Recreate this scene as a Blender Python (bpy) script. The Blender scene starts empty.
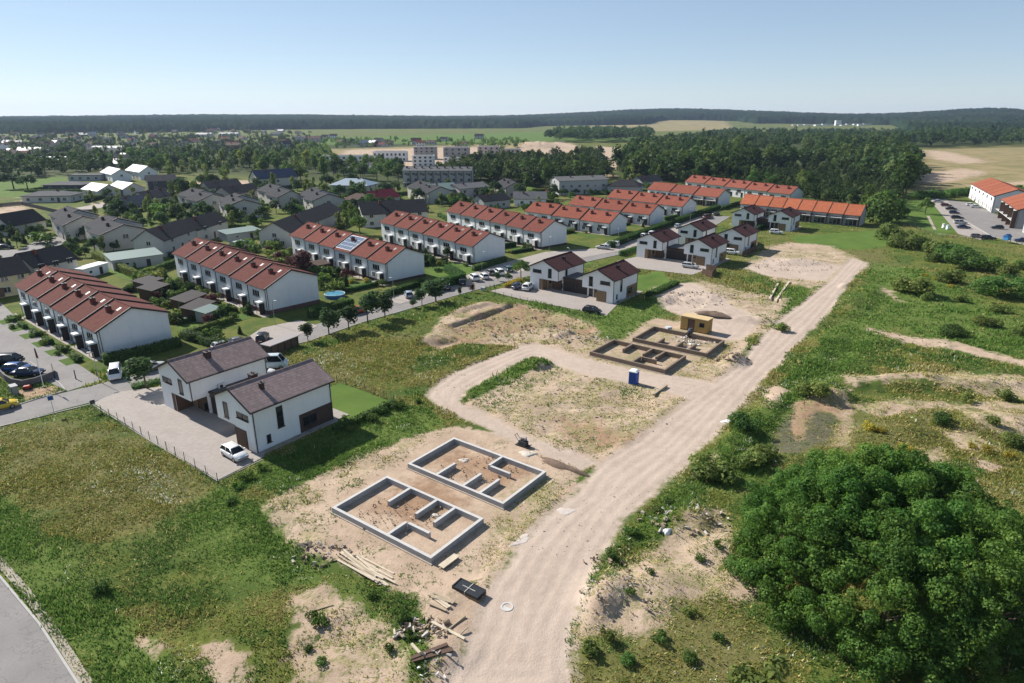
import bpy, math, random
import numpy as np
from mathutils import Vector, Matrix
random.seed(7)
rng = np.random.default_rng(7)
SC = bpy.context.scene
C = SC.collection
R = math.radians

# ------------------------------------------------------------------ camera (a drone 40 m up)
F_PX, HORIZON, CAM_H = 650.0, 115.0, 40.0
PITCH = math.atan((341.5 - HORIZON) / F_PX)
cam = bpy.data.cameras.new('camera')
cam.sensor_width = 36
cam.lens = F_PX / 1024 * 36
cam.clip_start, cam.clip_end = 0.5, 60000
co = bpy.data.objects.new('camera', cam)
co.location = (0, 0, CAM_H)
co.rotation_euler = (math.pi / 2 - PITCH, 0, 0)
C.objects.link(co)
SC.camera = co

def at(px, py, z=0.0):
    """survey: where the sight line of the drone photo meets height z"""
    u = (px - 512) / F_PX
    v = (py - 341.5) / F_PX
    d = (u, math.cos(PITCH) - v * math.sin(PITCH), -math.sin(PITCH) - v * math.cos(PITCH))
    t = (z - CAM_H) / d[2]
    return np.array([d[0] * t, d[1] * t])

# ------------------------------------------------------------------ sun, sky
SHADOW = R(-36)                      # direction in which shadows fall on the ground
ELEV = R(36)
sx, sy = -math.cos(SHADOW), -math.sin(SHADOW)      # towards the sun
sun = bpy.data.lights.new('sun', 'SUN')
sun.energy = 4.8
sun.angle = R(0.53)
sun.color = (1.0, 0.95, 0.88)
so = bpy.data.objects.new('sun', sun)
so.rotation_euler = Vector((-sx * math.cos(ELEV), -sy * math.cos(ELEV), -math.sin(ELEV))).to_track_quat('-Z', 'Y').to_euler()
so.location = (-80, 60, 90)
C.objects.link(so)
w = bpy.data.worlds.new('World')
SC.world = w
w.use_nodes = True
nt = w.node_tree
sky = nt.nodes.new('ShaderNodeTexSky')
sky.sky_type = 'NISHITA'
sky.sun_disc = False
sky.sun_elevation = ELEV
sky.sun_rotation = math.atan2(sx, sy)
sky.air_density = 1.0
sky.dust_density = 0.4
sky.ozone_density = 4.0
sky.altitude = 2500
bg = nt.nodes['Background']
bg.inputs[1].default_value = 0.145
gam = nt.nodes.new('ShaderNodeGamma')
gam.inputs[1].default_value = 0.62
nt.links.new(sky.outputs[0], gam.inputs[0])
nt.links.new(gam.outputs[0], bg.inputs[0])
SC.view_settings.view_transform = 'Standard'
SC.view_settings.look = 'None'
SC.view_settings.exposure = 0.72
SC.view_settings.gamma = 1
SC.render.engine = 'CYCLES'
SC.cycles.max_bounces = 5
SC.cycles.diffuse_bounces = 2
SC.cycles.glossy_bounces = 2
SC.cycles.transmission_bounces = 2
SC.cycles.transparent_max_bounces = 4
SC.cycles.volume_bounces = 0
SC.cycles.volume_max_steps = 8
SC.cycles.use_adaptive_sampling = False
SC.cycles.use_denoising = True
SC.cycles.denoiser = 'OPENIMAGEDENOISE'
SC.cycles.sample_clamp_indirect = 6

# ------------------------------------------------------------------ numpy noise
_perm = rng.random((256, 256))
def vnoise(x, y):
    xi = np.floor(x).astype(int); yi = np.floor(y).astype(int)
    fx = x - xi; fy = y - yi
    fx = fx * fx * (3 - 2 * fx); fy = fy * fy * (3 - 2 * fy)
    a = _perm[xi & 255, yi & 255]; b = _perm[(xi + 1) & 255, yi & 255]
    c = _perm[xi & 255, (yi + 1) & 255]; d = _perm[(xi + 1) & 255, (yi + 1) & 255]
    return (a * (1 - fx) + b * fx) * (1 - fy) + (c * (1 - fx) + d * fx) * fy
def fbm(x, y, s, o=4):
    v = 0; a = 0.5; t = 0
    for k in range(o):
        v = v + a * vnoise(x / s + 17.3 * k, y / s + 9.1 * k); t += a; a *= 0.5; s *= 0.5
    return v / t

def sdf(X, Y, poly, cap=8.0):
    """signed distance (inside +) to a polygon, metres, clamped to +-cap"""
    P = np.asarray(poly, float)
    out = np.full(X.shape, -cap)
    sel = (X > P[:, 0].min() - cap) & (X < P[:, 0].max() + cap) & (Y > P[:, 1].min() - cap) & (Y < P[:, 1].max() + cap)
    if not sel.any():
        return out
    x = X[sel]; y = Y[sel]
    d2 = np.full(x.shape, 1e18); ins = np.zeros(x.shape, bool)
    n = len(P)
    for i in range(n):
        ax, ay = P[i]; bx, by = P[(i + 1) % n]
        ex, ey = bx - ax, by - ay
        t = np.clip(((x - ax) * ex + (y - ay) * ey) / (ex * ex + ey * ey + 1e-12), 0, 1)
        d2 = np.minimum(d2, (x - ax - t * ex) ** 2 + (y - ay - t * ey) ** 2)
        cross = ((ay > y) != (by > y)) & (x < (bx - ax) * (y - ay) / (by - ay + 1e-12) + ax)
        ins ^= cross
    d = np.sqrt(d2)
    out[sel] = np.clip(np.where(ins, d, -d), -cap, cap)
    return out
def inside(x, y, polys):
    r = np.full(np.shape(x), -8.0)
    for p in polys:
        r = np.maximum(r, sdf(x, y, p))
    return r

# ------------------------------------------------------------------ objects
def tag(o, label=None, cat=None, group=None, kind=None):
    if label: o['label'] = label
    if cat: o['category'] = cat
    if group: o['group'] = group
    if kind: o['kind'] = kind
    return o
def thing(name, label, cat, loc=(0, 0, 0), rz=0.0, group=None):
    o = bpy.data.objects.new(name, None)
    o.empty_display_size = 0.3
    C.objects.link(o)
    o.location = loc
    o.rotation_euler = (0, 0, rz)
    return tag(o, label, cat, group)
def put(name, me, parent=None, loc=(0, 0, 0), rz=0.0, mats=None):
    o = bpy.data.objects.new(name, me)
    C.objects.link(o)
    o.parent = parent
    o.location = loc
    o.rotation_euler = (0, 0, rz)
    if parent: KIDS.setdefault(parent.name, []).append(o)
    return o
def copy_tree(o, parent=None):
    c = o.copy()
    C.objects.link(c)
    c.parent = parent
    if parent: KIDS.setdefault(parent.name, []).append(c)
    for ch in KIDS.get(o.name, []):
        copy_tree(ch, c)
    return c
KIDS = {}

class MB:
    def __init__(s): s.v = []; s.f = []; s.m = []
    def add(s, vs, fs, mi=0):
        k = len(s.v); s.v += [tuple(map(float, q)) for q in vs]
        for f in fs: s.f.append([k + i for i in f]); s.m.append(mi)
        return s
    def box(s, x0, x1, y0, y1, z0, z1, mi=0):
        return s.add([(x0, y0, z0), (x1, y0, z0), (x1, y1, z0), (x0, y1, z0), (x0, y0, z1), (x1, y0, z1), (x1, y1, z1), (x0, y1, z1)],
                     [(0, 3, 2, 1), (4, 5, 6, 7), (0, 1, 5, 4), (1, 2, 6, 5), (2, 3, 7, 6), (3, 0, 4, 7)], mi)
    def prism(s, poly, z0, z1, mi=0, mtop=None):
        n = len(poly)
        s.add([(x, y, z0) for x, y in poly] + [(x, y, z1) for x, y in poly],
              [tuple(range(n - 1, -1, -1))] + [(i, (i + 1) % n, n + (i + 1) % n, n + i) for i in range(n)], mi)
        k = len(s.v) - n
        s.f.append([k + i for i in range(n)]); s.m.append(mi if mtop is None else mtop)
        return s
    def extx(s, prof, x0, x1, mi=0):
        """profile in (y, z), counter-clockwise seen from +x, pushed along x"""
        n = len(prof)
        return s.add([(x0, y, z) for y, z in prof] + [(x1, y, z) for y, z in prof],
                     [tuple(range(n - 1, -1, -1)), tuple(range(n, 2 * n))] + [(i, (i + 1) % n, n + (i + 1) % n, n + i) for i in range(n)], mi)
    def exty(s, prof, y0, y1, mi=0):
        """profile in (x, z) pushed along y"""
        n = len(prof)
        return s.add([(x, y0, z) for x, z in prof] + [(x, y1, z) for x, z in prof],
                     [tuple(range(n)), tuple(range(2 * n - 1, n - 1, -1))] + [(i, n + i, n + (i + 1) % n, (i + 1) % n) for i in range(n)], mi)
    def tube(s, p, q, r, n=6, r2=None, mi=0, cap=True):
        p, q = Vector(p), Vector(q); r2 = r if r2 is None else r2
        d = (q - p).normalized()
        a = d.orthogonal().normalized(); b = d.cross(a)
        vs = []
        for c, rr in ((p, r), (q, r2)):
            for i in range(n):
                t = 2 * math.pi * i / n
                vs.append(c + a * (rr * math.cos(t)) + b * (rr * math.sin(t)))
        fs = [(i, (i + 1) % n, n + (i + 1) % n, n + i) for i in range(n)]
        if cap: fs += [tuple(range(n - 1, -1, -1)), tuple(range(n, 2 * n))]
        return s.add(vs, fs, mi)
    def loft(s, rings, mi=0, caps=True):
        n = len(rings[0]); k0 = []
        vs = [q for r in rings for q in r]; fs = []
        for j in range(len(rings) - 1):
            for i in range(n):
                fs.append((j * n + i, j * n + (i + 1) % n, (j + 1) * n + (i + 1) % n, (j + 1) * n + i))
        if caps:
            fs.append(tuple(range(n - 1, -1, -1))); m = (len(rings) - 1) * n
            fs.append(tuple(range(m, m + n)))
        return s.add(vs, fs, mi)
    def mesh(s, name, mats, smooth=False):
        me = bpy.data.meshes.new(name)
        me.from_pydata(s.v, [], s.f)
        for m in (mats if isinstance(mats, (list, tuple)) else [mats]): me.materials.append(m)
        me.polygons.foreach_set('material_index', s.m)
        if smooth: me.polygons.foreach_set('use_smooth', [True] * len(s.f))
        me.update()
        return me
    def build(s, name, mats, parent=None, loc=(0, 0, 0), rz=0.0, smooth=False):
        return put(name, s.mesh(name, mats, smooth), parent, loc, rz)

def np_mesh(name, V, Fq, mats, mi=None, attrs=None, smooth=False):
    """numpy arrays -> mesh; Fq is (n,3) or (n,4)"""
    me = bpy.data.meshes.new(name)
    n, k = Fq.shape
    me.vertices.add(len(V)); me.vertices.foreach_set('co', np.asarray(V, np.float32).ravel())
    me.loops.add(n * k); me.loops.foreach_set('vertex_index', Fq.astype(np.int32).ravel())
    me.polygons.add(n); me.polygons.foreach_set('loop_start', (np.arange(n) * k).astype(np.int32))
    for m in (mats if isinstance(mats, (list, tuple)) else [mats]): me.materials.append(m)
    if mi is not None: me.polygons.foreach_set('material_index', np.asarray(mi, np.int32))
    if smooth: me.polygons.foreach_set('use_smooth', np.ones(n, bool))
    for an, av in (attrs or {}).items():
        if av.ndim == 2:
            a = me.attributes.new(an, 'FLOAT_COLOR', 'POINT')
            a.data.foreach_set('color', np.c_[av, np.ones(len(av))].astype(np.float32).ravel())
        else:
            a = me.attributes.new(an, 'FLOAT', 'POINT'); a.data.foreach_set('value', av.astype(np.float32))
    me.update(calc_edges=True)
    return me

# ------------------------------------------------------------------ materials
class N:
    """tiny node wiring helper"""
    def __init__(s, m):
        s.t = m.node_tree
    def n(s, typ, **kw):
        q = s.t.nodes.new(typ)
        for k, v in kw.items(): setattr(q, k, v)
        return q
    def set(s, sock, v):
        if hasattr(v, 'is_output') or isinstance(v, bpy.types.NodeSocket): s.t.links.new(v, sock)
        elif isinstance(v, (tuple, list)) and len(v) == 3 and sock.type == 'RGBA': sock.default_value = (*v, 1)
        else: sock.default_value = v
    def math(s, op, a, b=0.0, clamp=False):
        q = s.n('ShaderNodeMath', operation=op, use_clamp=clamp); s.set(q.inputs[0], a); s.set(q.inputs[1], b); return q.outputs[0]
    def mix(s, fac, a, b, blend='MIX'):
        q = s.n('ShaderNodeMix', data_type='RGBA', blend_type=blend); s.set(q.inputs[0], fac); s.set(q.inputs[6], a); s.set(q.inputs[7], b); return q.outputs[2]
    def noise(s, scale, detail=4, rough=0.55, vec=None, dist=0.0):
        q = s.n('ShaderNodeTexNoise'); q.inputs['Scale'].default_value = scale; q.inputs['Detail'].default_value = detail
        q.inputs['Roughness'].default_value = rough; q.inputs['Distortion'].default_value = dist
        s.set(q.inputs['Vector'], vec if vec is not None else s.obj()); return q.outputs[0]
    def obj(s):
        if not hasattr(s, '_o'): s._o = s.n('ShaderNodeTexCoord').outputs['Object']
        return s._o
    def attr(s, name, out=2):
        q = s.n('ShaderNodeAttribute', attribute_name=name); return q.outputs[out]
    def ramp(s, v, lo, hi):
        q = s.n('ShaderNodeMapRange', interpolation_type='SMOOTHSTEP'); s.set(q.inputs[0], v)
        q.inputs[1].default_value = lo; q.inputs[2].default_value = hi; return q.outputs[0]
    def rnd(s): return s.n('ShaderNodeObjectInfo').outputs['Random']
    def hsv(s, col, h=0.5, sat=1.0, v=1.0):
        q = s.n('ShaderNodeHueSaturation'); s.set(q.inputs[4], col); s.set(q.inputs[0], h); s.set(q.inputs[1], sat); s.set(q.inputs[2], v); return q.outputs[0]
    def bump(s, h, dist=0.05, strength=1.0):
        q = s.n('ShaderNodeBump'); q.inputs['Distance'].default_value = dist; q.inputs['Strength'].default_value = strength; s.set(q.inputs['Height'], h); return q.outputs[0]
    def out(s, col, rough=0.8, spec=0.3, metal=0.0, normal=None, **kw):
        b = s.t.nodes['Principled BSDF']
        s.set(b.inputs['Base Color'], col); s.set(b.inputs['Roughness'], rough); s.set(b.inputs['Specular IOR Level'], spec); s.set(b.inputs['Metallic'], metal)
        if normal is not None: s.t.links.new(normal, b.inputs['Normal'])
        for k, v in kw.items(): s.set(b.inputs[k], v)
        return b
def newmat(name):
    m = bpy.data.materials.new(name); m.use_nodes = True
    return m, N(m)
_plain = {}
def plain(col, rough=0.7, metal=0.0, spec=0.3, var=0.12, scale=1.5, dirt=0.0):
    """painted / rendered surface with mottling and faint stains"""
    key = (col, rough, metal, spec, var, scale, dirt)
    if key in _plain: return _plain[key]
    m, n = newmat('surface')
    a = n.noise(scale, 5, 0.6); b = n.noise(scale * 9, 3, 0.6)
    v = n.math('ADD', n.math('MULTIPLY', n.math('SUBTRACT', a, 0.5), var * 2.2), n.math('MULTIPLY', n.math('SUBTRACT', b, 0.5), var))
    c = n.mix(1.0, tuple(col), n.n('ShaderNodeRGB').outputs[0]) if False else n.hsv(tuple(col), v=n.math('ADD', v, 1.0))
    if dirt:
        sv = n.n('ShaderNodeMapping'); n.set(sv.inputs[0], n.obj()); sv.inputs['Scale'].default_value = (2.2, 2.2, 0.25)
        s_ = n.ramp(n.noise(1.0, 5, 0.65, sv.outputs[0]), 0.52, 0.75)
        c = n.mix(n.math('MULTIPLY', s_, dirt), c, (0.22, 0.2, 0.17))
    n.out(c, rough, spec, metal)
    _plain[key] = m
    return m
# ------------------------------------------------------------------ ground zones, surveyed from the photograph
def poly(*pts): return [tuple(at(x, y)) for x, y in pts]
Z = {}
Z['track'] = [poly((574, 700), (569, 660), (572, 632), (588, 596), (606, 552), (626, 522), (652, 496), (690, 464), (733, 416), (762, 380), (798, 345), (830, 310), (851, 282), (868, 263), (852, 257), (828, 282), (800, 304), (772, 325), (752, 346), (736, 366), (712, 384), (688, 400), (664, 418), (638, 440), (612, 455), (590, 470), (574, 492), (545, 514), (515, 548), (488, 590), (474, 630), (452, 668), (432, 700)),
              poly((600, 462), (560, 448), (520, 432), (488, 414), (462, 404), (468, 390), (500, 372), (533, 356), (545, 362), (580, 374), (625, 382), (655, 388), (690, 400), (720, 384), (690, 378), (650, 372), (600, 362), (560, 350), (535, 344), (520, 346), (490, 358), (455, 372), (430, 388), (424, 396), (440, 408), (470, 422), (510, 440), (545, 455), (580, 472)),
              poly((655, 288), (690, 282), (720, 296), (760, 320), (745, 340), (720, 340), (690, 318), (660, 308)),
              poly((742, 268), (772, 257), (812, 262), (842, 266), (826, 282), (800, 280), (765, 276))]
Z['sand'] = [poly((868, 328), (900, 334), (950, 341), (1040, 364), (1040, 371), (950, 351), (900, 343)), poly((700, 575), (740, 568), (770, 592), (735, 602)), poly((850, 405), (905, 398), (930, 408), (880, 418)), poly((940, 432), (975, 436), (1000, 452), (960, 450)), poly((885, 402), (1000, 400), (1040, 408), (1040, 414), (960, 412)), poly((760, 395), (775, 385), (790, 392), (772, 408)), poly((690, 470), (712, 455), (722, 462), (700, 482)), poly((975, 456), (1010, 466), (1000, 476), (970, 466)), poly((458, 404), (515, 380), (560, 358), (610, 362), (660, 378), (712, 392), (675, 425), (645, 448), (600, 470), (540, 446), (490, 424)), poly((560, 352), (620, 340), (655, 318), (735, 330), (750, 345), (735, 372), (705, 392), (640, 380), (590, 366)),
             poly((262, 505), (290, 488), (330, 470), (385, 446), (425, 432), (462, 424), (505, 434), (548, 448), (582, 468), (580, 492), (552, 512), (520, 545), (490, 590), (470, 640), (455, 690), (430, 690), (432, 640), (412, 606), (385, 585), (352, 575), (318, 560), (285, 540)),
             poly((296, 596), (322, 586), (350, 600), (385, 620), (405, 650), (408, 690), (300, 690), (290, 640)),
             poly((203, 648), (226, 640), (246, 660), (243, 690), (212, 690)), poly((132, 640), (152, 634), (165, 652), (150, 662)),
             poly((576, 640), (590, 600), (612, 572), (640, 556), (690, 520), (722, 508), (735, 540), (722, 566), (738, 590), (700, 598), (672, 604), (668, 628), (640, 640), (600, 634)),
             poly((806, 398), (828, 390), (850, 404), (852, 430), (846, 448), (836, 446), (842, 420), (822, 410), (806, 410)),
             poly((838, 374), (900, 376), (960, 370), (1040, 378), (1040, 402), (985, 396), (960, 392), (900, 386), (850, 390)),
             poly((920, 450), (942, 448), (946, 466), (922, 472)), poly((952, 408), (985, 410), (1040, 420), (1040, 446), (1000, 438), (975, 428)),
             poly((423, 345), (440, 318), (480, 304), (520, 304), (556, 312), (590, 322), (600, 338), (620, 342), (662, 322), (700, 328), (740, 346), (735, 366), (700, 380), (640, 372), (590, 364), (540, 350), (500, 345), (470, 342), (440, 350)),
             poly((665, 288), (700, 280), (745, 292), (790, 300), (772, 325), (745, 342), (700, 330), (672, 312), (655, 300)),
             poly((745, 262), (770, 248), (790, 243), (830, 246), (866, 262), (850, 282), (810, 288), (770, 280)),
             poly((512, 380), (560, 366), (605, 380), (640, 388), (682, 402), (660, 425), (620, 442), (592, 452), (555, 440), (520, 425), (490, 410)),
             poly((876, 284), (900, 292), (898, 300), (880, 294)), poly((790, 420), (800, 402), (812, 410), (796, 436)),
             poly((0, 210), (20, 198), (30, 203), (10, 222), (-20, 225), (-20, 210)), poly((14, 390), (60, 384), (66, 392), (20, 402)),
             # far sand: quarry, building site, bare field
             poly((500, 152), (560, 141), (580, 146), (590, 155), (540, 160)), poly((596, 146), (622, 148), (630, 160), (604, 178), (600, 165)),
             poly((330, 165), (345, 150), (500, 146), (525, 156), (480, 160), (400, 170)),
             poly((915, 176), (960, 168), (990, 172), (955, 181), (920, 184)), poly((925, 150), (950, 152), (990, 162), (960, 164), (930, 158)), poly((960, 186), (1060, 178), (1060, 184)),
             poly((190, 182), (250, 180), (256, 186), (190, 188)), poly((90, 204), (150, 196), (190, 186), (200, 190), (120, 208))]
Z['soil'] = [poly((448, 326), (512, 303.5), (550, 311), (594, 327), (588, 334), (545, 327), (520, 331), (472, 339)), poly((440, 345), (462, 318), (500, 306), (560, 318), (592, 330), (585, 338), (545, 322), (505, 330), (470, 345)),
             poly((360, 508), (420, 470), (470, 500), (420, 530)), poly((430, 463), (460, 445), (530, 470), (500, 490)),
             poly((14, 390), (60, 384), (66, 392), (20, 402)), poly((560, 418), (600, 424), (640, 440), (600, 450), (560, 436)),
             poly((800, 400), (826, 394), (842, 412), (838, 440), (800, 452), (770, 445), (790, 420))]
Z['lush'] = [poly((470, 396), (505, 372), (545, 358), (575, 366), (545, 384), (520, 398), (500, 412), (480, 412)), poly((600, 386), (640, 390), (630, 398), (606, 394)), poly((566, 432), (600, 436), (592, 444), (570, 440)), poly((464, 398), (500, 374), (540, 360), (560, 366), (530, 382), (505, 398), (480, 408)), poly((-60, 490), (20, 500), (60, 545), (120, 600), (180, 660), (205, 700), (90, 700), (40, 620), (0, 560), (-60, 520)),
             poly((262, 462), (330, 428), (400, 400), (428, 408), (450, 420), (425, 434), (380, 452), (330, 475), (285, 498), (262, 495), (225, 490)),
             poly((220, 488), (300, 520), (330, 560), (320, 590), (270, 600), (200, 560), (170, 520)),
             poly((545, 292), (590, 312), (650, 300), (690, 290), (660, 318), (625, 340), (590, 332), (552, 316), (500, 298)),
             poly((462, 392), (500, 372), (530, 360), (545, 366), (522, 384), (500, 400), (480, 408)),
             poly((760, 300), (800, 285), (820, 288), (795, 312), (770, 325), (755, 318)),
             poly((612, 552), (650, 510), (700, 466), (740, 425), (790, 370), (830, 330), (870, 300), (900, 320), (860, 360), (820, 400), (780, 430), (770, 480), (700, 500), (650, 545)),
             poly((730, 150), (900, 150), (920, 200), (900, 222), (840, 210), (760, 190)),
             poly((320, 575), (360, 600), (420, 640), (440, 668), (405, 690), (400, 640), (350, 604)),
             poly((870, 262), (920, 270), (1040, 330), (1040, 360), (940, 350), (880, 320), (860, 290))]
Z['lawn'] = [poly((300, 402), (340, 382), (392, 402), (376, 420), (345, 425), (315, 425)),
             poly((896, 202), (925, 200), (948, 215), (960, 230), (940, 236), (915, 225), (890, 222)),
             poly((790, 236), (880, 230), (905, 244), (860, 250), (800, 246)), poly((424, 270), (462, 262), (490, 270), (440, 284)),
             poly((562, 255), (585, 252), (592, 264), (560, 268)), poly((624, 280), (660, 270), (672, 282), (640, 292)),
             poly((620, 262), (655, 255), (660, 262), (630, 268)), poly((725, 240), (750, 234), (757, 246), (730, 256)),
             poly((176, 318), (215, 314), (230, 326), (180, 336)), poly((100, 240), (130, 236), (180, 262), (130, 280), (105, 272)),
             poly((0, 182), (60, 176), (75, 184), (30, 198), (-20, 196)), poly((325, 138), (560, 131), (640, 134), (640, 141), (520, 142), (320, 145)),
             poly((480, 190), (520, 182), (540, 190), (490, 196))]
Z['dry'] = [poly((0, 440), (60, 420), (120, 425), (180, 465), (215, 490), (180, 520), (90, 540), (20, 510), (0, 480)),
            poly((300, 362), (350, 340), (420, 335), (410, 365), (340, 385), (300, 375)),
            poly((650, 270), (700, 262), (760, 290), (745, 292), (700, 285)),
            poly((770, 470), (830, 430), (920, 400), (1040, 400), (1040, 540), (980, 470), (880, 455)),
            poly((912, 148), (1080, 142), (1080, 192), (1000, 192), (960, 196), (915, 196)),
            poly((590, 126), (720, 123), (735, 130), (600, 133)), poly((640, 262), (690, 270), (660, 284)),
            poly((680, 600), (740, 596), (790, 650), (790, 700), (600, 700), (620, 650)),
            poly((800, 256), (880, 250), (900, 270), (870, 280))]
Z['straw'] = [poly((468, 404), (515, 382), (560, 362), (605, 368), (640, 384), (690, 398), (660, 425), (620, 445), (592, 456), (540, 440), (495, 418)),
              poly((420, 345), (450, 315), (510, 300), (600, 320), (640, 322), (735, 332), (740, 370), (690, 388), (600, 372), (560, 346), (500, 342)),
              poly((296, 590), (380, 600), (415, 640), (408, 700), (290, 700)), poly((570, 640), (610, 560), (700, 500), (745, 520), (730, 620), (640, 660)),
              poly((262, 500), (330, 470), (385, 446), (430, 432), (420, 445), (350, 480), (310, 510), (330, 545), (300, 545)), poly((780, 380), (900, 365), (1040, 365), (1040, 450), (900, 470), (800, 440)),
              poly((650, 262), (760, 250), (860, 245), (870, 262), (800, 300), (740, 345), (660, 310)), poly((500, 480), (580, 470), (560, 510), (490, 590), (470, 570))]
Z['mud'] = [poly((776, 424), (800, 410), (838, 414), (833, 440), (800, 454), (770, 450))]
Z['bare'] = [poly((905, 150), (1090, 146), (1090, 188), (1000, 189), (960, 194), (915, 190)), poly((590, 127), (720, 124), (735, 129.5), (600, 132.5)), poly((300, 150), (520, 143), (530, 158), (400, 172), (330, 170))]
Z['wood'] = [poly((600, 160), (640, 150), (760, 132), (1080, 128), (1080, 142), (920, 148), (922, 200), (870, 214), (800, 200), (740, 186), (650, 178), (610, 180)),
             poly((-60, 165), (60, 150), (300, 140), (600, 150), (610, 186), (520, 196), (400, 190), (250, 176), (130, 170), (60, 176), (-60, 186))]
# surfaced places (built as sheets of their own); the ground is flat under them and under buildings
def street_pts():
    px = [(-75, 437), (0, 418), (60, 402), (100, 392), (165, 374), (250, 350), (300, 337), (350, 320), (400, 306), (450, 292), (500, 279), (560, 264), (620, 251), (660, 240), (700, 228), (722, 216)]
    return [at(*q) for q in px]
def ribbon(pts, wl, wr):
    pts = [Vector((p[0], p[1])) for p in pts]; L = []; Rr = []
    for i, p in enumerate(pts):
        a = pts[max(i - 1, 0)]; b = pts[min(i + 1, len(pts) - 1)]
        d = (b - a).normalized(); nn = Vector((-d.y, d.x))
        L.append(tuple(p + nn * wl)); Rr.append(tuple(p - nn * wr))
    return L, Rr
PAVED = {}
_l, _r = ribbon(street_pts(), 3.6, 3.3)
PAVED['street'] = ('asphalt', _l + _r[::-1])
PAVED['side_street'] = ('asphalt', poly((68, 391), (102, 380), (60, 352), (30, 330), (0, 302), (-60, 262), (-90, 262), (-90, 330), (0, 360)))
PAVED['lower_road'] = ('asphalt', poly((-120, 500), (-40, 545), (0, 577), (40, 625), (82, 690), (70, 760), (-200, 760), (-260, 560)))
PAVED['courtyard'] = ('paving', poly((93, 403), (118, 392), (166, 386), (205, 395), (258, 420), (264, 457), (218, 480), (150, 440)))
PAVED['drive'] = ('paving', poly((490, 291), (520, 284), (545, 282), (600, 290), (618, 304), (606, 316), (560, 306.5), (520, 299)))
PAVED['lane'] = ('paving', poly((617, 261), (640, 256), (700, 258), (716, 266), (692, 275), (660, 271), (617, 266)))
PAVED['parking_apron'] = ('paving', poly((225, 352), (262, 328), (300, 320), (318, 326), (280, 344), (240, 358)))
PAVED['parking_strip'] = ('paving', poly((380, 300), (440, 284), (500, 264), (545, 252), (600, 248), (660, 232), (700, 216), (712, 222), (640, 247), (560, 262), (500, 277), (400, 304)))
PAVED['far_street'] = ('asphalt', poly((946, 200), (972, 203), (990, 212), (1040, 232), (1120, 262), (1120, 275), (1040, 248), (992, 236), (960, 218)))
PAVED['far_parking'] = ('paving', poly((928, 198), (946, 199), (962, 218), (992, 236), (980, 240), (958, 234), (942, 215)))
PAVED['left_lane'] = ('asphalt', poly((20, 250), (45, 236), (70, 235), (72, 246), (50, 262), (10, 270), (-60, 262), (-60, 245)))
PAVED['settlement_lane'] = ('paving', poly((70, 214), (130, 202), (170, 194), (190, 188), (190, 184), (160, 190), (110, 202), (64, 210)))
FLAT = [p for _, p in PAVED.values()] + [
    poly((0, 300), (130, 360), (330, 318), (420, 285), (570, 255), (760, 215), (760, 170), (0, 190)),
    poly((150, 345), (330, 345), (392, 402), (262, 470), (150, 410)), poly((525, 260), (640, 265), (640, 320), (525, 300)),
    poly((635, 235), (820, 200), (810, 250), (720, 275), (640, 270)), poly((326, 506), (386, 472), (490, 518), (432, 566)),
    poly((400, 464), (452, 434), (552, 470), (504, 510)), poly((585, 352), (652, 318), (730, 340), (668, 374)), poly((940, 185), (1100, 230), (1100, 300), (960, 240))]

MOUNDS = []   # (x, y, radius along, radius across, angle, height)
def mound(px, py, ra, rb, ang, h): x, y = at(px, py); MOUNDS.append((x, y, ra, rb, R(ang), h))
mound(433, 341, 3.5, 2.2, 20, 1.5); mound(470, 308, 6, 1.4, 45, .7); mound(535, 312, 6, 2.5, -30, .6); mound(562, 336, 3, 1.0, 40, .6)
mound(538, 366, 2.2, 1.6, 30, 1.1); mound(680, 522, 4.5, 2.2, 40, .9); mound(640, 590, 4, 2.5, 20, .6); mound(715, 545, 3.5, 2, 10, .5)
mound(605, 600, 3, 1.2, 60, .8); mound(600, 575, 5, 1.0, 62, .35); mound(830, 398, 3.2, 1.8, 10, 1.4); mound(735, 362, 2.5, 1.8, 60, 1.1)
mound(748, 320, 5, 2, -20, .8); mound(700, 298, 6, 3, 10, .6); mound(660, 300, 4, 2.5, 50, .9); mound(790, 262, 8, 4, 0, .9); mound(845, 286, 3, 1, 50, .6)
mound(880, 384, 8, 2.5, 0, 1.0); mound(960, 384, 10, 3, -4, 1.2); mound(900, 430, 6, 3, 20, .8); mound(990, 425, 6, 3, 10, 1.0); mound(560, 465, 2.4, .7, -38, .55)
mound(714, 316, 3.2, 1.1, -25, .8); mound(770, 405, 6, 1.6, 55, .8); mound(730, 450, 6, 2, 50, .9); mound(770, 440, 5, 2.5, 40, -0.8); mound(290, 548, 2, 1.2, 10, .35)
mound(440, 655, 2.6, 1.6, 10, .5); mound(330, 560, 3.4, 1.4, -30, .3)
mound(537, 148, 30, 14, 0, 8); mound(860, 300, 14, 3.0, 52, .9); mound(820, 350, 14, 2.5, 53, .8)
PITS = [(poly((448, 326), (512, 303.5), (550, 311), (594, 327), (588, 334), (545, 327), (520, 331), (472, 339)), .85), (poly((654, 303), (690, 291), (712, 298), (700, 308), (672, 312)), .25), (poly((769, 301), (778, 285), (786, 285), (778, 303)), .2)]
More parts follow.
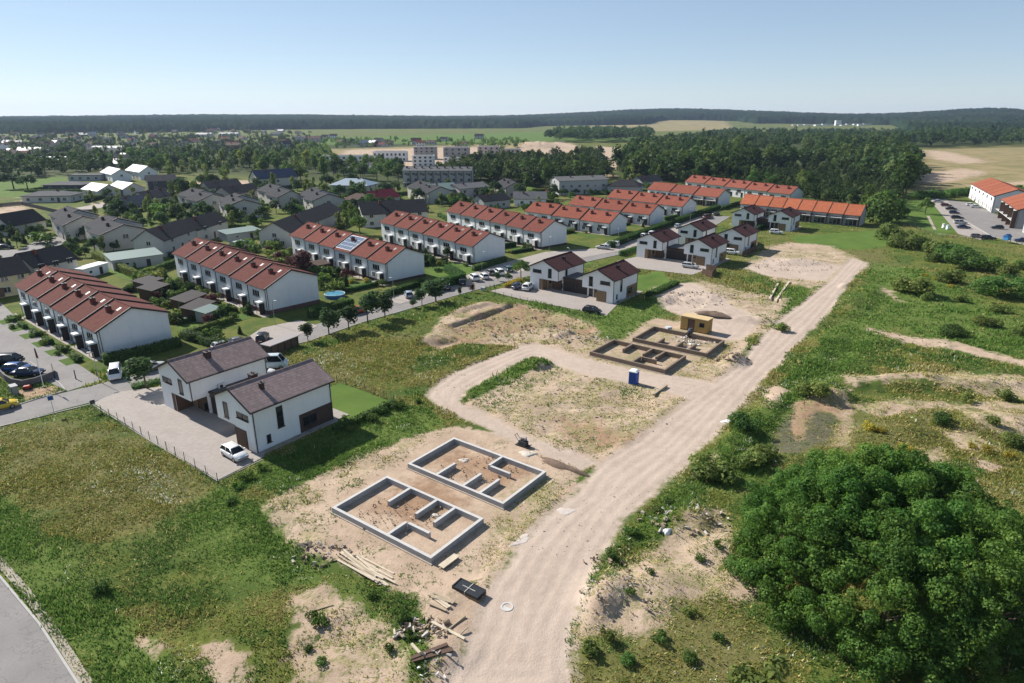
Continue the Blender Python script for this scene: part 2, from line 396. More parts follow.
def relief(X, Y):
    Xa = np.asarray(X, float); Ya = np.asarray(Y, float)
    fl = inside(Xa, Ya, FLAT)
    k = np.clip(-fl / 5.0, 0, 1)
    k = k * k * (3 - 2 * k)
    tr = inside(Xa, Ya, Z['track'])
    k2 = np.clip((1.0 - tr) / 3.0, 0.12, 1)
    near = np.clip((260 - Ya) / 90, 0, 1)
    h = ((fbm(Xa, Ya, 9, 3) - .5) * .8 + (fbm(Xa + 50, Ya, 2.2, 3) - .5) * .34) * k2 * near
    for x, y, ra, rb, a, hh in MOUNDS:
        dx = Xa - x; dy = Ya - y
        u = (dx * math.cos(a) + dy * math.sin(a)) / ra; v = (-dx * math.sin(a) + dy * math.cos(a)) / rb
        q = u * u + v * v
        near_m = q < 4
        if np.any(near_m):
            h = h + np.where(near_m, hh * np.clip(1 - q / 2.2, 0, 1) ** 1.5 * (0.6 + .8 * fbm(Xa, Ya, max(rb * .8, .8), 3)), 0)
    sd = np.clip(inside(Xa, Ya, Z['sand']) / 2 + .3, 0, 1) * np.clip((-tr - .3) / 1.5, 0, 1) * near
    h = (h + (fbm(Xa + 9, Ya, 1.5, 3) - .5) * .42 * sd * (.25 + fbm(Xa, Ya, 11, 2))) * k
    for pl, dz in PITS: h = h - dz * np.clip(sdf(Xa, Ya, pl) / .7 + .5, 0, 1) * (.75 + .5 * fbm(Xa, Ya, 3, 2))
    # bank beside the haul track
    bank = np.clip(1 - np.abs(tr + 1.0) / 1.0, 0, 1) * .28 * (fbm(Xa, Ya, 1.6, 2) - .1)
    return h + bank * k
def far_hills(X, Y):
    D = np.hypot(X, Y); px = 512 + X / np.maximum(Y, 1.0) * 657 * np.where(Y > 1, 1, 0)
    top = 4 + 48 * np.exp(-((px - 660) / 110) ** 2) + 46 * np.exp(-((px - 965) / 85) ** 2) + 16 * np.exp(-((px - 800) / 90) ** 2) + 14 * np.exp(-((px - 250) / 190) ** 2)
    top = top + 14 * (fbm(X, Y, 900, 3) - .5)
    t = np.clip((D - 1900) / 2300, 0, 1)
    return top * t * t * (3 - 2 * t)

def axis(a, b, step, far, r, maxstep):
    v = list(np.arange(a, b, step)); s = step; x = b
    while x < far: v.append(x); s = min(s * r, maxstep); x += s
    return v
xs = axis(-105, 110, .5, 9000, 1.035, 300); xl = []
s_, x_ = .5, -105.5
while x_ > -9000: xl.append(x_); s_ = min(s_ * 1.035, 300); x_ -= s_
xs = np.array(xl[::-1] + xs)
ys = np.array([-300, -100, -20, 0, 12, 20] + axis(26, 170, .5, 9500, 1.022, 220))
GX, GY = np.meshgrid(xs, ys)
gx, gy = GX.ravel(), GY.ravel()
gz = relief(gx, gy) + far_hills(gx, gy)
paved = inside(gx, gy, [p for _, p in PAVED.values()])
gz = np.where(paved > -0.3, -0.05, gz)
def zone(X, Y, polys):
    r = np.full(X.shape, -8.0)
    for p in polys:
        k = float(np.clip(np.mean(np.hypot(*np.array(p).T)) / 90, 1, 8))      # far zones have softer, wider edges
        r = np.maximum(r, sdf(X, Y, p, 8.0 * k) / k)
    return r
GA = {k: zone(gx, gy, Z[k]) for k in ('track', 'sand', 'soil', 'lush', 'lawn', 'dry', 'wood', 'bare', 'straw', 'mud')}
nx, ny = len(xs), len(ys)
ii = (np.arange(ny - 1)[:, None] * nx + np.arange(nx - 1)[None, :]).ravel()
quads = np.c_[ii, ii + 1, ii + nx + 1, ii + nx]

def ground_material():
    m, n = newmat('meadow_and_sand')
    big = n.noise(.035, 5, .6); mid = n.noise(.16, 5, .62); fin = n.noise(.9, 6, .68); vf = n.noise(5.5, 4, .7)
    def mask(name, amp, soft, off=0.0):
        d = n.attr(name)
        j = n.math('ADD', n.math('MULTIPLY', n.math('SUBTRACT', fin, .5), amp), n.math('ADD', n.math('MULTIPLY', n.math('SUBTRACT', mid, .5), amp * 1.2), n.math('MULTIPLY', n.math('SUBTRACT', big, .5), amp * .9)))
        return n.ramp(n.math('ADD', n.math('ADD', d, off), j), -soft, soft)
    green = n.mix(n.ramp(mid, .35, .65), (.062, .1, .021), (.125, .138, .03))
    green = n.mix(n.math('MULTIPLY', n.ramp(big, .45, .62), .75), green, (.16, .148, .048))
    green = n.mix(n.math('MULTIPLY', n.ramp(fin, .5, .72), .6), green, (.028, .052, .012))
    green = n.mix(n.math('MULTIPLY', n.ramp(vf, .55, .75), .45), green, (.19, .18, .085))
    dryc = n.mix(n.ramp(fin, .35, .65), (.18, .155, .066), (.105, .108, .035))
    dryc = n.mix(n.math('MULTIPLY', n.ramp(vf, .5, .7), .6), dryc, (.24, .2, .115))
    col = n.mix(n.math('MULTIPLY', mask('dry', 7, 2.5), .85), green, dryc)
    lush = n.mix(n.ramp(fin, .35, .65), (.085, .135, .028), (.135, .175, .042))
    lush = n.mix(n.math('MULTIPLY', n.ramp(vf, .45, .7), .5), lush, (.03, .062, .013))
    col = n.mix(n.math('MULTIPLY', mask('lush', 5, 2), .9), col, lush)
    wood = n.mix(n.ramp(fin, .3, .7), (.03, .05, .014), (.075, .085, .03))
    col = n.mix(mask('wood', 4, 3), col, wood)
    col = n.mix(n.math('MULTIPLY', mask('mud', 3, 1.0), .8), col, n.mix(n.ramp(fin, .35, .65), (.085, .078, .06), (.13, .115, .085)))
    bare = n.mix(n.ramp(big, .35, .65), (.30, .235, .12), (.19, .17, .075)); bare = n.mix(n.math('MULTIPLY', n.ramp(mid, .5, .7), .6), bare, (.4, .31, .19))
    col = n.mix(n.math('MULTIPLY', mask('bare', 4, 1.5), .9), col, bare)
    lawn = n.mix(n.ramp(mid, .3, .7), (.075, .132, .024), (.105, .165, .034)); lawn = n.mix(n.math('MULTIPLY', n.ramp(fin, .45, .7), .5), lawn, (.11, .14, .04))
    col = n.mix(mask('lawn', .5, .3), col, lawn)
    sand = n.mix(n.ramp(mid, .35, .65), (.50, .38, .28), (.39, .29, .21))
    sand = n.mix(n.math('MULTIPLY', n.ramp(fin, .45, .7), .6), sand, (.32, .235, .165))
    sand = n.mix(n.math('MULTIPLY', n.ramp(vf, .56, .7), .55), sand, (.17, .13, .085))
    soil = n.mix(n.ramp(fin, .3, .7), (.34, .21, .125), (.24, .155, .1))
    sand = n.mix(n.math('MULTIPLY', mask('soil', 5, 2), .85), sand, soil)
    stw = n.math('MULTIPLY', n.ramp(n.math('ADD', n.math('MULTIPLY', n.noise(1.3, 6, .75), .55), n.math('MULTIPLY', n.noise(.22, 4, .6), .45)), .46, .56), n.ramp(n.attr('straw'), -1, 2))
    stc = n.mix(n.ramp(n.noise(3.4, 4, .75), .4, .6), (.34, .285, .15), (.15, .16, .055))
    sand = n.mix(n.math('MULTIPLY', stw, .8), sand, stc)
    weed = n.ramp(n.math('ADD', n.math('MULTIPLY', n.noise(.42, 6, .72), .6), n.math('MULTIPLY', n.noise(2.6, 4, .7), .4)), .535, .60)
    sand = n.mix(n.math('MULTIPLY', weed, n.ramp(n.attr('wild'), .0, .6)), sand, (.085, .105, .03))
    col = n.mix(mask('sand', 4.2, .55), col, sand)
    stones = n.n('ShaderNodeTexVoronoi'); stones.inputs['Scale'].default_value = 3.5; n.set(stones.inputs[0], n.obj())
    tr = n.mix(n.ramp(mid, .3, .7), (.48, .385, .31), (.41, .325, .26))
    tr = n.mix(n.math('MULTIPLY', n.ramp(fin, .42, .7), .5), tr, (.52, .425, .345))
    rut = n.math('SINE', n.math('ADD', n.math('MULTIPLY', n.attr('track'), 4.6), n.math('MULTIPLY', mid, 4.0)))
    tr = n.mix(n.math('MULTIPLY', n.ramp(n.math('MULTIPLY', rut, n.ramp(big, .3, .6)), .2, .9), .2), tr, (.36, .285, .23))
    tr = n.mix(n.math('MULTIPLY', n.ramp(vf, .6, .72), .4), tr, (.24, .19, .15))
    col = n.mix(mask('track', 2.6, .7), col, tr)
    bare = n.math('MAXIMUM', mask('sand', 4.2, .55), mask('track', 1.5, .35))
    h = n.math('ADD', n.math('MULTIPLY', fin, .5), n.math('ADD', n.math('MULTIPLY', vf, .3), n.math('MULTIPLY', n.math('MULTIPLY', rut, .08), mask('track', 1.5, .35))))
    n.out(col, .95, .08, normal=n.bump(h, .22, .8))
    return m
wild = fbm(gx, gy, 14, 3)
wild = np.clip((wild - .42) * 5, 0, 1) * np.clip(-inside(gx, gy, [poly((326, 506), (452, 434), (556, 470), (432, 566)), poly((585, 352), (652, 320), (728, 340), (668, 374))]) / 2, 0, 1)
GA['wild'] = wild
me = np_mesh('ground', np.c_[gx, gy, gz], quads, ground_material(), attrs=GA, smooth=True)
tag(put('ground', me), 'meadow, bare sand and haul track of the building site', 'ground', kind='structure')
def gh(x, y):
    return float((relief(np.array([x]), np.array([y])) + far_hills(np.array([x]), np.array([y])))[0])

# ------------------------------------------------------------------ surfaced sheets
def asphalt_mat():
    m, n = newmat('asphalt')
    a = n.noise(.25, 5, .6); b = n.noise(6, 4, .7)
    c = n.mix(n.ramp(a, .3, .7), (.215, .2, .19), (.255, .238, .225))
    c = n.mix(n.math('MULTIPLY', n.ramp(b, .45, .7), .35), c, (.16, .148, .14))
    crack = n.ramp(n.math('ABSOLUTE', n.math('SUBTRACT', n.noise(.35, 6, .6, dist=.6), .5)), .012, .0)
    c = n.mix(n.math('MULTIPLY', crack, .45), c, (.1, .095, .09))
    n.out(c, .9, .2, normal=n.bump(b, .01, .5)); return m
def paving_mat():
    m, n = newmat('paving')
    br = n.n('ShaderNodeTexBrick'); br.inputs['Scale'].default_value = 1.0
    br.inputs['Brick Width'].default_value = .4; br.inputs['Row Height'].default_value = .2; br.inputs['Mortar Size'].default_value = .012
    rot = n.n('ShaderNodeMapping'); n.set(rot.inputs[0], n.obj()); rot.inputs['Rotation'].default_value = (0, 0, R(-36)); n.set(br.inputs[0], rot.outputs[0])
    br.inputs[1].default_value = (.33, .29, .26, 1); br.inputs[2].default_value = (.39, .345, .31, 1); br.inputs[3].default_value = (.24, .215, .19, 1)
    a = n.noise(.3, 5, .65)
    c = n.mix(n.math('MULTIPLY', n.ramp(a, .42, .72), .5), br.outputs[0], (.29, .25, .215))
    n.out(c, .9, .2, normal=n.bump(n.noise(8, 3), .008, .6)); return m
M_ASPH, M_PAVE = asphalt_mat(), paving_mat()
M_KERB = plain((.40, .385, .36), .9, var=.2)
for i, (nm, (kind, pl)) in enumerate(PAVED.items()):
    mb = MB(); z = 0.012 + 0.004 * i
    if kind == 'asphalt' : z -= 0.008
    mb.add([(x, y, z) for x, y in pl], [tuple(range(len(pl)))])
    A = 0.5 * sum(pl[k][0] * pl[(k + 1) % len(pl)][1] - pl[(k + 1) % len(pl)][0] * pl[k][1] for k in range(len(pl)))
    if A < 0: mb.f[0] = mb.f[0][::-1]
    tag(mb.build({'asphalt': 'road', 'paving': 'pavement'}[kind], M_ASPH if kind == 'asphalt' else M_PAVE), kind='structure')
def kerb(pts, wdt=.15, h=.12, z=0.0, name='kerb', mat=None):
    l, r = ribbon(pts, wdt / 2, wdt / 2); mb = MB()
    for i in range(len(pts) - 1):
        q = [l[i], r[i], r[i + 1], l[i + 1]]
        mb.prism(q, z - .1, z + h)
    return tag(mb.build(name, mat or M_KERB), kind='structure')
L_, R_ = ribbon(street_pts(), 3.7, 3.4)
kerb(R_[:2] + [tuple(at(93, 404))]); kerb([tuple(at(268, 352))] + R_[6:])
kerb([tuple(at(0, 411)), tuple(at(40, 398)), tuple(at(66, 391)), tuple(at(60, 384)), tuple(at(30, 362))])
kerb([tuple(at(93, 405)), tuple(at(150, 441)), tuple(at(218, 481.5)), tuple(at(262, 460))], .1, .08)
# lower road: pale walk, verge and kerb along it
M_WALK = plain((.34, .295, .235), .95, var=.25, scale=.8)
pp = [at(-90, 500), at(-30, 533), at(0, 556), at(30, 590), at(60, 632), at(86, 672), at(100, 695), at(112, 720)]
l, r = ribbon(pp, .05, .65); mb = MB(); pl = l + r[::-1]
mb.add([(x, y, .03) for x, y in pl], [tuple(range(len(pl)))[::-1]]); tag(mb.build('footpath', M_WALK), kind='structure')
kerb([at(-40, 545), at(0, 577), at(40, 625), at(82, 690)], .18, .13)
kerb([at(966, 222), at(992, 236.5), at(1040, 248.5), at(1120, 275.5)], .3, .12)
# trodden paths through the far lawn
for a, b in (((928, 216), (935, 230)), ((938, 234), (990, 240))):
    p, q = at(*a), at(*b); l, r = ribbon([p, q], .5, .5); mb = MB(); mb.add([(*l[0], .08), (*r[0], .08), (*r[1], .08), (*l[1], .08)], [(0, 1, 2, 3)]); tag(mb.build('path', M_WALK), kind='structure')
# ------------------------------------------------------------------ foliage
def foliage_mat(name, c1, c2, c3, trans=.42, hue=.03, val=.3):
    m, n = newmat(name)
    t = n.attr('tint')
    c = n.mix(n.ramp(t, 0.0, .55), tuple(c1), tuple(c2)); c = n.mix(n.ramp(t, .6, 1.0), c, tuple(c3))
    r = n.rnd()
    r2 = n.math('FRACT', n.math('MULTIPLY', r, 7.31))
    c = n.hsv(c, n.math('ADD', n.math('MULTIPLY', n.math('SUBTRACT', r2, .5), hue), .5), 1.0, n.math('ADD', n.math('MULTIPLY', n.math('SUBTRACT', r, .5), val * 2), 1.0))
    b = n.out(c, .62 if trans else 1.0, .12 if trans else 0.0)
    tr = n.n('ShaderNodeBsdfTranslucent'); n.set(tr.inputs[0], n.hsv(c, .485, 1.1, 1.25))
    mx = n.n('ShaderNodeMixShader'); mx.inputs[0].default_value = trans
    n.t.links.new(b.outputs[0], mx.inputs[1]); n.t.links.new(tr.outputs[0], mx.inputs[2])
    n.t.links.new(mx.outputs[0], n.t.nodes['Material Output'].inputs[0])
    return m
M_LEAF = foliage_mat('leaves', (0.038, 0.080, 0.023), (0.080, 0.151, 0.038), (0.147, 0.223, 0.057))
M_LEAF_PALE = foliage_mat('pale_leaves', (0.076, 0.117, 0.034), (0.161, 0.217, 0.057), (0.255, 0.284, 0.095))
M_LEAF_DARK = foliage_mat('dark_leaves', (0.027, 0.057, 0.023), (0.049, 0.095, 0.034), (0.085, 0.132, 0.047))
M_LEAF_RED = foliage_mat('purple_leaves', (0.057, 0.028, 0.028), (0.113, 0.053, 0.049), (0.170, 0.085, 0.066))
M_LEAF_YEL = foliage_mat('yellow_leaves', (0.227, 0.208, 0.038), (0.416, 0.359, 0.057), (0.567, 0.472, 0.095))
M_FOREST = foliage_mat('forest_canopy', (.007, .015, .010), (.014, .027, .013), (.028, .042, .018), .0)
M_WOODS = foliage_mat('wood_canopy', (.018, .04, .014), (.045, .08, .024), (.105, .135, .04), .35)
M_LEAF_BIG = foliage_mat('willow_leaves', (.04, .095, .022), (.1, .2, .042), (.2, .31, .075), .45, .03, .16)
M_BARK = plain((.11, .085, .065), .95, var=.35, scale=4)
M_BIRCH = plain((.42, .4, .36), .9, var=.5, scale=3)

def leaf_quads(P, Nn, size, g, fold=.25):
    k = len(P)
    Nn = Nn + g.normal(0, .45, (k, 3)); Nn /= np.linalg.norm(Nn, axis=1)[:, None] + 1e-9
    a = np.cross(Nn, g.normal(0, 1, (k, 3))); a /= np.linalg.norm(a, axis=1)[:, None] + 1e-9
    b = np.cross(Nn, a)
    s = (size * g.uniform(.55, 1.25, k))[:, None]
    V = np.stack([P - a * s, P - b * s * .62 + Nn * s * fold, P + a * s, P + b * s * .62 + Nn * s * fold], 1).reshape(-1, 3)
    F = np.arange(4 * k).reshape(-1, 4)
    return V, F
def lobed(g, n, lobes, size, fill=.55, flat=.0):
    L = np.array(lobes, float)
    wgt = L[:, 3] * L[:, 4]; idx = g.choice(len(L), n, p=wgt / wgt.sum())
    d = g.normal(0, 1, (n, 3)); d[:, 2] += .25; d /= np.linalg.norm(d, axis=1)[:, None]
    r = g.uniform(fill, 1.06, n) ** .7
    P = L[idx, :3] + d * r[:, None] * L[idx, 3:6]
    zlo = L[:, 2].min() - L[:, 5].max() * .9
    P[:, 2] = np.maximum(P[:, 2], zlo + g.uniform(0, .3, n))
    V, F = leaf_quads(P, d, size, g)
    lt = g.uniform(0, 1, len(L))
    t = np.clip(lt[idx] * .45 + g.uniform(0, .55, n) , 0, 1)
    return V, F, np.repeat(t, 4)
def make_lobes(g, kind, h, r):
    out = []
    if kind == 'round':
        for k in range(9):
            a = g.uniform(0, 6.28); q = g.uniform(0, .55) * r; z = g.uniform(.42, .82) * h
            s = r * g.uniform(.38, .58); out.append((q * math.cos(a), q * math.sin(a), z, s, s, s * 1.05))
    elif kind == 'tall':
        for k in range(13):
            z = g.uniform(.25, .9); q = r * (1 - abs(z - .5) * 1.15) * g.uniform(.1, .7); a = g.uniform(0, 6.28)
            s = r * g.uniform(.28, .46); out.append((q * math.cos(a), q * math.sin(a), z * h, s, s, s * 1.35))
    elif kind == 'broad':
        for k in range(15):
            a = g.uniform(0, 6.28); q = r * math.sqrt(g.uniform(0, .62)); z = h * (.32 + .5 * (1 - (q / r) ** 2) * g.uniform(.55, 1.08))
            s = r * g.uniform(.26, .42); out.append((q * math.cos(a), q * math.sin(a), z, s, s, s * .9))
    elif kind == 'shrub':
        for k in range(8):
            a = g.uniform(0, 6.28); q = r * math.sqrt(g.uniform(0, .55)); s = r * g.uniform(.3, .5)
            out.append((q * math.cos(a), q * math.sin(a), h * g.uniform(.3, .62), s, s, min(s, h * .42)))
    elif kind == 'cone':
        for k in range(10):
            z = k / 10; s = r * (1.05 - z) * .85 + .1
            out.append((g.uniform(-.12, .12) * r, g.uniform(-.12, .12) * r, h * (.08 + .86 * z), s, s, h * .1))
    return out
def trunk_mesh(g, h, r, mat, limbs=4):
    mb = MB(); top = (g.uniform(-.1, .1) * h * .3, g.uniform(-.1, .1) * h * .3, h * .62)
    mb.tube((0, 0, -.15), (top[0] * .4, top[1] * .4, h * .32), r, 7, r * .75, cap=False); mb.tube((top[0] * .4, top[1] * .4, h * .32), top, r * .75, 6, r * .3)
    for k in range(limbs):
        a = g.uniform(0, 6.28); z = h * g.uniform(.28, .5); q = h * g.uniform(.14, .24)
        mb.tube((top[0] * .4, top[1] * .4, z), (q * math.cos(a), q * math.sin(a), z + h * g.uniform(.14, .25)), r * .4, 5, r * .14)
    return mb.mesh('trunk', mat, True)
PROTO = {}
def proto(key, kind, h, r, n, size, mat, trunk_r=None, variants=3, bark=None, fill=.55):
    lst = []
    for v in range(variants):
        g = np.random.default_rng(hash((kind, v, n)) % 1000 if False else 11 * v + n + int(h * 10))
        V, F, t = lobed(g, n, make_lobes(g, kind, h, r), size, fill)
        V[:, 2] = np.maximum(V[:, 2], .03)
        cm = np_mesh('crown', V, F, mat, attrs={'tint': t})
        tm = trunk_mesh(g, h, trunk_r, bark or M_BARK) if trunk_r else None
        lst.append((cm, tm, (V, F, t)))
    PROTO[key] = (lst, h)
proto('street', 'round', 4.6, 1.75, 900, .2, M_LEAF_DARK, .09, 3)
proto('broad', 'broad', 8.0, 3.6, 1100, .36, M_LEAF, .22, 4)
proto('pale', 'tall', 11.0, 2.6, 900, .4, M_LEAF_PALE, .15, 3, M_BIRCH)
proto('tall', 'tall', 11.0, 3.2, 1000, .42, M_LEAF, .2, 4)
proto('dark', 'broad', 8.0, 3.4, 1000, .36, M_LEAF_DARK, .22, 3)
proto('red', 'round', 4.0, 1.9, 700, .22, M_LEAF_RED, .1, 1)
proto('cone', 'cone', 3.2, .8, 500, .2, M_LEAF_DARK, .08, 2)
proto('shrub', 'shrub', 1.5, 1.2, 420, .17, M_LEAF, None, 4)
proto('paleshrub', 'shrub', 1.3, 1.2, 420, .17, M_LEAF_PALE, None, 3)
proto('yelshrub', 'shrub', 1.1, 1.1, 380, .14, M_LEAF_YEL, None, 2)
proto('bush', 'shrub', 3.2, 2.8, 1900, .2, M_LEAF, None, 4)
proto('palebush', 'shrub', 2.6, 2.4, 1300, .2, M_LEAF_PALE, None, 2)
NTREE = [0]
def tree(key, x, y, h, label, group=None, name=None, cat=None, wide=1.0, z=None):
    lst, h0 = PROTO[key]; k = random.randrange(len(lst)); cm, tm, _ = lst[k]
    s = h / h0; name = name or ('shrub' if 'shrub' in key else 'bush' if 'bush' in key else {'pale': 'birch_tree', 'cone': 'conifer', 'red': 'purple_tree', 'dark': 'dark_tree', 'street': 'garden_tree'}.get(key, 'tree'))
    zz = gh(x, y) - .02 if z is None else z
    if tm is None:
        o = put(name, cm, None, (x, y, zz), random.uniform(0, 6.28)); o.scale = (s * wide, s * wide, s); tag(o, label, cat or name, group)
    else:
        o = thing(name, label, cat or 'tree', (x, y, zz), random.uniform(0, 6.28), group); o.scale = (s * wide, s * wide, s)
        put('trunk', tm, o); put('crown', cm, o)
    NTREE[0] += 1
    return o
def treep(key, px, py, h, label, group=None, **kw):
    p = at(px, py); return tree(key, p[0], p[1], h, label, group, **kw)
BLOCKED = []      # footprints (world polygons) kept clear of scattered plants
def scatter(n, pl, gap, seed, clear=1.5, avoid=True):
    g = np.random.default_rng(seed); P = np.array(pl); out = []
    lo, hi = P.min(0), P.max(0); tries = 0
    while len(out) < n and tries < 60:
        tries += 1
        X = g.uniform(lo[0], hi[0], 400); Y = g.uniform(lo[1], hi[1], 400)
        ok = sdf(X, Y, pl) > 0
        if avoid:
            if BLOCKED: ok &= inside(X, Y, BLOCKED) < -clear
            ok &= inside(X, Y, [q for _, q in PAVED.values()]) < -.6
        for x, y in zip(X[ok], Y[ok]):
            if all((x - a) ** 2 + (y - b) ** 2 > gap * gap for a, b in out):
                out.append((x, y))
                if len(out) >= n: break
    return out
def mass(name, label, cat, pts, keys, hr, mats=None, seed=3, nmax=210, big=1.55):
    """a wood too dense to count, one object"""
    g = np.random.default_rng(seed); VV = []; FF = []; TT = []; k = 0
    for x, y, z in pts:
        key = keys[g.integers(len(keys))]; lst, h0 = PROTO[key]; V, F, t = lst[g.integers(len(lst))][2]
        h = g.uniform(*hr); s = h / h0; a = g.uniform(0, 6.28); nq = len(F)
        q = g.choice(nq, min(nmax, nq), replace=False)
        v = V.reshape(-1, 4, 3)[q]; c = v.mean(1, keepdims=True); v = c + (v - c) * big
        v = v.reshape(-1, 3) * s * np.array([g.uniform(.85, 1.2), g.uniform(.85, 1.2), 1])
        ca, sa = math.cos(a), math.sin(a)
        v = np.c_[v[:, 0] * ca - v[:, 1] * sa + x, v[:, 0] * sa + v[:, 1] * ca + y, np.maximum(v[:, 2], 0) + z]
        VV.append(v); FF.append(np.arange(len(v)).reshape(-1, 4) + k); k += len(v)
        TT.append(np.clip(np.repeat(t.reshape(-1, 4)[q, 0], 4) * .55 + g.uniform(-.1, .6), 0, 1))
    me = np_mesh(name, np.concatenate(VV), np.concatenate(FF), mats or M_LEAF, attrs={'tint': np.concatenate(TT)})
    return tag(put(name, me), label, cat, kind='stuff')
def hedge(pts, wdt, h, label, mat=None, group=None, dens=26, cat='hedge', size=.17):
    """clipped hedge along a line of world points"""
    g = np.random.default_rng(int(abs(pts[0][0] * 37 + pts[0][1] * 11)) + 5); P = []; Nn = []
    for p, q in zip(pts[:-1], pts[1:]):
        p, q = np.array(p), np.array(q); L = np.linalg.norm(q - p); d = (q - p) / L; nn = np.array([-d[1], d[0]])
        k = int(L * (2 * h + wdt) * dens)
        t = g.uniform(-.1, L + .1, k); f = g.uniform(0, 2 * h + wdt, k)
        off = np.where(f < h, -wdt / 2, np.where(f < 2 * h, wdt / 2, f - 2 * h - wdt / 2)) + g.normal(0, .07, k)
        zz = np.where(f < h, f, np.where(f < 2 * h, f - h, h)) + g.normal(0, .07, k) + np.where(f > 2 * h, .22 * (fbm(t + p[0], t * 0 + p[1], 1.5, 2) - .4), 0)
        P.append(np.c_[p[0] + d[0] * t + nn[0] * off, p[1] + d[1] * t + nn[1] * off, np.maximum(zz, .02)])
        nv = np.zeros((k, 3)); nv[:, 0] = np.where(f < h, -nn[0], np.where(f < 2 * h, nn[0], 0)); nv[:, 1] = np.where(f < h, -nn[1], np.where(f < 2 * h, nn[1], 0)); nv[:, 2] = np.where(f > 2 * h, 1, .15)
        Nn.append(nv)
    P = np.concatenate(P); Nn = np.concatenate(Nn)
    V, F = leaf_quads(P, Nn, size, g); t = np.repeat(np.clip(g.normal(.4, .25, len(P)), 0, 1), 4)
    l, r = ribbon(pts, wdt / 2 - .12, wdt / 2 - .12); k = len(V); cv = []; cf = []
    for i in range(len(pts) - 1):
        b = k + len(cv); q = [l[i], r[i], r[i + 1], l[i + 1]]
        cv += [(*c, 0) for c in q] + [(*c, h - .1) for c in q]
        cf += [(b, b + 1, b + 5, b + 4), (b + 1, b + 2, b + 6, b + 5), (b + 2, b + 3, b + 7, b + 6), (b + 3, b, b + 4, b + 7), (b + 4, b + 5, b + 6, b + 7)]
    V = np.r_[V, np.array(cv)]; F = np.r_[F, np.array(cf)]; t = np.r_[t, np.full(len(cv), .15)]
    o = np.array([*pts[0], 0.0])
    return tag(put('hedge', np_mesh('hedge', V - o, F, mat or M_LEAF, attrs={'tint': t}), None, tuple(o)), label, cat, group)
def hedgep(pp, wdt, h, label, **kw): return hedge([tuple(at(*q)) for q in pp], wdt, h, label, **kw)
# ------------------------------------------------------------------ building materials
def tile_mat(col, var=.25, px=.30, py=.36, rough=.75, bumpd=.03, axis='x'):
    """roof tiles: rows across the slope, rolls along it, weathered"""
    m, n = newmat('roof_tiles')
    sp = n.n('ShaderNodeSeparateXYZ'); n.set(sp.inputs[0], n.obj())
    X, Y = (sp.outputs[0], sp.outputs[1]) if axis == 'x' else (sp.outputs[1], sp.outputs[0])
    row = n.math('FRACT', n.math('DIVIDE', Y, py)); roll = n.math('SINE', n.math('MULTIPLY', X, 6.2832 / px))
    vo = n.n('ShaderNodeTexWhiteNoise'); cv = n.n('ShaderNodeCombineXYZ')
    n.set(cv.inputs[0], n.math('FLOOR', n.math('DIVIDE', X, px))); n.set(cv.inputs[1], n.math('FLOOR', n.math('DIVIDE', Y, py))); n.set(vo.inputs[0], cv.outputs[0])
    a = n.noise(.7, 5, .65); rnd = n.rnd()
    v = n.math('ADD', n.math('ADD', n.math('MULTIPLY', n.math('SUBTRACT', a, .5), var * 2), n.math('MULTIPLY', n.math('SUBTRACT', vo.outputs[0], .5), var)),
               n.math('ADD', 1.0, n.math('MULTIPLY', n.math('SUBTRACT', rnd, .5), .14)))
    c = n.hsv(tuple(col), v=v)
    c = n.mix(n.math('MULTIPLY', n.ramp(row, .18, .0), .55), c, tuple(q * .35 for q in col))
    h = n.math('ADD', n.math('MULTIPLY', row, .6), n.math('MULTIPLY', roll, .35))
    n.out(c, .92, .08, normal=n.bump(h, bumpd, .8)); return m
def brick_mat(c1, c2, mort):
    m, n = newmat('brickwork')
    br = n.n('ShaderNodeTexBrick'); br.inputs['Scale'].default_value = 1; br.inputs['Brick Width'].default_value = .25; br.inputs['Row Height'].default_value = .085; br.inputs['Mortar Size'].default_value = .01
    sp = n.n('ShaderNodeSeparateXYZ'); n.set(sp.inputs[0], n.obj()); cv = n.n('ShaderNodeCombineXYZ')
    n.set(cv.inputs[0], n.math('ADD', sp.outputs[0], sp.outputs[1])); n.set(cv.inputs[1], sp.outputs[2]); n.set(br.inputs[0], cv.outputs[0])
    br.inputs[1].default_value = (*c1, 1); br.inputs[2].default_value = (*c2, 1); br.inputs[3].default_value = (*mort, 1)
    n.out(n.mix(n.math('MULTIPLY', n.ramp(n.noise(.8, 4), .4, .7), .35), br.outputs[0], tuple(q * .6 for q in c1)), .9, .2); return m
def glass_mat():
    m, n = newmat('window_glass')
    c = n.mix(n.ramp(n.noise(.9, 2), .4, .6), (.012, .016, .021), (.03, .035, .04))
    n.out(c, .06, .5); return m
M_GLASS = glass_mat()
M_WALL = plain((.74, .74, .73), .85, var=.07, scale=.5, dirt=.18)
M_WALL2 = plain((.78, .78, .775), .85, var=.06, scale=.5, dirt=.13)
M_CREAM = plain((.50, .475, .42), .88, var=.08, scale=.6, dirt=.25)
M_CREAM2 = plain((.55, .53, .48), .88, var=.08, scale=.6, dirt=.25)
M_YELLOW = plain((.52, .45, .28), .88, var=.08, scale=.6, dirt=.2)
M_GREYW = plain((.40, .40, .39), .88, var=.1, scale=.6, dirt=.3)
M_PINKW = plain((.55, .46, .42), .88, var=.1, scale=.6, dirt=.25)
M_CHARC = plain((.06, .062, .068), .8, var=.15)
M_DARK = plain((.035, .028, .026), .6, var=.15)
M_BROWN = plain((.105, .062, .042), .75, var=.25, scale=2.5)
M_WOOD = plain((.24, .16, .085), .75, var=.3, scale=3)
M_FRAME = plain((.66, .66, .65), .5, var=.04)
M_FRAMED = plain((.05, .045, .043), .5, var=.08)
M_TRIMW = plain((.8, .8, .79), .6, var=.05)
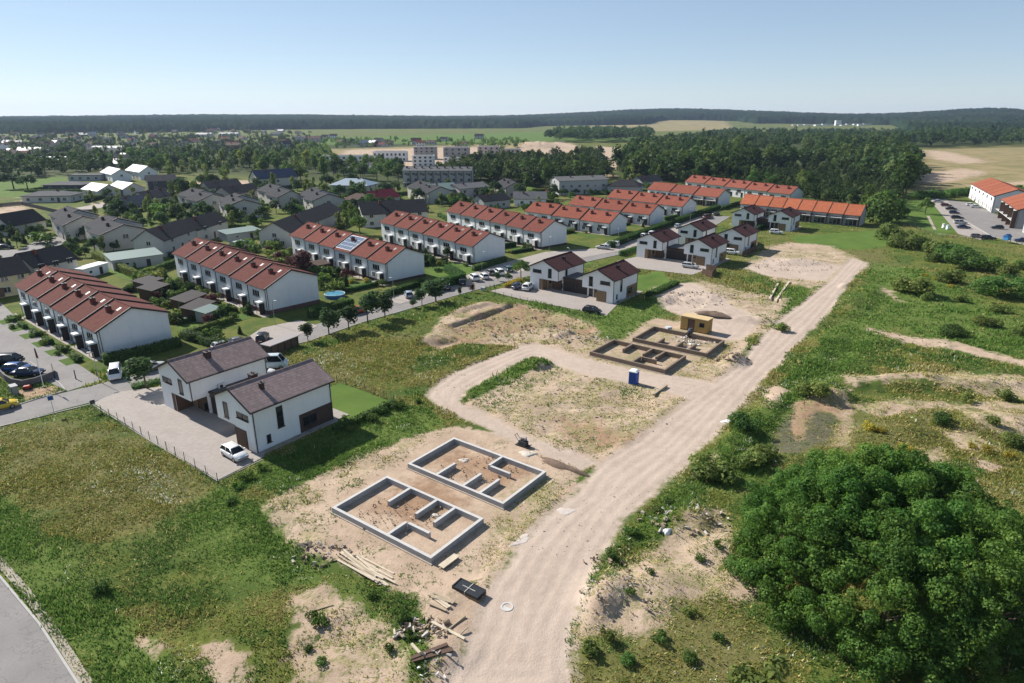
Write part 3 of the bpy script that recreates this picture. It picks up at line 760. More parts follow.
M_FLANK_SHADE = plain((.36, .355, .35), .85, var=.25, scale=1.5, dirt=.2)  # foundation flanks: concrete toned down to paint in their shade
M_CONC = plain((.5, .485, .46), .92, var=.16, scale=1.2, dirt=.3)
M_CONCD = plain((.2, .15, .115), .92, var=.3, scale=1.5, dirt=.3)
M_BRICK = brick_mat((.16, .07, .05), (.115, .052, .04), (.2, .17, .15))
M_BRICKD = brick_mat((.095, .052, .04), (.065, .037, .03), (.1, .085, .075))
M_BLOCKS = brick_mat((.32, .315, .3), (.38, .37, .36), (.3, .29, .28))
T_RED1 = tile_mat((.125, .046, .037)); T_RED2 = tile_mat((.165, .058, .043)); T_RED3 = tile_mat((.235, .078, .052)); T_ORANGE = tile_mat((.37, .118, .06)); T_ORANGE2 = tile_mat((.27, .09, .052))
T_TAUPE = tile_mat((.25, .19, .18), .26, .36, .4, axis='y'); T_MAROON = tile_mat((.078, .036, .035), .2, .36, .4, axis='y')
T_GREY = tile_mat((.05, .05, .054), .3); T_DGREY = tile_mat((.03, .03, .033), .3); T_LGREY = tile_mat((.13, .13, .13), .25)
T_PALE = plain((.40, .40, .40), .6, var=.08, scale=.6); T_STEEL = plain((.42, .48, .52), .35, .6, var=.1, scale=.8)
T_BLUE = plain((.05, .06, .1), .4, .2, var=.15); T_GREEN = plain((.16, .22, .2), .6, var=.12); T_CRIMSON = tile_mat((.32, .045, .06), .2); T_BROWNR = tile_mat((.12, .085, .07), .25)
CH_BRICK = brick_mat((.2, .046, .032), (.16, .038, .027), (.14, .06, .05))

_win = {}
def win_mesh(wd, ht, nv=1, nh=0, fr=None, sill=True):
    fr = fr or M_FRAME
    key = (round(wd, 2), round(ht, 2), nv, nh, fr.name, sill)
    if key in _win: return _win[key]
    mb = MB(); t = .07; d0, d1 = -.055, .0
    mb.box(-wd / 2, wd / 2, d0, d1, 0, t); mb.box(-wd / 2, wd / 2, d0, d1, ht - t, ht)
    mb.box(-wd / 2, -wd / 2 + t, d0, d1, t, ht - t); mb.box(wd / 2 - t, wd / 2, d0, d1, t, ht - t)
    for i in range(nv):
        x = -wd / 2 + wd * (i + 1) / (nv + 1); mb.box(x - t / 2, x + t / 2, d0, d1, t, ht - t)
    for i in range(nh):
        z = ht * (i + 1) / (nh + 1); mb.box(-wd / 2 + t, wd / 2 - t, d0 + .004, d1, z - t / 2, z + t / 2)
    mb.box(-wd / 2 + t * .5, wd / 2 - t * .5, -.02, -.003, t * .5, ht - t * .5, 1)
    if sill: mb.box(-wd / 2 - .08, wd / 2 + .08, -.16, 0, -.06, -.002, 2)
    _win[key] = mb.mesh('window', [fr, M_GLASS, M_DARK]); return _win[key]
FACE = {'f': 0, 'r': 90, 'b': 180, 'l': -90}     # outward -y, +x, +y, -x
def window(parent, x, y, z, wd, ht, face='f', nv=1, nh=0, fr=None, sill=True, name='window'):
    return put(name, win_mesh(wd, ht, nv, nh, fr, sill), parent, (x, y, z), R(FACE[face]))
_door = {}
def door(parent, x, y, z, wd, ht, face='f', mat=None, name='door', glazed=False):
    key = (wd, ht, (mat or M_BROWN).name, glazed)
    if key not in _door:
        mb = MB(); mb.box(-wd / 2, wd / 2, -.05, 0, 0, ht)
        mb.box(-wd / 2 - .07, -wd / 2, -.07, 0, 0, ht + .07, 1); mb.box(wd / 2, wd / 2 + .07, -.07, 0, 0, ht + .07, 1); mb.box(-wd / 2, wd / 2, -.07, 0, ht, ht + .07, 1)
        if wd > 1.8:
            for k in range(1, 5): mb.box(-wd / 2, wd / 2, -.062, -.05, ht * k / 5 - .015, ht * k / 5 + .015, 1)
        if glazed: mb.box(-wd * .25, wd * .25, -.056, -.05, ht * .55, ht * .88, 2)
        _door[key] = mb.mesh('door', [mat or M_BROWN, M_DARK, M_GLASS])
    return put(name, _door[key], parent, (x, y, z), R(FACE[face]))
def frame_of(A, ang):
    """ang: world direction (deg) from the near corner A along the front towards its other end (to the left)"""
    return (float(A[0]), float(A[1]), 0.0), R(ang - 180)
def footprint(A, ang, Wd, D, pad=0.0):
    u = np.array([math.cos(R(ang)), math.sin(R(ang))]); v = np.array([u[1], -u[0]]); A = np.asarray(A, float)
    q = [A - u * pad - v * pad, A + u * (Wd + pad) - v * pad, A + u * (Wd + pad) + v * (D + pad), A - u * pad + v * (D + pad)]
    return [tuple(c) for c in q]
_ch = {}
def chimney(parent, x, y, z, s=.75, h=1.0, mat=None):
    key = (s, h, (mat or CH_BRICK).name)
    if key not in _ch:
        mb = MB(); mb.box(-s / 2, s / 2, -s / 2, s / 2, -.7, h, 0); mb.box(-s / 2 - .07, s / 2 + .07, -s / 2 - .07, s / 2 + .07, h, h + .1, 1)
        for a in (-.18, .18): mb.tube((a * s / .75, 0, h + .1), (a * s / .75, 0, h + .3), .09, 6, mi=1)
        _ch[key] = mb.mesh('chimney', [mat or CH_BRICK, M_DARK])
    return put('chimney', _ch[key], parent, (x, y, z))

def block(name, label, cat, A, ang, n=6, w=7.4, D=12.0, ze=5.4, rise=2.95, back=.7, step=.2, wall=None, roof=None, plinth=None,
          chim=1, lod=0, group=None, stag=0.0, porch=True, gable_win=0, solar=(), wins=1, ov=.45, balcony=False, frame=None, gable_l=True, chm=None, base=None, pmat=None):
    """row of gabled units; ridge along the front; local x runs to the right, y into the depth"""
    wall = wall or M_WALL; roof = roof or T_RED1
    loc, rz = frame_of(A, ang)
    H = thing(name, label, cat, loc, rz, group)
    BLOCKED.append(footprint(A, ang, n * w, D + abs(stag) * n))
    mw = MB()
    for i in range(n):
        x1 = -i * w - .002; x0 = -(i + 1) * w + .002; o = step * i; sy_ = stag * i
        mw.extx([(sy_, 0), (sy_ + D, 0), (sy_ + D, ze + back + o), (sy_ + D / 2, ze + rise + o), (sy_, ze + o)], x0, x1)
    mw.build('wall', wall, H)
    mp = MB(); pd = .05
    if plinth:
        mp.box(-n * w - pd, pd, -pd, 0, 0, plinth) if stag == 0 else None
        mp.box(0, pd, 0, D, 0, plinth); mp.box(-n * w - pd, -n * w, (n - 1) * stag, D + (n - 1) * stag, 0, plinth); mp.box(-n * w - pd, pd, D, D + pd, 0, plinth) if stag == 0 else None
        mp.build('plinth', pmat or M_BRICK, H)
    ridge_y = D / 2
    kf = rise / ridge_y; kb = (rise - back) / (D - ridge_y)
    for i in range(n):
        o = step * i; sy_ = stag * i
        x1 = -i * w + (.3 if i == 0 else .0); x0 = -(i + 1) * w - (.3 if i == n - 1 else -.01)
        t = .16
        pf = (sy_ - ov, ze + o - kf * ov); pb = (sy_ + D + ov, ze + back + o - kb * ov); pr = (sy_ + ridge_y, ze + rise + o)
        m = MB(); m.extx([(pf[0], pf[1] + .02), (pr[0], pr[1] + .02), (pb[0], pb[1] + .02), (pb[0], pb[1] + .02 + t), (pr[0], pr[1] + .02 + t), (pf[0], pf[1] + .02 + t)], x0, x1, 0)
        m.m[0] = m.m[1] = 1
        if step > .1 or i == 0: m.box(x1 - .05, x1 + .06, pf[0], pf[0] + .01, 0, .01, 1) if False else None
        # verge board and gutters
        m.extx([(pf[0], pf[1] - .12), (pr[0], pr[1] - .12), (pb[0], pb[1] - .12), (pb[0], pb[1] + .22), (pr[0], pr[1] + .235), (pf[0], pf[1] + .22)], x1 - .04, x1 + .1, 1)
        m.tube((x0, pf[0] - .07, pf[1] + .06), (x1, pf[0] - .07, pf[1] + .06), .08, 5, mi=1)
        if lod < 2: m.tube((x0, pr[0], pr[1] + .2), (x1, pr[0], pr[1] + .2), .12, 5, mi=0)
        rf = m.build('roof', [roof, M_DARK], H)
        nch = chim
        for c in range(nch):
            cx = -(i + (c + .5) / nch) * w; cy = sy_ + ridge_y * .62
            chimney(rf, cx - .3, cy, ze + o + kf * ridge_y * .62 + .15, .8, .95, chm)
            if lod == 0:
                hx = cx + 1.5; y0 = ridge_y * .8
                m2 = MB(); zz = ze + o + kf * y0 + .2
                m2.add([(hx - .35, y0 + sy_ - .4, zz - kf * .4), (hx + .35, y0 + sy_ - .4, zz - kf * .4), (hx + .35, y0 + sy_ + .4, zz + kf * .4), (hx - .35, y0 + sy_ + .4, zz + kf * .4)], [(0, 1, 2, 3)])
                m2.build('roof_hatch', plain((.2, .2, .21), .5), rf)
        if i in solar:
            ms = MB(); L = math.hypot(1, kf)
            for a in range(5):
                for b in range(4):
                    xa = -(i + 1) * w + .5 + a * (w - 1) / 5; ya = .3 + b * 1.28
                    q = [(xa, ya), (xa + (w - 1) / 5 - .08, ya), (xa + (w - 1) / 5 - .08, ya + 1.2), (xa, ya + 1.2)]
                    ms.add([(x, y, ze + o + kf * y + .26) for x, y in q], [(0, 1, 2, 3)], 0)
            ms.extx([(.2, ze + o + kf * .2 + .2), (5.5, ze + o + kf * 5.5 + .2), (5.5, ze + o + kf * 5.5 + .245), (.2, ze + o + kf * .2 + .245)], -(i + 1) * w + .4, -i * w - .4, 1)
            ms.build('solar_panel', [plain((.16, .2, .26), .12, .3, .6, var=.1), plain((.3, .32, .35), .4, .5)], H)
        for u in range(wins):
            ux = -(i + u / wins) * w; uw = w / wins
            # upper storey
            window(H, ux - uw * .55, sy_, ze + o - 2.35, min(3.0, uw * .42), 1.35, 'f', 2, 0, frame)
            if lod < 2:
                window(H, ux - uw * .72, sy_, .95 + o * .5, 1.3, 1.3, 'f', 1, 0, frame)
                door(H, ux - uw * .25, sy_, 0.12, 1.0, 2.1 + o * .3, 'f', M_DARK, glazed=True)
                window(H, ux - uw * .5, sy_ + D, ze + o - 1.9, 1.6, 1.3, 'b', 1, 0, frame)
                window(H, ux - uw * .5, sy_ + D, .3, 2.2, 2.1, 'b', 1, 0, frame, False)
            if porch:
                mq = MB(); px0, px1 = ux - uw * .25 - .8, ux - uw * .25 + .75; zp = 2.45 + o * .4
                mq.box(px0, px1, sy_ - 1.3, sy_ + .0, zp, zp + .3, 0)
                mq.box(px1 - .3, px1 - .02, sy_ - 1.1, sy_ - .02, 0, zp - .002, 1); mq.box(px0 + .05, px0 + .13, sy_ - 1.2, sy_ - 1.12, 0, zp - .002, 1)
                mq.build('porch', [M_TRIMW, M_DARK], H)
            if balcony:
                mq = MB(); zb = 2.7
                mq.box(ux - uw + .15, ux - .15, sy_ - 1.4, sy_, zb, zb + .15, 1)
                for z_ in (.35, .7, 1.0): mq.box(ux - uw + .15, ux - .15, sy_ - 1.4, sy_ - 1.36, zb + z_, zb + z_ + .05, 0)
                for k in range(8): mq.box(ux - uw + .2 + k * (uw - .4) / 7.2, ux - uw + .25 + k * (uw - .4) / 7.2, sy_ - 1.39, sy_ - 1.37, zb + .1, zb + 1.05, 0)
                mq.box(ux - .1, ux + .05, sy_ - 1.5, sy_, 0, ze - .3, 2)
                mq.build('balcony', [M_DARK, M_FRAME, M_BROWN], H)
                window(H, ux - uw * .5, sy_, .1, uw * .7, 2.2, 'f', 2, 0, frame, False)
        if lod < 2 and not balcony:
            md = MB(); md.tube((-i * w - .02, sy_ - .08, 0.0), (-i * w - .02, sy_ - .08, ze + o - .25), .065, 5); md.build('downpipe', M_DARK, H)
    gl = -(n - 1) * stag
    if gable_win:
        window(H, 0, D * .5, ze - 1.9, 1.7, 1.4, 'r', 1, 0, frame)
        if gable_win > 1: window(H, 0, D * .28, .9, 1.2, 1.3, 'r', 1, 0, frame); window(H, 0, D * .72, .9, 1.2, 1.3, 'r', 1, 0, frame)
        if gable_l: window(H, -n * w, (n - 1) * stag + D * .5, ze - 1.9, 1.7, 1.4, 'l', 1, 0, frame)
    if lod < 2:
        md = MB(); md.tube((.06, .3, 0), (.06, .3, ze - .1), .06, 5); md.build('downpipe', M_DARK, H)
    return H

def hip(name, label, cat, ctr, ang, W, D, ze, rise, wall, roof, group=None, ridge=.4, nwin=3, ov=.6, chim=1, front=True):
    """hipped roof house centred on ctr; ang is the world direction of local +x"""
    H = thing(name, label, cat, (ctr[0], ctr[1], 0), R(ang), group)
    ca, sa = math.cos(R(ang)), math.sin(R(ang))
    BLOCKED.append([(ctr[0] + x * ca - y * sa, ctr[1] + x * sa + y * ca) for x, y in ((-W / 2, -D / 2), (W / 2, -D / 2), (W / 2, D / 2), (-W / 2, D / 2))])
    m = MB(); m.box(-W / 2, W / 2, -D / 2, D / 2, 0, ze); m.build('wall', wall, H)
    a, b = W / 2 + ov, D / 2 + ov; r = W / 2 * ridge; z0 = ze + .0; m = MB()
    m.add([(-a, -b, z0), (a, -b, z0), (a, b, z0), (-a, b, z0), (-a, -b, z0 + .2), (a, -b, z0 + .2), (a, b, z0 + .2), (-a, b, z0 + .2), (-r, 0, z0 + rise), (r, 0, z0 + rise)],
          [(3, 2, 1, 0), (0, 1, 5, 4), (1, 2, 6, 5), (2, 3, 7, 6), (3, 0, 4, 7)], 1)
    k = len(m.v) - 10
    for f in ((4, 5, 9, 8), (5, 6, 9), (6, 7, 8, 9), (7, 4, 8)): m.f.append([k + q for q in f]); m.m.append(0)
    rf = m.build('roof', [roof, M_DARK], H)
    if chim: chimney(rf, W * .12, 0, z0 + rise - .2, .7, .8)
    for st in range(2 if ze > 4.5 else 1):
        for q in range(nwin):
            x = -W / 2 + W * (q + .5) / nwin
            window(H, x, -D / 2, .9 + st * 2.8, 1.5, 1.3, 'f'); window(H, x, D / 2, .9 + st * 2.8, 1.5, 1.3, 'b')
        for q in range(2):
            y = -D / 2 + D * (q + .5) / 2
            window(H, W / 2, y, .9 + st * 2.8, 1.3, 1.3, 'r'); window(H, -W / 2, y, .9 + st * 2.8, 1.3, 1.3, 'l')
    door(H, W * .25, -D / 2, .1, 1.0, 2.1)
    return H
def gabled(name, label, cat, ctr, ang, W, D, ze, rise, wall, roof, group=None, nwin=2, chim=1, ov=.5, lod=1, gw=1, over=0.0):
    """simple gabled house centred on ctr; ridge along local x (world direction ang)"""
    H = thing(name, label, cat, (ctr[0], ctr[1], 0), R(ang), group)
    ca, sa = math.cos(R(ang)), math.sin(R(ang))
    BLOCKED.append([(ctr[0] + x * ca - y * sa, ctr[1] + x * sa + y * ca) for x, y in ((-W / 2, -D / 2), (W / 2, -D / 2), (W / 2, D / 2), (-W / 2, D / 2))])
    m = MB(); m.extx([(-D / 2, 0), (D / 2, 0), (D / 2, ze), (0, ze + rise), (-D / 2, ze)], -W / 2, W / 2); m.build('wall', wall, H)
    k = rise / (D / 2); t = .16; m = MB()
    m.extx([(-D / 2 - ov, ze - k * ov + .01), (0, ze + rise + .01), (D / 2 + ov, ze - k * ov + .01), (D / 2 + ov, ze - k * ov + t), (0, ze + rise + t), (-D / 2 - ov, ze - k * ov + t)], -W / 2 - ov, W / 2 + ov, 0)
    m.m[0] = m.m[1] = 1; m.m[2] = m.m[3] = 1
    rf = m.build('roof', [roof, M_DARK], H)
    for c in range(chim): chimney(rf, (-.2 + .45 * c) * W, -D * .12, ze + rise - .35, .7, .7)
    two = ze > 4.5
    for st in range(2 if two else 1):
        for q in range(nwin):
            x = -W / 2 + W * (q + .5) / nwin
            window(H, x, -D / 2, .9 + st * 2.75, 1.5, 1.35, 'f')
            if lod < 2: window(H, x, D / 2, .9 + st * 2.75, 1.5, 1.35, 'b')
    if gw:
        for s, f in ((1, 'r'), (-1, 'l')):
            window(H, s * W / 2, 0, ze - .9 if not two else ze - 1.6, 1.4, 1.3, f)
            if gw > 1: window(H, s * W / 2, -D * .25, .9, 1.2, 1.3, f); window(H, s * W / 2, D * .25, .9, 1.2, 1.3, f)
    door(H, W * .02 + .1, -D / 2, .1, 1.0, 2.1)
    return H
def flat(name, label, cat, ctr, ang, W, D, ht, wall, group=None, nwin=3, storeys=2, fr=None, trim=None, roofm=None):
    H = thing(name, label, cat, (ctr[0], ctr[1], 0), R(ang), group)
    ca, sa = math.cos(R(ang)), math.sin(R(ang))
    BLOCKED.append([(ctr[0] + x * ca - y * sa, ctr[1] + x * sa + y * ca) for x, y in ((-W / 2, -D / 2), (W / 2, -D / 2), (W / 2, D / 2), (-W / 2, D / 2))])
    m = MB(); m.box(-W / 2, W / 2, -D / 2, D / 2, 0, ht); m.build('wall', wall, H)
    m = MB(); m.box(-W / 2 - .15, W / 2 + .15, -D / 2 - .15, D / 2 + .15, ht, ht + .3, 0); m.box(-W / 2 + .3, W / 2 - .3, -D / 2 + .3, D / 2 - .3, ht + .3, ht + .34, 1); m.build('roof', [trim or M_DARK, roofm or T_LGREY], H)
    fh = ht / storeys
    for st in range(storeys):
        for q in range(nwin):
            x = -W / 2 + W * (q + .5) / nwin
            window(H, x, -D / 2, st * fh + .8, min(1.8, W / nwin * .5), fh * .48, 'f', 1, 0, fr, False)
            window(H, x, D / 2, st * fh + .8, min(1.8, W / nwin * .5), fh * .48, 'b', 1, 0, fr, False)
        window(H, W / 2, 0, st * fh + .8, 1.4, fh * .48, 'r', 1, 0, fr, False); window(H, -W / 2, 0, st * fh + .8, 1.4, fh * .48, 'l', 1, 0, fr, False)
    return H

def modern(name, label, A, ang, W=8.2, L=12.0, ze=5.5, rise=1.9, roof=None, mirror=False, wall=None, group=None, chim=((-2.2, 6.0),), brown=None, ac=False):
    """white gabled house, gable to the drive; recess under half of the upper floor"""
    wall = wall or M_WALL2; brown = brown or M_BROWN; roof = roof or T_TAUPE
    loc, rz = frame_of(A, ang)
    H = thing(name, label, 'house', loc, rz, group)
    BLOCKED.append(footprint(A, ang, W, L))
    m = MB(); zf = 2.75; ry = 2.4
    m.exty([(-W, zf), (0, zf), (0, ze), (-W / 2, ze + rise), (-W, ze)], 0, L)          # upper floor
    # ground floor: flush half and recessed half
    if not mirror: m.box(-W * .52, -.002, .002, L - .002, 0, zf - .002); m.box(-W + .002, -W * .52 - .002, ry, L - .002, 0, zf - .002)
    else: m.box(-W + .002, -W * .56, .002, L - .002, 0, zf - .002); m.box(-W * .56 + .002, -.002, ry, L - .002, 0, zf - .002)
    m.build('wall', wall, H)
    k = rise / (W / 2); ov = .5; t = .17; m = MB()
    x0, x1 = -W - ov, ov
    m.exty([(x0, ze - k * ov + .01), (-W / 2, ze + rise + .01), (x1, ze - k * ov + .01), (x1, ze - k * ov + t), (-W / 2, ze + rise + t + .02), (x0, ze - k * ov + t)], -.4, L + .4, 0)
    m.m[0] = m.m[1] = 1
    m.box(x1, x1 + .1, -.4, L + .4, ze - k * ov - .05, ze - k * ov + t - .02, 1); m.box(x0 - .1, x0, -.4, L + .4, ze - k * ov - .05, ze - k * ov + t - .02, 1)
    for s in (-.42, L + .38):                                                            # verge boards
        m.exty([(x0, ze - k * ov - .14), (-W / 2, ze + rise - .12), (x1, ze - k * ov - .14), (x1, ze - k * ov + t + .01), (-W / 2, ze + rise + t + .035), (x0, ze - k * ov + t + .01)], s, s + .05, 1)
    m.tube((-W / 2, -.4, ze + rise + t + .02), (-W / 2, L + .4, ze + rise + t + .02), .11, 6, mi=0)
    rf = m.build('roof', [roof, M_DARK], H)
    for q in chim:
        cx, cy = q[0], q[1]; sz = q[2] if len(q) > 2 else .75
        chimney(rf, cx, cy, ze + rise - k * abs(cx + W / 2) + .12, sz, .8, CH_DARK)
    md = MB(); md.tube((.07, .15, zf if mirror else 0), (.07, .15, ze - .05), .06, 6); md.build('downpipe', M_DARK, H)
    md = MB(); md.tube((.07, L - .15, 0), (.07, L - .15, ze - .05), .06, 6); md.build('downpipe', M_DARK, H)
    mm = (lambda x: x) if not mirror else (lambda x: -W - x)
    window(H, mm(-W * .72), 0, zf + .55, 1.0, 2.2, 'f', 0, 0, M_FRAMED)
    window(H, mm(-W * .26), 0, zf + 1.35, 2.5, .8, 'f', 1, 0, M_FRAMED)
    mp = MB()
    if not mirror:
        door(H, -W * .36, 0, .05, 2.3, 2.45, 'f', M_WOOD if brown is M_WOOD else M_BROWN, 'garage_door')
        door(H, -W * .7, ry, .05, 1.1, 2.2, 'f', M_WOOD, glazed=True); window(H, -W * .88, ry, .1, 1.1, 2.2, 'f', 0, 0, M_FRAMED, False)
        mp.box(-W * .52 - .05, -W * .52 - .003, .05, ry, .0, zf - .02); mp.box(-W * .515, -W * .505, -.03, 0, 0, zf - .02)
        mp.build('cladding', brown, H)
    else:
        door(H, -W * .2, ry, .05, 2.5, 2.45, 'f', M_BROWN, 'garage_door'); door(H, -W * .45, ry, .05, 1.1, 2.2, 'f', M_WOOD, glazed=True)
        mp.box(-W * .56 + .003, -W * .56 + .05, .05, ry, 0, zf - .02); mp.box(-W * .66, -W * .56, -.04, 0, 0, zf - .02)
        mp.build('cladding', brown, H)
    # right-hand long side
    if not mirror or not ac: window(H, 0, L * .32, 2.15, .95, 2.9, 'r', 0, 1, M_FRAMED)
    window(H, 0, L * .16, .75, .6, 1.1, 'r', 0, 0, M_FRAMED)
    m = MB(); m.box(.003, .06, L * .55, L - .02, .1, zf - .05); m.build('cladding', brown if brown is M_WOOD else M_BRICKD, H)
    window(H, .06, L * .68, .9, 2.2, 1.3, 'r', 1, 0, M_FRAMED)
    window(H, -W * .5, L, .1, 3.6, 2.3, 'b', 2, 0, M_FRAMED, False); window(H, -W * .5, L, zf + .5, 2.4, 1.6, 'b', 1, 0, M_FRAMED)
    window(H, -W, L * .4, zf + .8, 1.2, 1.2, 'l', 0, 0, M_FRAMED); window(H, -W, L * .7, zf + .8, 1.2, 1.2, 'l', 0, 0, M_FRAMED)
    m = MB(); m.box(-W - .4, .7, L, L + 2.2, 0, .1); m.box(.07, 1.0, 0, L, 0, .06); m.build('terrace', M_PAVE, H)
    if ac:
        m = MB(); m.box(.06, .42, 4.0, 4.95, 3.3, 4.0, 0); m.tube((.425, 4.35, 3.65), (.45, 4.35, 3.65), .27, 10, mi=1); m.build('air_conditioner', [M_FRAME, M_DARK], H)
    return H
CH_DARK = plain((.05, .03, .028), .7, var=.2)
def link(name, label, A, ang, W, y0, y1, ht=3.1, brown=None):
    """single-storey garage between two houses"""
    loc, rz = frame_of(A, ang); brown = brown or M_BRICKD
    H = thing(name, label, 'garage', loc, rz)
    m = MB(); m.box(-W + .01, -.01, y0, y1, 0, ht); m.build('wall', brown, H)
    m = MB(); m.box(-W + .01, -.01, y0 - .2, y1 + .2, ht, ht + .3, 1); m.box(-W + .2, -.2, y0 + .1, y1 - .1, ht + .3, ht + .33, 0); m.build('roof', [T_LGREY, M_DARK], H)
    for q in (.27, .73): door(H, -W * q, y0, .05, W * .38, 2.4, 'f', M_DARK, 'garage_door')
    m = MB(); m.box(-W * .5 - .1, -W * .5 + .1, y0 - .12, y0, 0, ht); m.build('pier', brown, H)
    return H
# ------------------------------------------------------------------ the estate
def row(name, label, fr, fl, base, n, step, **kw):
    """terrace from surveyed front eave ends and the foot of its near corner"""
    b = at(*base)
    ze = min(np.arange(4.2, 7.0, .05), key=lambda z: np.linalg.norm(at(*fr, z) - b))
    A = (at(*fr, ze) + b) / 2; B = at(*fl, ze + step * (n - 1))
    d = B - A; L = float(np.linalg.norm(d)); ang = math.degrees(math.atan2(d[1], d[0]))
    return block(name, label, 'terrace', A, ang, n, L / n, ze=float(ze), step=step, **kw), A, ang, L
TG = 'red roofed white terraces'
rows = {}
rows[1] = row('terraced_house', 'white terrace with six brown red roofs, nearest the parked white minivan', (97.6, 331), (16.4, 285), (101.6, 358), 6, .25, roof=T_RED1, group=TG, rise=2.9, back=.7, lod=0)
rows[2] = row('terraced_house', 'white terrace with brick foot, second from the near end, behind the garden sheds', (265.2, 288.6), (173.8, 253), (268, 315), 6, .25, roof=T_RED1, plinth=.9, group=TG, D=12.4, lod=0)
rows[3] = row('terraced_house', 'white terrace with solar panels on its fourth red roof', (386, 263), (291, 235), (387, 284), 6, .25, roof=T_RED2, plinth=.6, pmat=M_BRICKD, group=TG, solar=(2,), lod=0)
rows[4] = row('terraced_house', 'white terrace of six red roofs right behind the row of white parked cars', (473, 246), (381, 222), (473.5, 265), 6, .25, roof=T_RED2, plinth=.6, pmat=M_BRICKD, group=TG, lod=0)
rows[5] = row('terraced_house', 'white terrace of six red roofs with a lawn at its bare gable', (540.5, 232), (447, 211), (541, 249), 6, .25, roof=T_RED2, plinth=.6, pmat=M_BRICKD, group=TG, D=11.5, lod=1)
rows[6] = row('terraced_house', 'terrace of three wide red roofs, nearest of the two-chimney terraces', (609.2, 224), (525.7, 211), (609.7, 234), 3, .3, roof=T_RED3, group=TG, chim=2, wins=2, D=11, lod=1)
rows[7] = row('terraced_house', 'terrace of three wide red roofs in the middle of the two-chimney terraces', (649, 214.7), (569.4, 204), (649.4, 225), 3, .3, roof=T_RED3, group=TG, chim=2, wins=2, D=11, lod=1)
rows[8] = row('terraced_house', 'terrace of three wide red roofs, farthest of the two-chimney terraces beside the hedge', (681.9, 206.4), (607.7, 197), (682, 217.3), 3, .3, roof=T_RED3, group=TG, chim=2, wins=2, D=11, lod=1)
rows[9] = row('terraced_house', 'terrace with dark balconies under three plain red roofs', (717.8, 197), (647.8, 189), (717, 207), 3, .3, roof=T_RED3, group=TG, chim=0, wins=2, D=11, lod=1, balcony=True, porch=False)
rows[10] = row('terraced_house', 'long white terrace with red roofs against the big wood', (789.6, 194), (685.8, 181.4), (790, 203), 5, .3, roof=T_RED3, group=TG, chim=2, wins=2, D=11, lod=1, porch=False)
rows[11] = row('terraced_house', 'terrace of eight bright orange roofs with dark ground floor balconies', (860, 216), (740.8, 203.3), (858.5, 226), 8, .12, roof=T_ORANGE, chim=0, wins=1, D=10, lod=1, balcony=True, porch=False, wall=M_GREYW, rise=3.2)
def blk2(label, base, far, n, **kw):
    A = at(*base); B = at(*far); d = B - A
    return block('terraced_house', label, 'terrace', A, math.degrees(math.atan2(d[1], d[0])), n, float(np.linalg.norm(d)) / n, **kw)
blk2('white striped terrace with orange roofs beside the far car park', (991, 212.5), (968.6, 197.5), 6, roof=T_ORANGE2, D=15, ze=7.0, rise=3, step=.0, lod=1, porch=False, chim=0, wall=M_WALL)
blk2('orange roofed terrace with dark balconies, in front of the white striped terrace', (1014, 228.5), (998, 215.5), 4, roof=T_ORANGE2, D=15, ze=6.8, rise=3, step=.0, lod=1, porch=False, chim=0, balcony=True, wall=M_GREYW)
blk2('orange roofed terrace cut by the picture edge', (1052, 250), (1022, 232), 4, roof=T_ORANGE2, D=14, ze=6.8, rise=3, step=.0, lod=1, porch=False, chim=0, wall=M_GREYW)

# white gabled pairs joined by brick garages
def corner(eave, ze, ang):
    """wall corner from the surveyed eave corner"""
    u = np.array([math.cos(R(ang)), math.sin(R(ang))]); v = np.array([u[1], -u[0]])
    return at(*eave, ze - .2) + u * .55 + v * .4
def pair(e1, e2, ang, names, lname, llabel, ze=5.5, y0=3.2, y1=9.5, W=8.0, L=11.8, roof=None, brown=None, ch1=((-2.2, 6.0),), ch2=((-2.2, 6.0),), linkit=True, ac=False):
    A1, A2 = corner(e1, ze, ang), corner(e2, ze, ang)
    u = np.array([math.cos(R(ang)), math.sin(R(ang))]); v = np.array([u[1], -u[0]])
    modern('white_house', names[0], A1, ang, W, L, ze, 1.85, roof, True, brown=brown, chim=ch1, ac=ac)
    modern('white_house', names[1], A2, ang, W, L, ze, 1.85, roof, False, brown=brown, chim=ch2)
    if linkit:
        gap = float(np.dot(A1 - A2, u)) - W; off = float(np.dot(A1 - A2, v))
        link('brick_garage', llabel, A2 + u * W, ang, gap, y0, y1)
    return A1, A2
MA = 143.0
pair((186.9, 383.3), (250.4, 414), 143.7, ('white gabled house by the street tree, with an air conditioner on its side', 'taupe roofed white gabled house with the white hatchback at its corner'), 'g', 'dark brick garage between the two taupe roofed houses', 5.95, L=12.0, roof=T_TAUPE, ch1=((-2.6, 4.6, .8),), ch2=((-2.2, 3.2, .5), (-5.9, 4.4, .9)), ac=True)
pair((558.9, 271.6), (615, 281.7), MA, ('white house with maroon roof beside the two cars on the pale drive', 'white house with maroon roof beside the black car'), 'g', 'dark brick garage between the maroon roofed houses nearest the pit', 5.5, roof=T_MAROON, brown=M_WOOD)
pair((663.6, 242.6), (713.5, 248.5), MA, ('white house with maroon roof next to the hedge and lane', 'white house with maroon roof beside the dark fence box'), 'g', 'dark brick garage between the maroon roofed houses on the grassy lane', 5.5, roof=T_MAROON, brown=M_WOOD)
pair((703.3, 231.6), (746.5, 237), MA, ('white house with maroon roof at the back of the middle four', 'white house with maroon roof behind a parked white car and rubble field'), 'g', '', 5.5, roof=T_MAROON, brown=M_WOOD, linkit=False)
pair((755.4, 215), (793, 217.7), MA, ('white house with maroon roof in front of the orange terrace', 'white house with maroon roof on the far lawn, last of its street'), 'g', 'dark brick garage in front of the orange terrace', 5.3, roof=T_MAROON, brown=M_WOOD, y1=8)

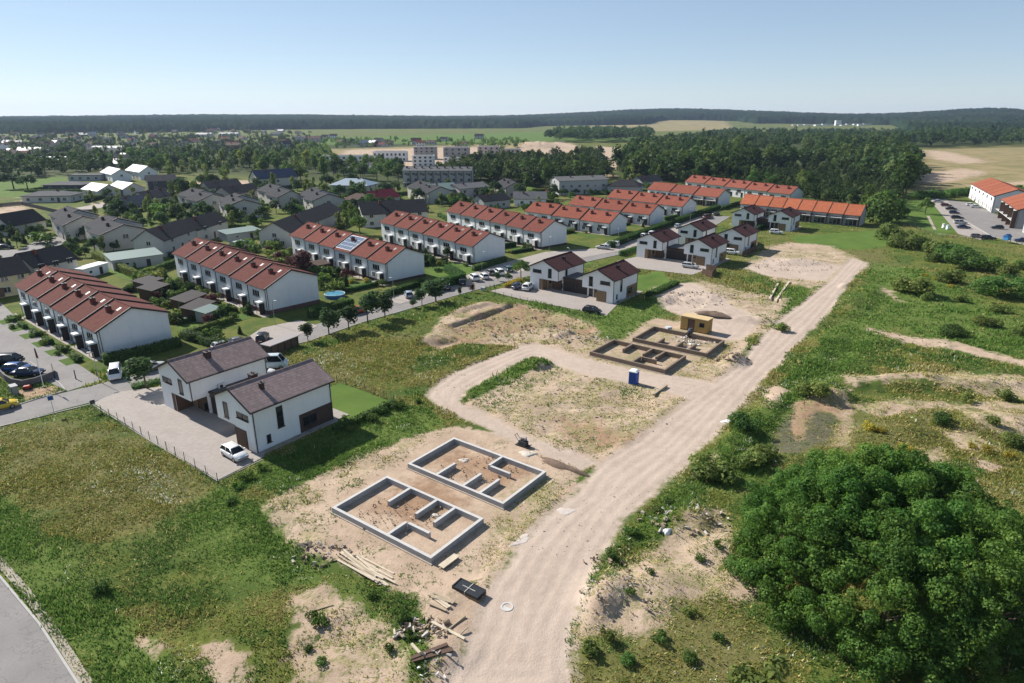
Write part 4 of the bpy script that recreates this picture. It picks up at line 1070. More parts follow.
# ------------------------------------------------------------------ older grey roofed houses
def lr(l, r, D):
    a, b = at(*l), at(*r); d = b - a; W = float(np.linalg.norm(d)); u = d / W; v = np.array([-u[1], u[0]])
    return (a + b) / 2 + v * D / 2, math.degrees(math.atan2(d[1], d[0])), W
GH = 'grey roofed houses of the older streets'
def gb(label, l, r, D, ze, rise, wall, roof, group=GH, name='gabled_house', **kw):
    c, a, W = lr(l, r, D); return gabled(name, label, 'house', c, a, W, D, ze, rise, wall, roof, group, **kw)
def tw(label, A, fl, D, ze=5.2, rise=2.4, wall=None, roof=None, stag=2.2, **kw):
    a, b = at(*A), at(*fl); d = b - a; L = float(np.linalg.norm(d))
    return block('twin_house', label, 'house', a, math.degrees(math.atan2(d[1], d[0])), 2, max(L / 2, 6.0), D, ze, rise, 0, .5, wall or M_CREAM, roof or T_GREY, lod=1, stag=stag, porch=False, gable_win=2, group=GH, chm=CH_DARK, **kw)
gb('long cream house with dark roof and skylights near the picture edge', (11.8, 236), (47, 229), 9, 3.6, 3.6, M_CREAM2, T_DGREY, chim=0, nwin=3)
tw('cream twin house beside the parked silver car and round bush', (67, 241), (46, 231), 12)
tw('cream twin house with the brown shed and green lawn behind the nearest terrace', (103.6, 252), (80, 243), 14)
gb('yellowish house with dark roof beside the nearest terrace', (-34, 304), (33, 292), 10, 5, 3, M_YELLOW, T_DGREY, nwin=4)
gb('dark roofed house touching the yellowish one', (38, 285), (80, 275), 9, 4.6, 3, M_CREAM, T_DGREY, nwin=3)
gb('pale blue house with dark roof, gable to the gardens, left of the green shed', (166, 257), (198, 244), 9, 5, 3, M_GREYW, T_DGREY)
gb('dark roofed house behind the second terrace', (199, 244), (229, 233), 9, 4.6, 3, M_CREAM, T_DGREY)
gb('small grey roofed house behind trees with white entrance canopy', (126, 213), (151, 209), 8, 3.2, 3, M_CREAM2, T_LGREY)
gb('grey roofed bungalow by a tall hedge and chimney', (149, 206), (175, 201), 9, 3.2, 3, M_GREYW, T_GREY, chim=2)
tw('large cream twin house with long veranda in the middle of the older streets', (199.5, 213.5), (174.5, 208), 14)
tw('cream twin house beside the green shed, behind the second terrace', (228, 220), (215, 214), 14)
gb('dark roofed house behind the large cream twin house', (210, 198), (243, 195), 10, 5, 3, M_CREAM, T_GREY)
gb('dark brown roofed house in the second line behind the twin house', (232, 204), (262, 199), 10, 4.6, 3, M_PINKW, T_DGREY)
gb('tall pale house with blue black roof before the birches', (259, 190), (298, 187), 11, 6.2, 4.2, M_CREAM2, T_BLUE, nwin=3, gw=2)
tw('pale twin house below the blue roofed one', (279.5, 209), (254, 202), 12)
tw('grey twin house left of the metal roofed villa', (314, 213), (295, 207), 14)
c = at(355, 194); hip('villa', 'white villa with shiny metal hipped roof', 'house', c, -12, 21, 14, 5, 3.2, M_CREAM2, T_STEEL, GH, .45, 4)
gb('long dark roofed house with pale gable behind the solar terrace', (291, 248), (343, 223), 10, 5, 3, M_CREAM2, T_DGREY, nwin=3, gw=2)
gb('small house with crimson roof', (376, 207), (400, 203), 9, 3.4, 3.2, M_CREAM, T_CRIMSON)
c = at(362, 206); hip('hipped_house', 'brown grey hipped bungalow beside the crimson roof', 'house', c, -15, 14, 11, 3.2, 2.6, M_CREAM, T_BROWNR, GH)
gb('big dark roofed house behind the solar terrace and the fourth terrace', (364, 228), (428, 224), 13, 5, 3.8, M_CREAM2, T_DGREY, nwin=4, gw=2)
tw('grey twin house in front of the apartment block', (429, 204), (404, 198), 13)
gb('house with greenish grey roof beside the apartment block', (434, 202), (459, 200), 12, 5.4, 2.6, M_GREYW, T_GREEN, nwin=3)
gb('pinkish house with three upper windows', (460, 201), (489, 198), 11, 5.8, 1.8, M_PINKW, T_LGREY, nwin=3)
tw('pinkish twin house with balconies before the tree line', (506, 198), (491, 195), 12, wall=M_PINKW)
gb('low dark roofed house behind the fourth terrace', (484, 210), (510, 207), 9, 3.6, 2.4, M_GREYW, T_DGREY)
gb('white bungalow with pale grey roof next to a red play frame', (514, 206), (546, 206), 9, 3.4, 2.6, M_WALL, T_LGREY)
gb('grey two storey apartment house beside the tree line', (559, 195), (607, 193), 13, 7.2, 1.6, M_GREYW, T_LGREY, nwin=6, chim=3)
c = at(625, 193); hip('hipped_house', 'dark hipped house behind the two-chimney terraces', 'house', c, -20, 17, 13, 4, 3.2, M_GREYW, T_DGREY, GH)
gb('small dark roofed house at the edge of the big wood', (642, 188), (662, 186), 9, 3.4, 2.8, M_GREYW, T_GREY)
c, a, W = lr((404, 188), (473, 187), 13)
AP = block('apartment_block', 'grey apartment block with balconies and three roof sections', 'apartment block', c + np.array([W / 2, -6]), 178, 3, W / 3, 13, 9.4, 1.8, 0, .0, M_GREYW, T_LGREY, lod=1, chim=3, wins=3, porch=False, balcony=True, chm=CH_DARK)
for i in range(3):
    for q in range(3):
        for zz in (3.6, 6.6): window(AP, -(i + (q + .3) / 3) * W / 3, 0, zz, 1.6, 1.5, 'f', 1)
# bungalows by the meadow at the far left
c = at(54, 201); hip('bungalow', 'long bungalow with pale hipped roof and dark garage', 'house', c, 6, 22, 12, 3, 2, M_CREAM2, T_LGREY, GH, .5, 4)
c = at(70, 190); hip('bungalow', 'dark bungalow with low pale roof behind the long bungalow', 'house', c, 2, 21, 12, 3.2, 1.6, M_CHARC, T_LGREY, GH, .5, 3, chim=0)
gb('cream house with white roof, beside the long bungalow', (83, 195), (99, 197.5), 11, 3.2, 2.8, M_CREAM2, T_PALE, chim=0)
gb('cream house with white roof, beside the young birch', (109, 193), (124, 195.5), 11, 3.2, 2.8, M_CREAM2, T_PALE, chim=0)
gb('tall white house with bright white roof, nearer the flat garage', (102, 179), (113, 182), 11, 4.6, 3, M_WALL, T_PALE, chim=0)
gb('tall white house with bright white roof, beside the charcoal house', (127, 177.5), (141, 180), 11, 5, 3.4, M_WALL, T_PALE, chim=0)
gb('charcoal house with pale sheet roof and porch', (149, 191), (178, 189.5), 12, 5.2, 2.8, M_CHARC, T_GREY, chim=0)
c = at(90, 180); flat('flat_house', 'low flat roofed concrete house among bungalows', 'house', c, 3, 20, 12, 3.4, M_GREYW, GH, 4, 1)
# garden buildings
def mono(name, label, cat, l, r, D, z0, z1, wall, roof, group=None, open_front=False):
    c, a, W = lr(l, r, D); H = thing(name, label, cat, (c[0], c[1], 0), R(a), group)
    BLOCKED.append(footprint(at(*r), a + 180, W, D))
    m = MB(); m.extx([(-D / 2, 0), (D / 2, 0), (D / 2, z1), (-D / 2, z0)], -W / 2, W / 2); m.build('wall', wall, H)
    k = (z1 - z0) / D; m = MB(); m.extx([(-D / 2 - .3, z0 - .3 * k + .01), (D / 2 + .3, z1 + .3 * k + .01), (D / 2 + .3, z1 + .3 * k + .13), (-D / 2 - .3, z0 - .3 * k + .13)], -W / 2 - .3, W / 2 + .3)
    m.build('roof', roof, H); door(H, W * .2, -D / 2, .05, .9, min(1.9, z0 - .15), 'f', M_DARK)
    if W > 3.5: window(H, -W * .22, -D / 2, z0 * .4, 1.0, .7, 'f', 0, 0, None, False)
    return H
mono('shed', 'grey green roofed shed behind the clipped hedge', 'shed', (114, 271), (164, 264), 7, 2.8, 3.6, M_GREYW, T_GREEN)
mono('shed', 'green roofed shed with a long low front beside the greenhouse', 'shed', (228, 242), (262, 237), 6, 2.5, 3.1, M_GREYW, T_GREEN)
SHEDG = 'dark garden sheds between the first two terraces'
for lab, l, r in (('dark garden shed below the round pale bush, upper of its pair', (146, 293), (164, 287)), ('dark garden shed below the round pale bush, lower of its pair', (153, 300), (170, 293)),
                  ('dark garden shed beside the round white table cover, upper of its pair', (186, 312), (207, 303)), ('dark garden shed beside the round white table cover, lower of its pair', (198, 321), (216, 311))):
    mono('shed', lab, 'shed', l, r, 3.2, 2.1, 2.7, M_BROWN, plain((.06, .05, .048), .8, var=.2), SHEDG)
mono('shed', 'small brown roofed shed in the gardens of the solar terrace', 'shed', (315, 274), (330, 271), 3.2, 2.1, 2.6, M_BROWN, T_BROWNR)
mono('shed', 'small pale green shed near the parked cars and hedge', 'shed', (207, 323), (222, 317), 2.6, 2.0, 2.4, M_GREYW, T_GREEN)
mono('container', 'white storage container beside the clipped hedge', 'container', (85, 279), (109, 272), 2.6, 2.5, 2.6, M_TRIMW, M_TRIMW)
c, a, W = lr((238, 249), (251, 246), 4); H = thing('greenhouse', 'rounded pale plastic greenhouse beside the trees', 'greenhouse', (c[0], c[1], 0), R(a))
m = MB(); m.extx([(2 * math.cos(t * math.pi / 10), 2.2 * math.sin(t * math.pi / 10)) for t in range(11)], -W / 2, W / 2); m.build('cover', plain((.62, .68, .7), .3, var=.06), H)
m = MB()
for k in range(6): m.extx([(2.03 * math.cos(t * math.pi / 10), 2.23 * math.sin(t * math.pi / 10)) for t in range(11)], -W / 2 + k * W / 5.2, -W / 2 + k * W / 5.2 + .06)
m.build('hoop', M_FRAME, H)

# ------------------------------------------------------------------ farther buildings
NB = 'new blocks on the bare building site'
for lab, px, py, W, D, ht, nw, st, wall in (
        ('long white new block with three window rows on the bare site', 347, 167, 40, 13, 9, 9, 3, M_WALL), ('low unfinished block before the long white block', 352, 173, 26, 10, 4, 6, 1, M_BLOCKS),
        ('white block with a row of square windows', 391, 161, 30, 13, 8.5, 8, 2, M_WALL), ('tall grey block tower of bare blockwork', 426, 159, 20, 14, 11.5, 4, 4, M_BLOCKS),
        ('white block in front of the grey tower', 424, 166, 17, 12, 8.5, 4, 3, M_WALL), ('grey bare block beside the sand heap', 457, 159, 24, 14, 11, 4, 3, M_BLOCKS),
        ('low white block below the grey bare block', 456, 163.5, 20, 10, 5, 5, 2, M_WALL), ('pinkish grey block at the end of the building site', 489, 157, 22, 14, 10.5, 4, 3, M_PINKW),
        ('low pale block beyond the pinkish one', 511, 156, 20, 12, 7, 4, 2, M_PINKW)):
    c = at(px, py); flat('new_block', lab, 'apartment block', c, random.uniform(-6, 4), W, D, ht, wall, NB, nw, st, M_FRAMED, M_TRIMW)
g = np.random.default_rng(21)
FARH = 'houses of the distant suburb'
spots = []
roofs = [T_GREY, T_DGREY, T_BROWNR, T_LGREY, T_PALE, T_RED1]; walls = [M_CREAM, M_CREAM2, M_WALL, M_GREYW, M_PINKW, M_BRICK]
while len(spots) < 122:
    px = g.uniform(-10, 300) if len(spots) < 102 else g.uniform(300, 500); py = g.uniform(131, 170) if px < 300 else g.uniform(138, 148)
    if px > 130 and py > 150: continue
    p = at(px, py)
    if all(np.hypot(*(p - q)) > 15 for q in spots):
        spots.append(p); k = len(spots); q = g.integers(0, 6); big = 1.6 if k % 7 == 0 else 1.0
        gabled('suburb_house', 'far house among the trees of the distant suburb', 'house', p, g.choice([-40, 50, -15, 10]) + g.uniform(-5, 5), g.uniform(11, 15) * big, g.uniform(8.5, 11) * big, g.choice([3.4, 5.2]), g.uniform(2.4, 3.6), walls[g.integers(0, 6)], roofs[q], FARH, 3, 1, lod=2)
for lab, px, py, W in (('far long white roofed hall at the picture edge', 22, 156, 26), ('far long white roofed hall with two wings', 33, 154.5, 30), ('far pale roofed hall by the dark trees', 55, 166, 24), ('far pale hall behind the dark trees', 110, 153, 34),
                       ('far white building before the forest', 27, 133, 40), ('far white domed looking barn before the forest', 205, 137, 30), ('far white barn with pale roof before the forest', 230, 136.5, 38)):
    c = at(px, py); gabled('hall', lab, 'hall', c, random.uniform(-8, 8), W, 14, 5, 2.6, M_CREAM2, T_PALE, None, 5, 0, lod=2)
for k in range(13):
    c = at(794 + k * 6.1 + g.uniform(-1, 1), 127.3 + g.uniform(-.3, .3)); hh = 22 if k == 7 else g.uniform(7, 11)
    flat('white_block', 'tall far white block on the forest edge' if k == 7 else 'far white block of the estate on the forest edge', 'apartment block', c, g.uniform(-10, 10), g.uniform(16, 26), 14, hh, M_WALL if k % 3 else M_PINKW, 'far white estate', 4, 3, M_FRAMED, M_TRIMW)
for px in (735, 742, 749): c = at(px, 127); flat('white_block', 'long far white greenhouse like hall before the forest', 'hall', c, 0, 26, 20, 8, M_WALL, 'far white halls', 4, 1, M_FRAMED, M_TRIMW)
# ------------------------------------------------------------------ cars
def paint(col): return plain(col, .28, .0, .6, .03, .8)
M_TYRE = plain((.02, .02, .02), .9); M_RIM = plain((.35, .35, .36), .35, .8); M_LAMPW = plain((.75, .75, .72), .2, 0, .6); M_LAMPR = plain((.35, .02, .02), .3)
CARS = {}
SHAPE = {  # length, width, height, belt, cabin rear/front at belt, rear/front at roof, bonnet height
    'hatch': (4.1, 1.76, 1.47, .92, -1.92, 1.05, -1.5, .35, .86), 'sedan': (4.65, 1.8, 1.44, .92, -1.65, 1.15, -1.0, .35, .84), 'wagon': (4.7, 1.8, 1.48, .93, -2.2, 1.1, -1.85, .4, .86),
    'suv': (4.55, 1.86, 1.68, 1.08, -2.12, 1.15, -1.85, .5, 1.02), 'minivan': (4.6, 1.85, 1.8, 1.08, -2.2, 1.75, -2.1, 1.0, 1.0), 'van': (5.4, 2.0, 2.35, 1.3, -2.62, 2.1, -2.55, 1.35, 1.15)}
def car_parts(kind, col):
    key = (kind, col)
    if key in CARS: return CARS[key]
    L, W, H, zb, cr0, cf0, cr1, cf1, zh = SHAPE[kind]; P = paint(col); hw = W / 2
    def ring(x, w, z0, z1, sh=.06):
        return [(x, -w * .93, z0), (x, -w, z0 + .16), (x, -w, z1 - .12), (x, -w * .93, z1 - .015), (x, w * .93, z1 - .015), (x, w, z1 - .12), (x, w, z0 + .16), (x, w * .93, z0)]
    b = MB(); f = L / 2
    b.loft([ring(-f, hw * .84, .42, zb - .12), ring(-f + .12, hw * .93, .3, zb - .02), ring(-f + .6, hw, .24, zb), ring(cf0 - .1, hw, .24, zb), ring(cf0 + .25, hw * .99, .24, (zb + zh) / 2), ring(f - .35, hw * .95, .26, zh - .08), ring(f - .06, hw * .84, .32, zh - .2), ring(f, hw * .76, .4, zh - .3)])
    # roof panel and pillars in body colour
    rw = hw * .74; b.loft([[(cr1 - .04, -rw, H - .07), (cr1 + .05, -rw * .96, H - .02), (cr1 + .05, rw * .96, H - .02), (cr1 - .04, rw, H - .07)], [((cr1 + cf1) / 2, -rw, H - .05), ((cr1 + cf1) / 2, -rw * .93, H), ((cr1 + cf1) / 2, rw * .93, H), ((cr1 + cf1) / 2, rw, H - .05)],
            [(cf1 + .04, -rw, H - .08), (cf1 - .08, -rw * .96, H - .03), (cf1 - .08, rw * .96, H - .03), (cf1 + .04, rw, H - .08)]])
    for s in (-1, 1):
        for xa, xb in ((cr0, cr1), (cf0, cf1), ((cr0 + cf0) / 2 - .05, (cr1 + cf1) / 2 - .05)) + ((((cr0 * .6 + cf0 * .4) - .8, (cr0 * .6 + cf0 * .4) - .8),) if kind in ('van',) else ()):
            b.tube((xa, s * hw * .91, zb - .03), (xb, s * rw * .99, H - .06), .05, 4)
        b.box(cf0 - .35, cf0 - .15, s * (hw + .1) - .09, s * (hw + .1) + .09, zb, zb + .14)
    body = b.mesh('body', P, True)
    g = MB(); g.loft([[(cr0, -hw * .9, zb - .03), (cf0, -hw * .9, zb - .03), (cf0, hw * .9, zb - .03), (cr0, hw * .9, zb - .03)], [(cr1, -rw * .98, H - .06), (cf1, -rw * .98, H - .06), (cf1, rw * .98, H - .06), (cr1, rw * .98, H - .06)]])
    glass = g.mesh('windows', M_GLASS)
    wh = MB(); r = .32 if kind not in ('suv', 'van') else .36
    wh.tube((0, -.1, 0), (0, .1, 0), r, 14, mi=0); wh.tube((0, -.105, 0), (0, .105, 0), r * .62, 10, mi=1)
    wheel = wh.mesh('wheel', [M_TYRE, M_RIM])
    l1 = MB(); l1.box(-.1, .05, -.2, .2, -.08, .08); hl = l1.mesh('headlight', M_LAMPW)
    l2 = MB(); l2.box(-.04, .08, -.14, .14, -.14, .14); tl = l2.mesh('tail_light', M_LAMPR)
    l3 = MB(); l3.box(-.01, .01, -.26, .26, -.055, .055); pl = l3.mesh('number_plate', M_LAMPW)
    CARS[key] = (body, glass, wheel, hl, tl, pl, r); return CARS[key]
def car(kind, px, py, head, col, label, group=None, small=False, name='parked_car', cat='car'):
    x, y = at(px, py); L, W, H, zb, cr0, cf0, cr1, cf1, zh = SHAPE[kind]
    body, glass, wheel, hl, tl, pl, r = car_parts(kind, col)
    o = thing(name, label, cat, (x, y, .07), R(head), group)
    put('body', body, o); put('windows', glass, o)
    for sx_ in (-L * .3, L * .3):
        for sy_ in (-1, 1): put('wheel', wheel, o, (sx_, sy_ * (W / 2 - .1), r - .02))
    for s in (-1, 1):
        put('headlight', hl, o, (L / 2 - .1, s * W * .29, zh - .27)); put('tail_light', tl, o, (-L / 2 + .04, s * W * .36, zb - .28))
    put('number_plate', pl, o, (-L / 2 - .02, 0, .62))
    return o
WH, BK, GY, SV, NV, TL = (.72, .72, .72), (.012, .012, .014), (.13, .13, .14), (.42, .43, .44), (.02, .035, .085), (.05, .1, .13)
car('hatch', 235, 457, -38, WH, 'white hatchback on the paving by the nearest white house')
car('minivan', 116, 377, -62, WH, 'white minivan parked at the gable of the nearest terrace')
car('sedan', 152, 370, 50, SV, 'silver car half hidden behind the round street tree')
car('van', 272, 368, 8, (.55, .62, .64), 'pale blue white minibus behind the nearest house roof', name='parked_van', cat='van')
car('hatch', 262, 376, 8, WH, 'white car hidden between the minibus and the tiled roof')
car('hatch', 224, 349, 40, SV, 'silver hatchback in front of the hedge above the taupe roof')
car('sedan', 239, 345, 40, GY, 'grey car beside the silver hatchback at the hedge')
car('suv', 263, 341, 100, BK, 'black off-road car beside the long dark shelter')
car('hatch', 358, 313, 47, (.42, .07, .03), 'orange red car between the street trees')
car('hatch', 409, 297, 105, (.3, .36, .42), 'pale blue car in the shade of the solar terrace')
car('sedan', 446, 289, 105, BK, 'black car alone before the tall hedge')
car('wagon', 461, 284, 105, BK, 'black estate car next to the row of white cars')
car('suv', 474, 280, 110, WH, 'white car, first of the white cars before the fourth terrace')
car('hatch', 484, 278.5, 110, WH, 'white car, second of the white cars before the fourth terrace')
car('hatch', 490, 274.5, 110, GY, 'dark grey car between the white cars')
car('suv', 499, 274.5, 110, WH, 'white off-road car next to the dark teal car')
car('wagon', 508, 271, 110, TL, 'dark teal car at the end of the row by the big shrub')
car('hatch', 518, 288.5, 60, NV, 'dark blue car at the corner of the white house')
car('suv', 528, 289.5, 70, WH, 'white car touching the maroon roofed house wall')
car('hatch', 592, 313, -30, BK, 'black hatchback on the drive of the maroon roofed pair')
car('wagon', 603, 249, 150, SV, 'silver estate car at the corner of the far street')
car('minivan', 612, 246.5, 150, WH, 'white minivan beside the silver estate car')
car('sedan', 627, 241.5, 60, BK, 'black car under the long hedge')
car('hatch', 644, 237.5, 60, WH, 'white hatchback under the long hedge')
car('wagon', 652, 235, 60, WH, 'white estate car under the long hedge, next to the hatchback')
car('wagon', 678, 227.5, 60, (.36, .45, .46), 'pale teal car under the long hedge')
car('minivan', 707, 218.5, 40, (.09, .03, .03), 'dark maroon minivan at the head of the street')
car('hatch', 716, 215.5, 40, BK, 'black car behind the maroon minivan')
car('wagon', 690, 268, -35, SV, 'silver car before the wooden doors of the lane houses')
car('suv', 732, 254.5, -30, WH, 'white car on the grass by the rear maroon roofed house')
car('suv', 776, 234, -25, WH, 'white off-road car beside the last maroon roofed house')
car('minivan', 9, 364, 8, BK, 'black minivan beyond the curved dark wall', group=None)
car('hatch', 18, 371.5, 8, (.04, .11, .3), 'bright blue car inside the curved dark wall')
car('sedan', 29, 375.5, 8, NV, 'dark blue car inside the curved dark wall')
car('hatch', 2, 409, 40, (.6, .42, .02), 'yellow car cut by the picture edge')
car('wagon', 6, 249, 10, BK, 'black estate car on the lane of the older houses')
car('sedan', -3, 246, 10, BK, 'black car behind the black estate car at the picture edge')
car('hatch', 37, 238, 60, SV, 'silver car before the round bush and cream twin house')
FP = 'cars of the far car park'
for k, (kind, px, py, hd, col, lab) in enumerate((('hatch', 933, 198, -20, TL, 'blue grey car, farthest in the far car park'), ('sedan', 938, 202.5, -20, SV, 'silver car next to the farthest car of the far car park'), ('wagon', 946, 206.5, -20, (.1, .025, .025), 'dark red car of the far car park'),
        ('sedan', 951, 210, -20, BK, 'black car beside the dark red one in the far car park'), ('hatch', 954, 214, -20, NV, 'dark blue car halfway along the far car park'), ('wagon', 957, 219, -20, BK, 'black estate car halfway along the far car park'), ('suv', 960, 224, -20, SV, 'silver off-road car of the far car park'),
        ('sedan', 963, 228.5, -20, NV, 'navy car, nearest in the line of the far car park'), ('hatch', 977, 238, -28, GY, 'dark grey car beside the kerb of the far street'), ('wagon', 988, 239.5, -28, BK, 'black car, nearest on the far street'), ('hatch', 997, 229, 150, BK, 'black car before the orange roofed terrace with balconies'),
        ('hatch', 971, 206, -28, WH, 'white car at the white striped terrace'), ('wagon', 1022, 242, 150, NV, 'dark blue car on the far street at the picture edge'), ('sedan', 976, 208, -28, SV, 'silver car at the white striped terrace'))):
    car(kind, px, py, hd, col, lab, FP)

# ------------------------------------------------------------------ foundations
M_FOOT = plain((.36, .31, .255), .95, var=.3, scale=2)
def shade_flanks(m):
    # flanks darker than the top: their shade is put into the colour
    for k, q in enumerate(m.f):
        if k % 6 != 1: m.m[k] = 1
def foundation(label, Lp, Tp, Rp, Bp, inner, mat, h, wt=.33, side=None):
    l, t, r, b = [at(*q, h) for q in (Lp, Tp, Rp, Bp)]
    ux = ((b - l) + (r - t)) / 2; LX = float(np.linalg.norm(ux)); a = math.atan2(ux[1], ux[0])
    LY = float((np.linalg.norm(t - l) + np.linalg.norm(r - b)) / 2); c = (l + t + r + b) / 4
    o = thing('foundation', label, 'foundation', (c[0], c[1], 0), a)
    X, Y = LX / 2, LY / 2; m = MB()
    m.box(-X, X, -Y, -Y + wt, -.3, h); m.box(-X, X, Y - wt, Y, -.3, h); m.box(-X, -X + wt, -Y + wt, Y - wt, -.3, h); m.box(X - wt, X, -Y + wt, Y - wt, -.3, h)
    shade_flanks(m); m.build('outer_wall', [mat, side or mat], o)
    m = MB(); f = .16
    m.box(-X - f, X + f, -Y - f, -Y - .004, -.3, .09); m.box(-X - f, X + f, Y + .004, Y + f, -.3, .09); m.box(X + .004, X + f, -Y, Y, -.3, .09); m.box(-X - f, -X - .004, -Y, Y, -.3, .09)
    m.build('footing', M_FOOT, o)
    for x0, x1, y0, y1 in inner:      # fractions
        m = MB(); A = (-X + 2 * X * x0, -X + 2 * X * x1) if x1 > x0 else (-X + 2 * X * x0 - wt / 2, -X + 2 * X * x0 + wt / 2)
        B = (-Y + 2 * Y * y0, -Y + 2 * Y * y1) if y1 > y0 else (-Y + 2 * Y * y0 - wt / 2, -Y + 2 * Y * y0 + wt / 2)
        B = (max(B[0], -Y + wt + .003), min(B[1], Y - wt - .003))
        m.box(A[0], A[1], B[0], B[1], -.2, h - .012); shade_flanks(m); m.build('inner_wall', [mat, side or mat], o)
    return o
foundation('pale concrete house foundation beside the long pile of planks', (331.7, 507.3), (386.8, 475.7), (483.3, 517.9), (431.3, 558.9), [(.28, .28, .55, 1), (.56, .56, .56, 1), (.74, .74, .56, 1), (.575, .575, 0, .36), (.6, .80, .36, .36)], M_CONC, .66, side=M_FLANK_SHADE)
foundation('pale concrete house foundation beside the black compactor and side track', (409, 463.5), (452.5, 437.2), (545.5, 470.5), (504, 505), [(.31, .31, 0, .42), (.59, .59, 0, .42), (.76, .76, 0, .45), (.56, .56, .66, 1), (.58, .78, .66, .66)], M_CONC, .66, side=M_FLANK_SHADE)
foundation('weathered brown house foundation behind the blue toilet', (591, 352), (612, 338.8), (684, 355), (667.5, 370.4), [(.28, .28, .58, 1), (.56, .56, .56, 1), (.73, .73, .56, 1), (.57, .57, 0, .4), (.59, .78, .4, .4)], M_CONCD, .8)
foundation('weathered brown house foundation beside the yellow site container', (633.3, 338), (652.6, 325.8), (723, 339.6), (708.8, 354), [(.33, .33, 0, .4), (.58, .58, 0, .42), (.75, .75, 0, .42)], M_CONCD, .8)
# ------------------------------------------------------------------ site things
x, y = at(633.4, 383.4)
T = thing('portable_toilet', 'blue portable toilet with white roof on the sandy plot', 'portable toilet', (x, y, gh(x, y) - .05), R(-30))
M_BLUE = plain((.016, .075, .42), .45, var=.08); m = MB(); m.box(-.62, .62, -.62, .62, .12, 2.15); m.build('cabin', M_BLUE, T)
m = MB(); m.loft([[(-.68, -.68, 2.15), (.68, -.68, 2.15), (.68, .68, 2.15), (-.68, .68, 2.15)], [(-.66, -.66, 2.25), (.66, -.66, 2.25), (.66, .66, 2.25), (-.66, .66, 2.25)], [(-.4, -.5, 2.42), (.4, -.5, 2.42), (.4, .5, 2.42), (-.4, .5, 2.42)]]); m.build('roof', M_TRIMW, T)
m = MB(); m.box(-.42, .42, -.66, -.62, .2, 2.02); d = m.build('door', plain((.016, .065, .3), .45, var=.08), T); m = MB(); m.box(.28, .36, -.7, -.66, 1.0, 1.18); m.build('handle', M_DARK, d)
m = MB(); m.box(-.66, .66, -.66, .66, 0, .12); m.build('base', M_DARK, T)
m = MB(); [m.box(.62, .64, -.5 + k * .25, -.42 + k * .25, .3, 2.0) for k in range(5)]; m.build('rib', M_BLUE, T)
a, b = at(680, 329), at(706.5, 334.5); d = b - a; W = float(np.linalg.norm(d)); an = math.atan2(d[1], d[0]); cx = (a + b) / 2
S = thing('site_container', 'ochre yellow site container beside a brown foundation', 'container', (cx[0], cx[1], 0), an)
M_OCHRE = plain((.42, .27, .09), .65, var=.12, dirt=.3); m = MB(); m.box(-W / 2, W / 2, 0, 2.5, .15, 2.7); m.build('body', M_OCHRE, S)
m = MB(); m.box(-W / 2 - .06, W / 2 + .06, -.06, 2.56, 2.7, 2.82); m.build('roof', plain((.56, .42, .22), .6, var=.15), S)
m = MB()
for k in range(int(W / .4)): m.box(-W / 2 + .15 + k * .4, -W / 2 + .3 + k * .4, -.03, -.002, .3, 2.6)
for k in range(6): m.box(W / 2 + .002, W / 2 + .03, .15 + k * .4, .3 + k * .4, .3, 2.6)
m.build('corrugation', M_OCHRE, S); door(S, -W * .1, -.03, .15, 1.2, 2.2, 'f', M_BROWN); window(S, W * .3, -.03, 1.2, 1.0, .9, 'f', 0, 0, M_FRAMED, False); m = MB(); m.box(-W / 2, -W / 2 + .3, 0, 2.5, 0, .15); m.box(W / 2 - .3, W / 2, 0, 2.5, 0, .15); m.build('skid', M_DARK, S)
# concrete mixer in front of the container
x, y = at(690, 337); T = thing('concrete_mixer', 'dark concrete mixer in front of the ochre container', 'mixer', (x, y, .0), R(30))
m = MB(); m.loft([[(.55 * s_ * math.cos(t * .785), .55 * s_ * math.sin(t * .785), z_) for t in range(8)] for s_, z_ in ((.45, .7), (1.0, .95), (1.0, 1.35), (.6, 1.75))]); m.build('drum', plain((.06, .065, .075), .5, var=.3), T)
m = MB(); m.tube((-.6, -.4, 0), (-.5, 0, 1.1), .05); m.tube((-.6, .4, 0), (-.5, 0, 1.1), .05); m.tube((.6, -.4, 0), (.5, 0, 1.1), .05); m.tube((.6, .4, 0), (.5, 0, 1.1), .05); m.box(-.85, -.5, -.25, .25, .5, 1.05); m.build('frame', M_DARK, T)
for s in (-1, 1): m = MB(); m.tube((-.55, s * .45, .22), (-.55, s * .55, .22), .22, 12); m.build('wheel', M_TYRE, T)
x, y = at(674, 333); T = thing('water_tank', 'pale plastic water tank on the sand by the ochre container', 'tank', (x - 1, y + .6, 0), R(20))
m = MB(); m.box(-.5, .5, -.5, .5, .14, 1.1); m.build('tank', plain((.55, .57, .58), .35, var=.1), T); m = MB(); [m.box(-.55, .55, q - .06, q + .06, 0, .14) for q in (-.45, 0, .45)]; m.build('pallet', M_WOOD, T); m = MB()
for k in range(4):
    z_ = .2 + k * .28; m.box(-.54, .54, -.54, -.51, z_, z_ + .03); m.box(-.54, .54, .51, .54, z_, z_ + .03); m.box(-.54, -.51, -.5, .5, z_, z_ + .03); m.box(.51, .54, -.5, .5, z_, z_ + .03)
m.build('cage', M_FRAME, T)
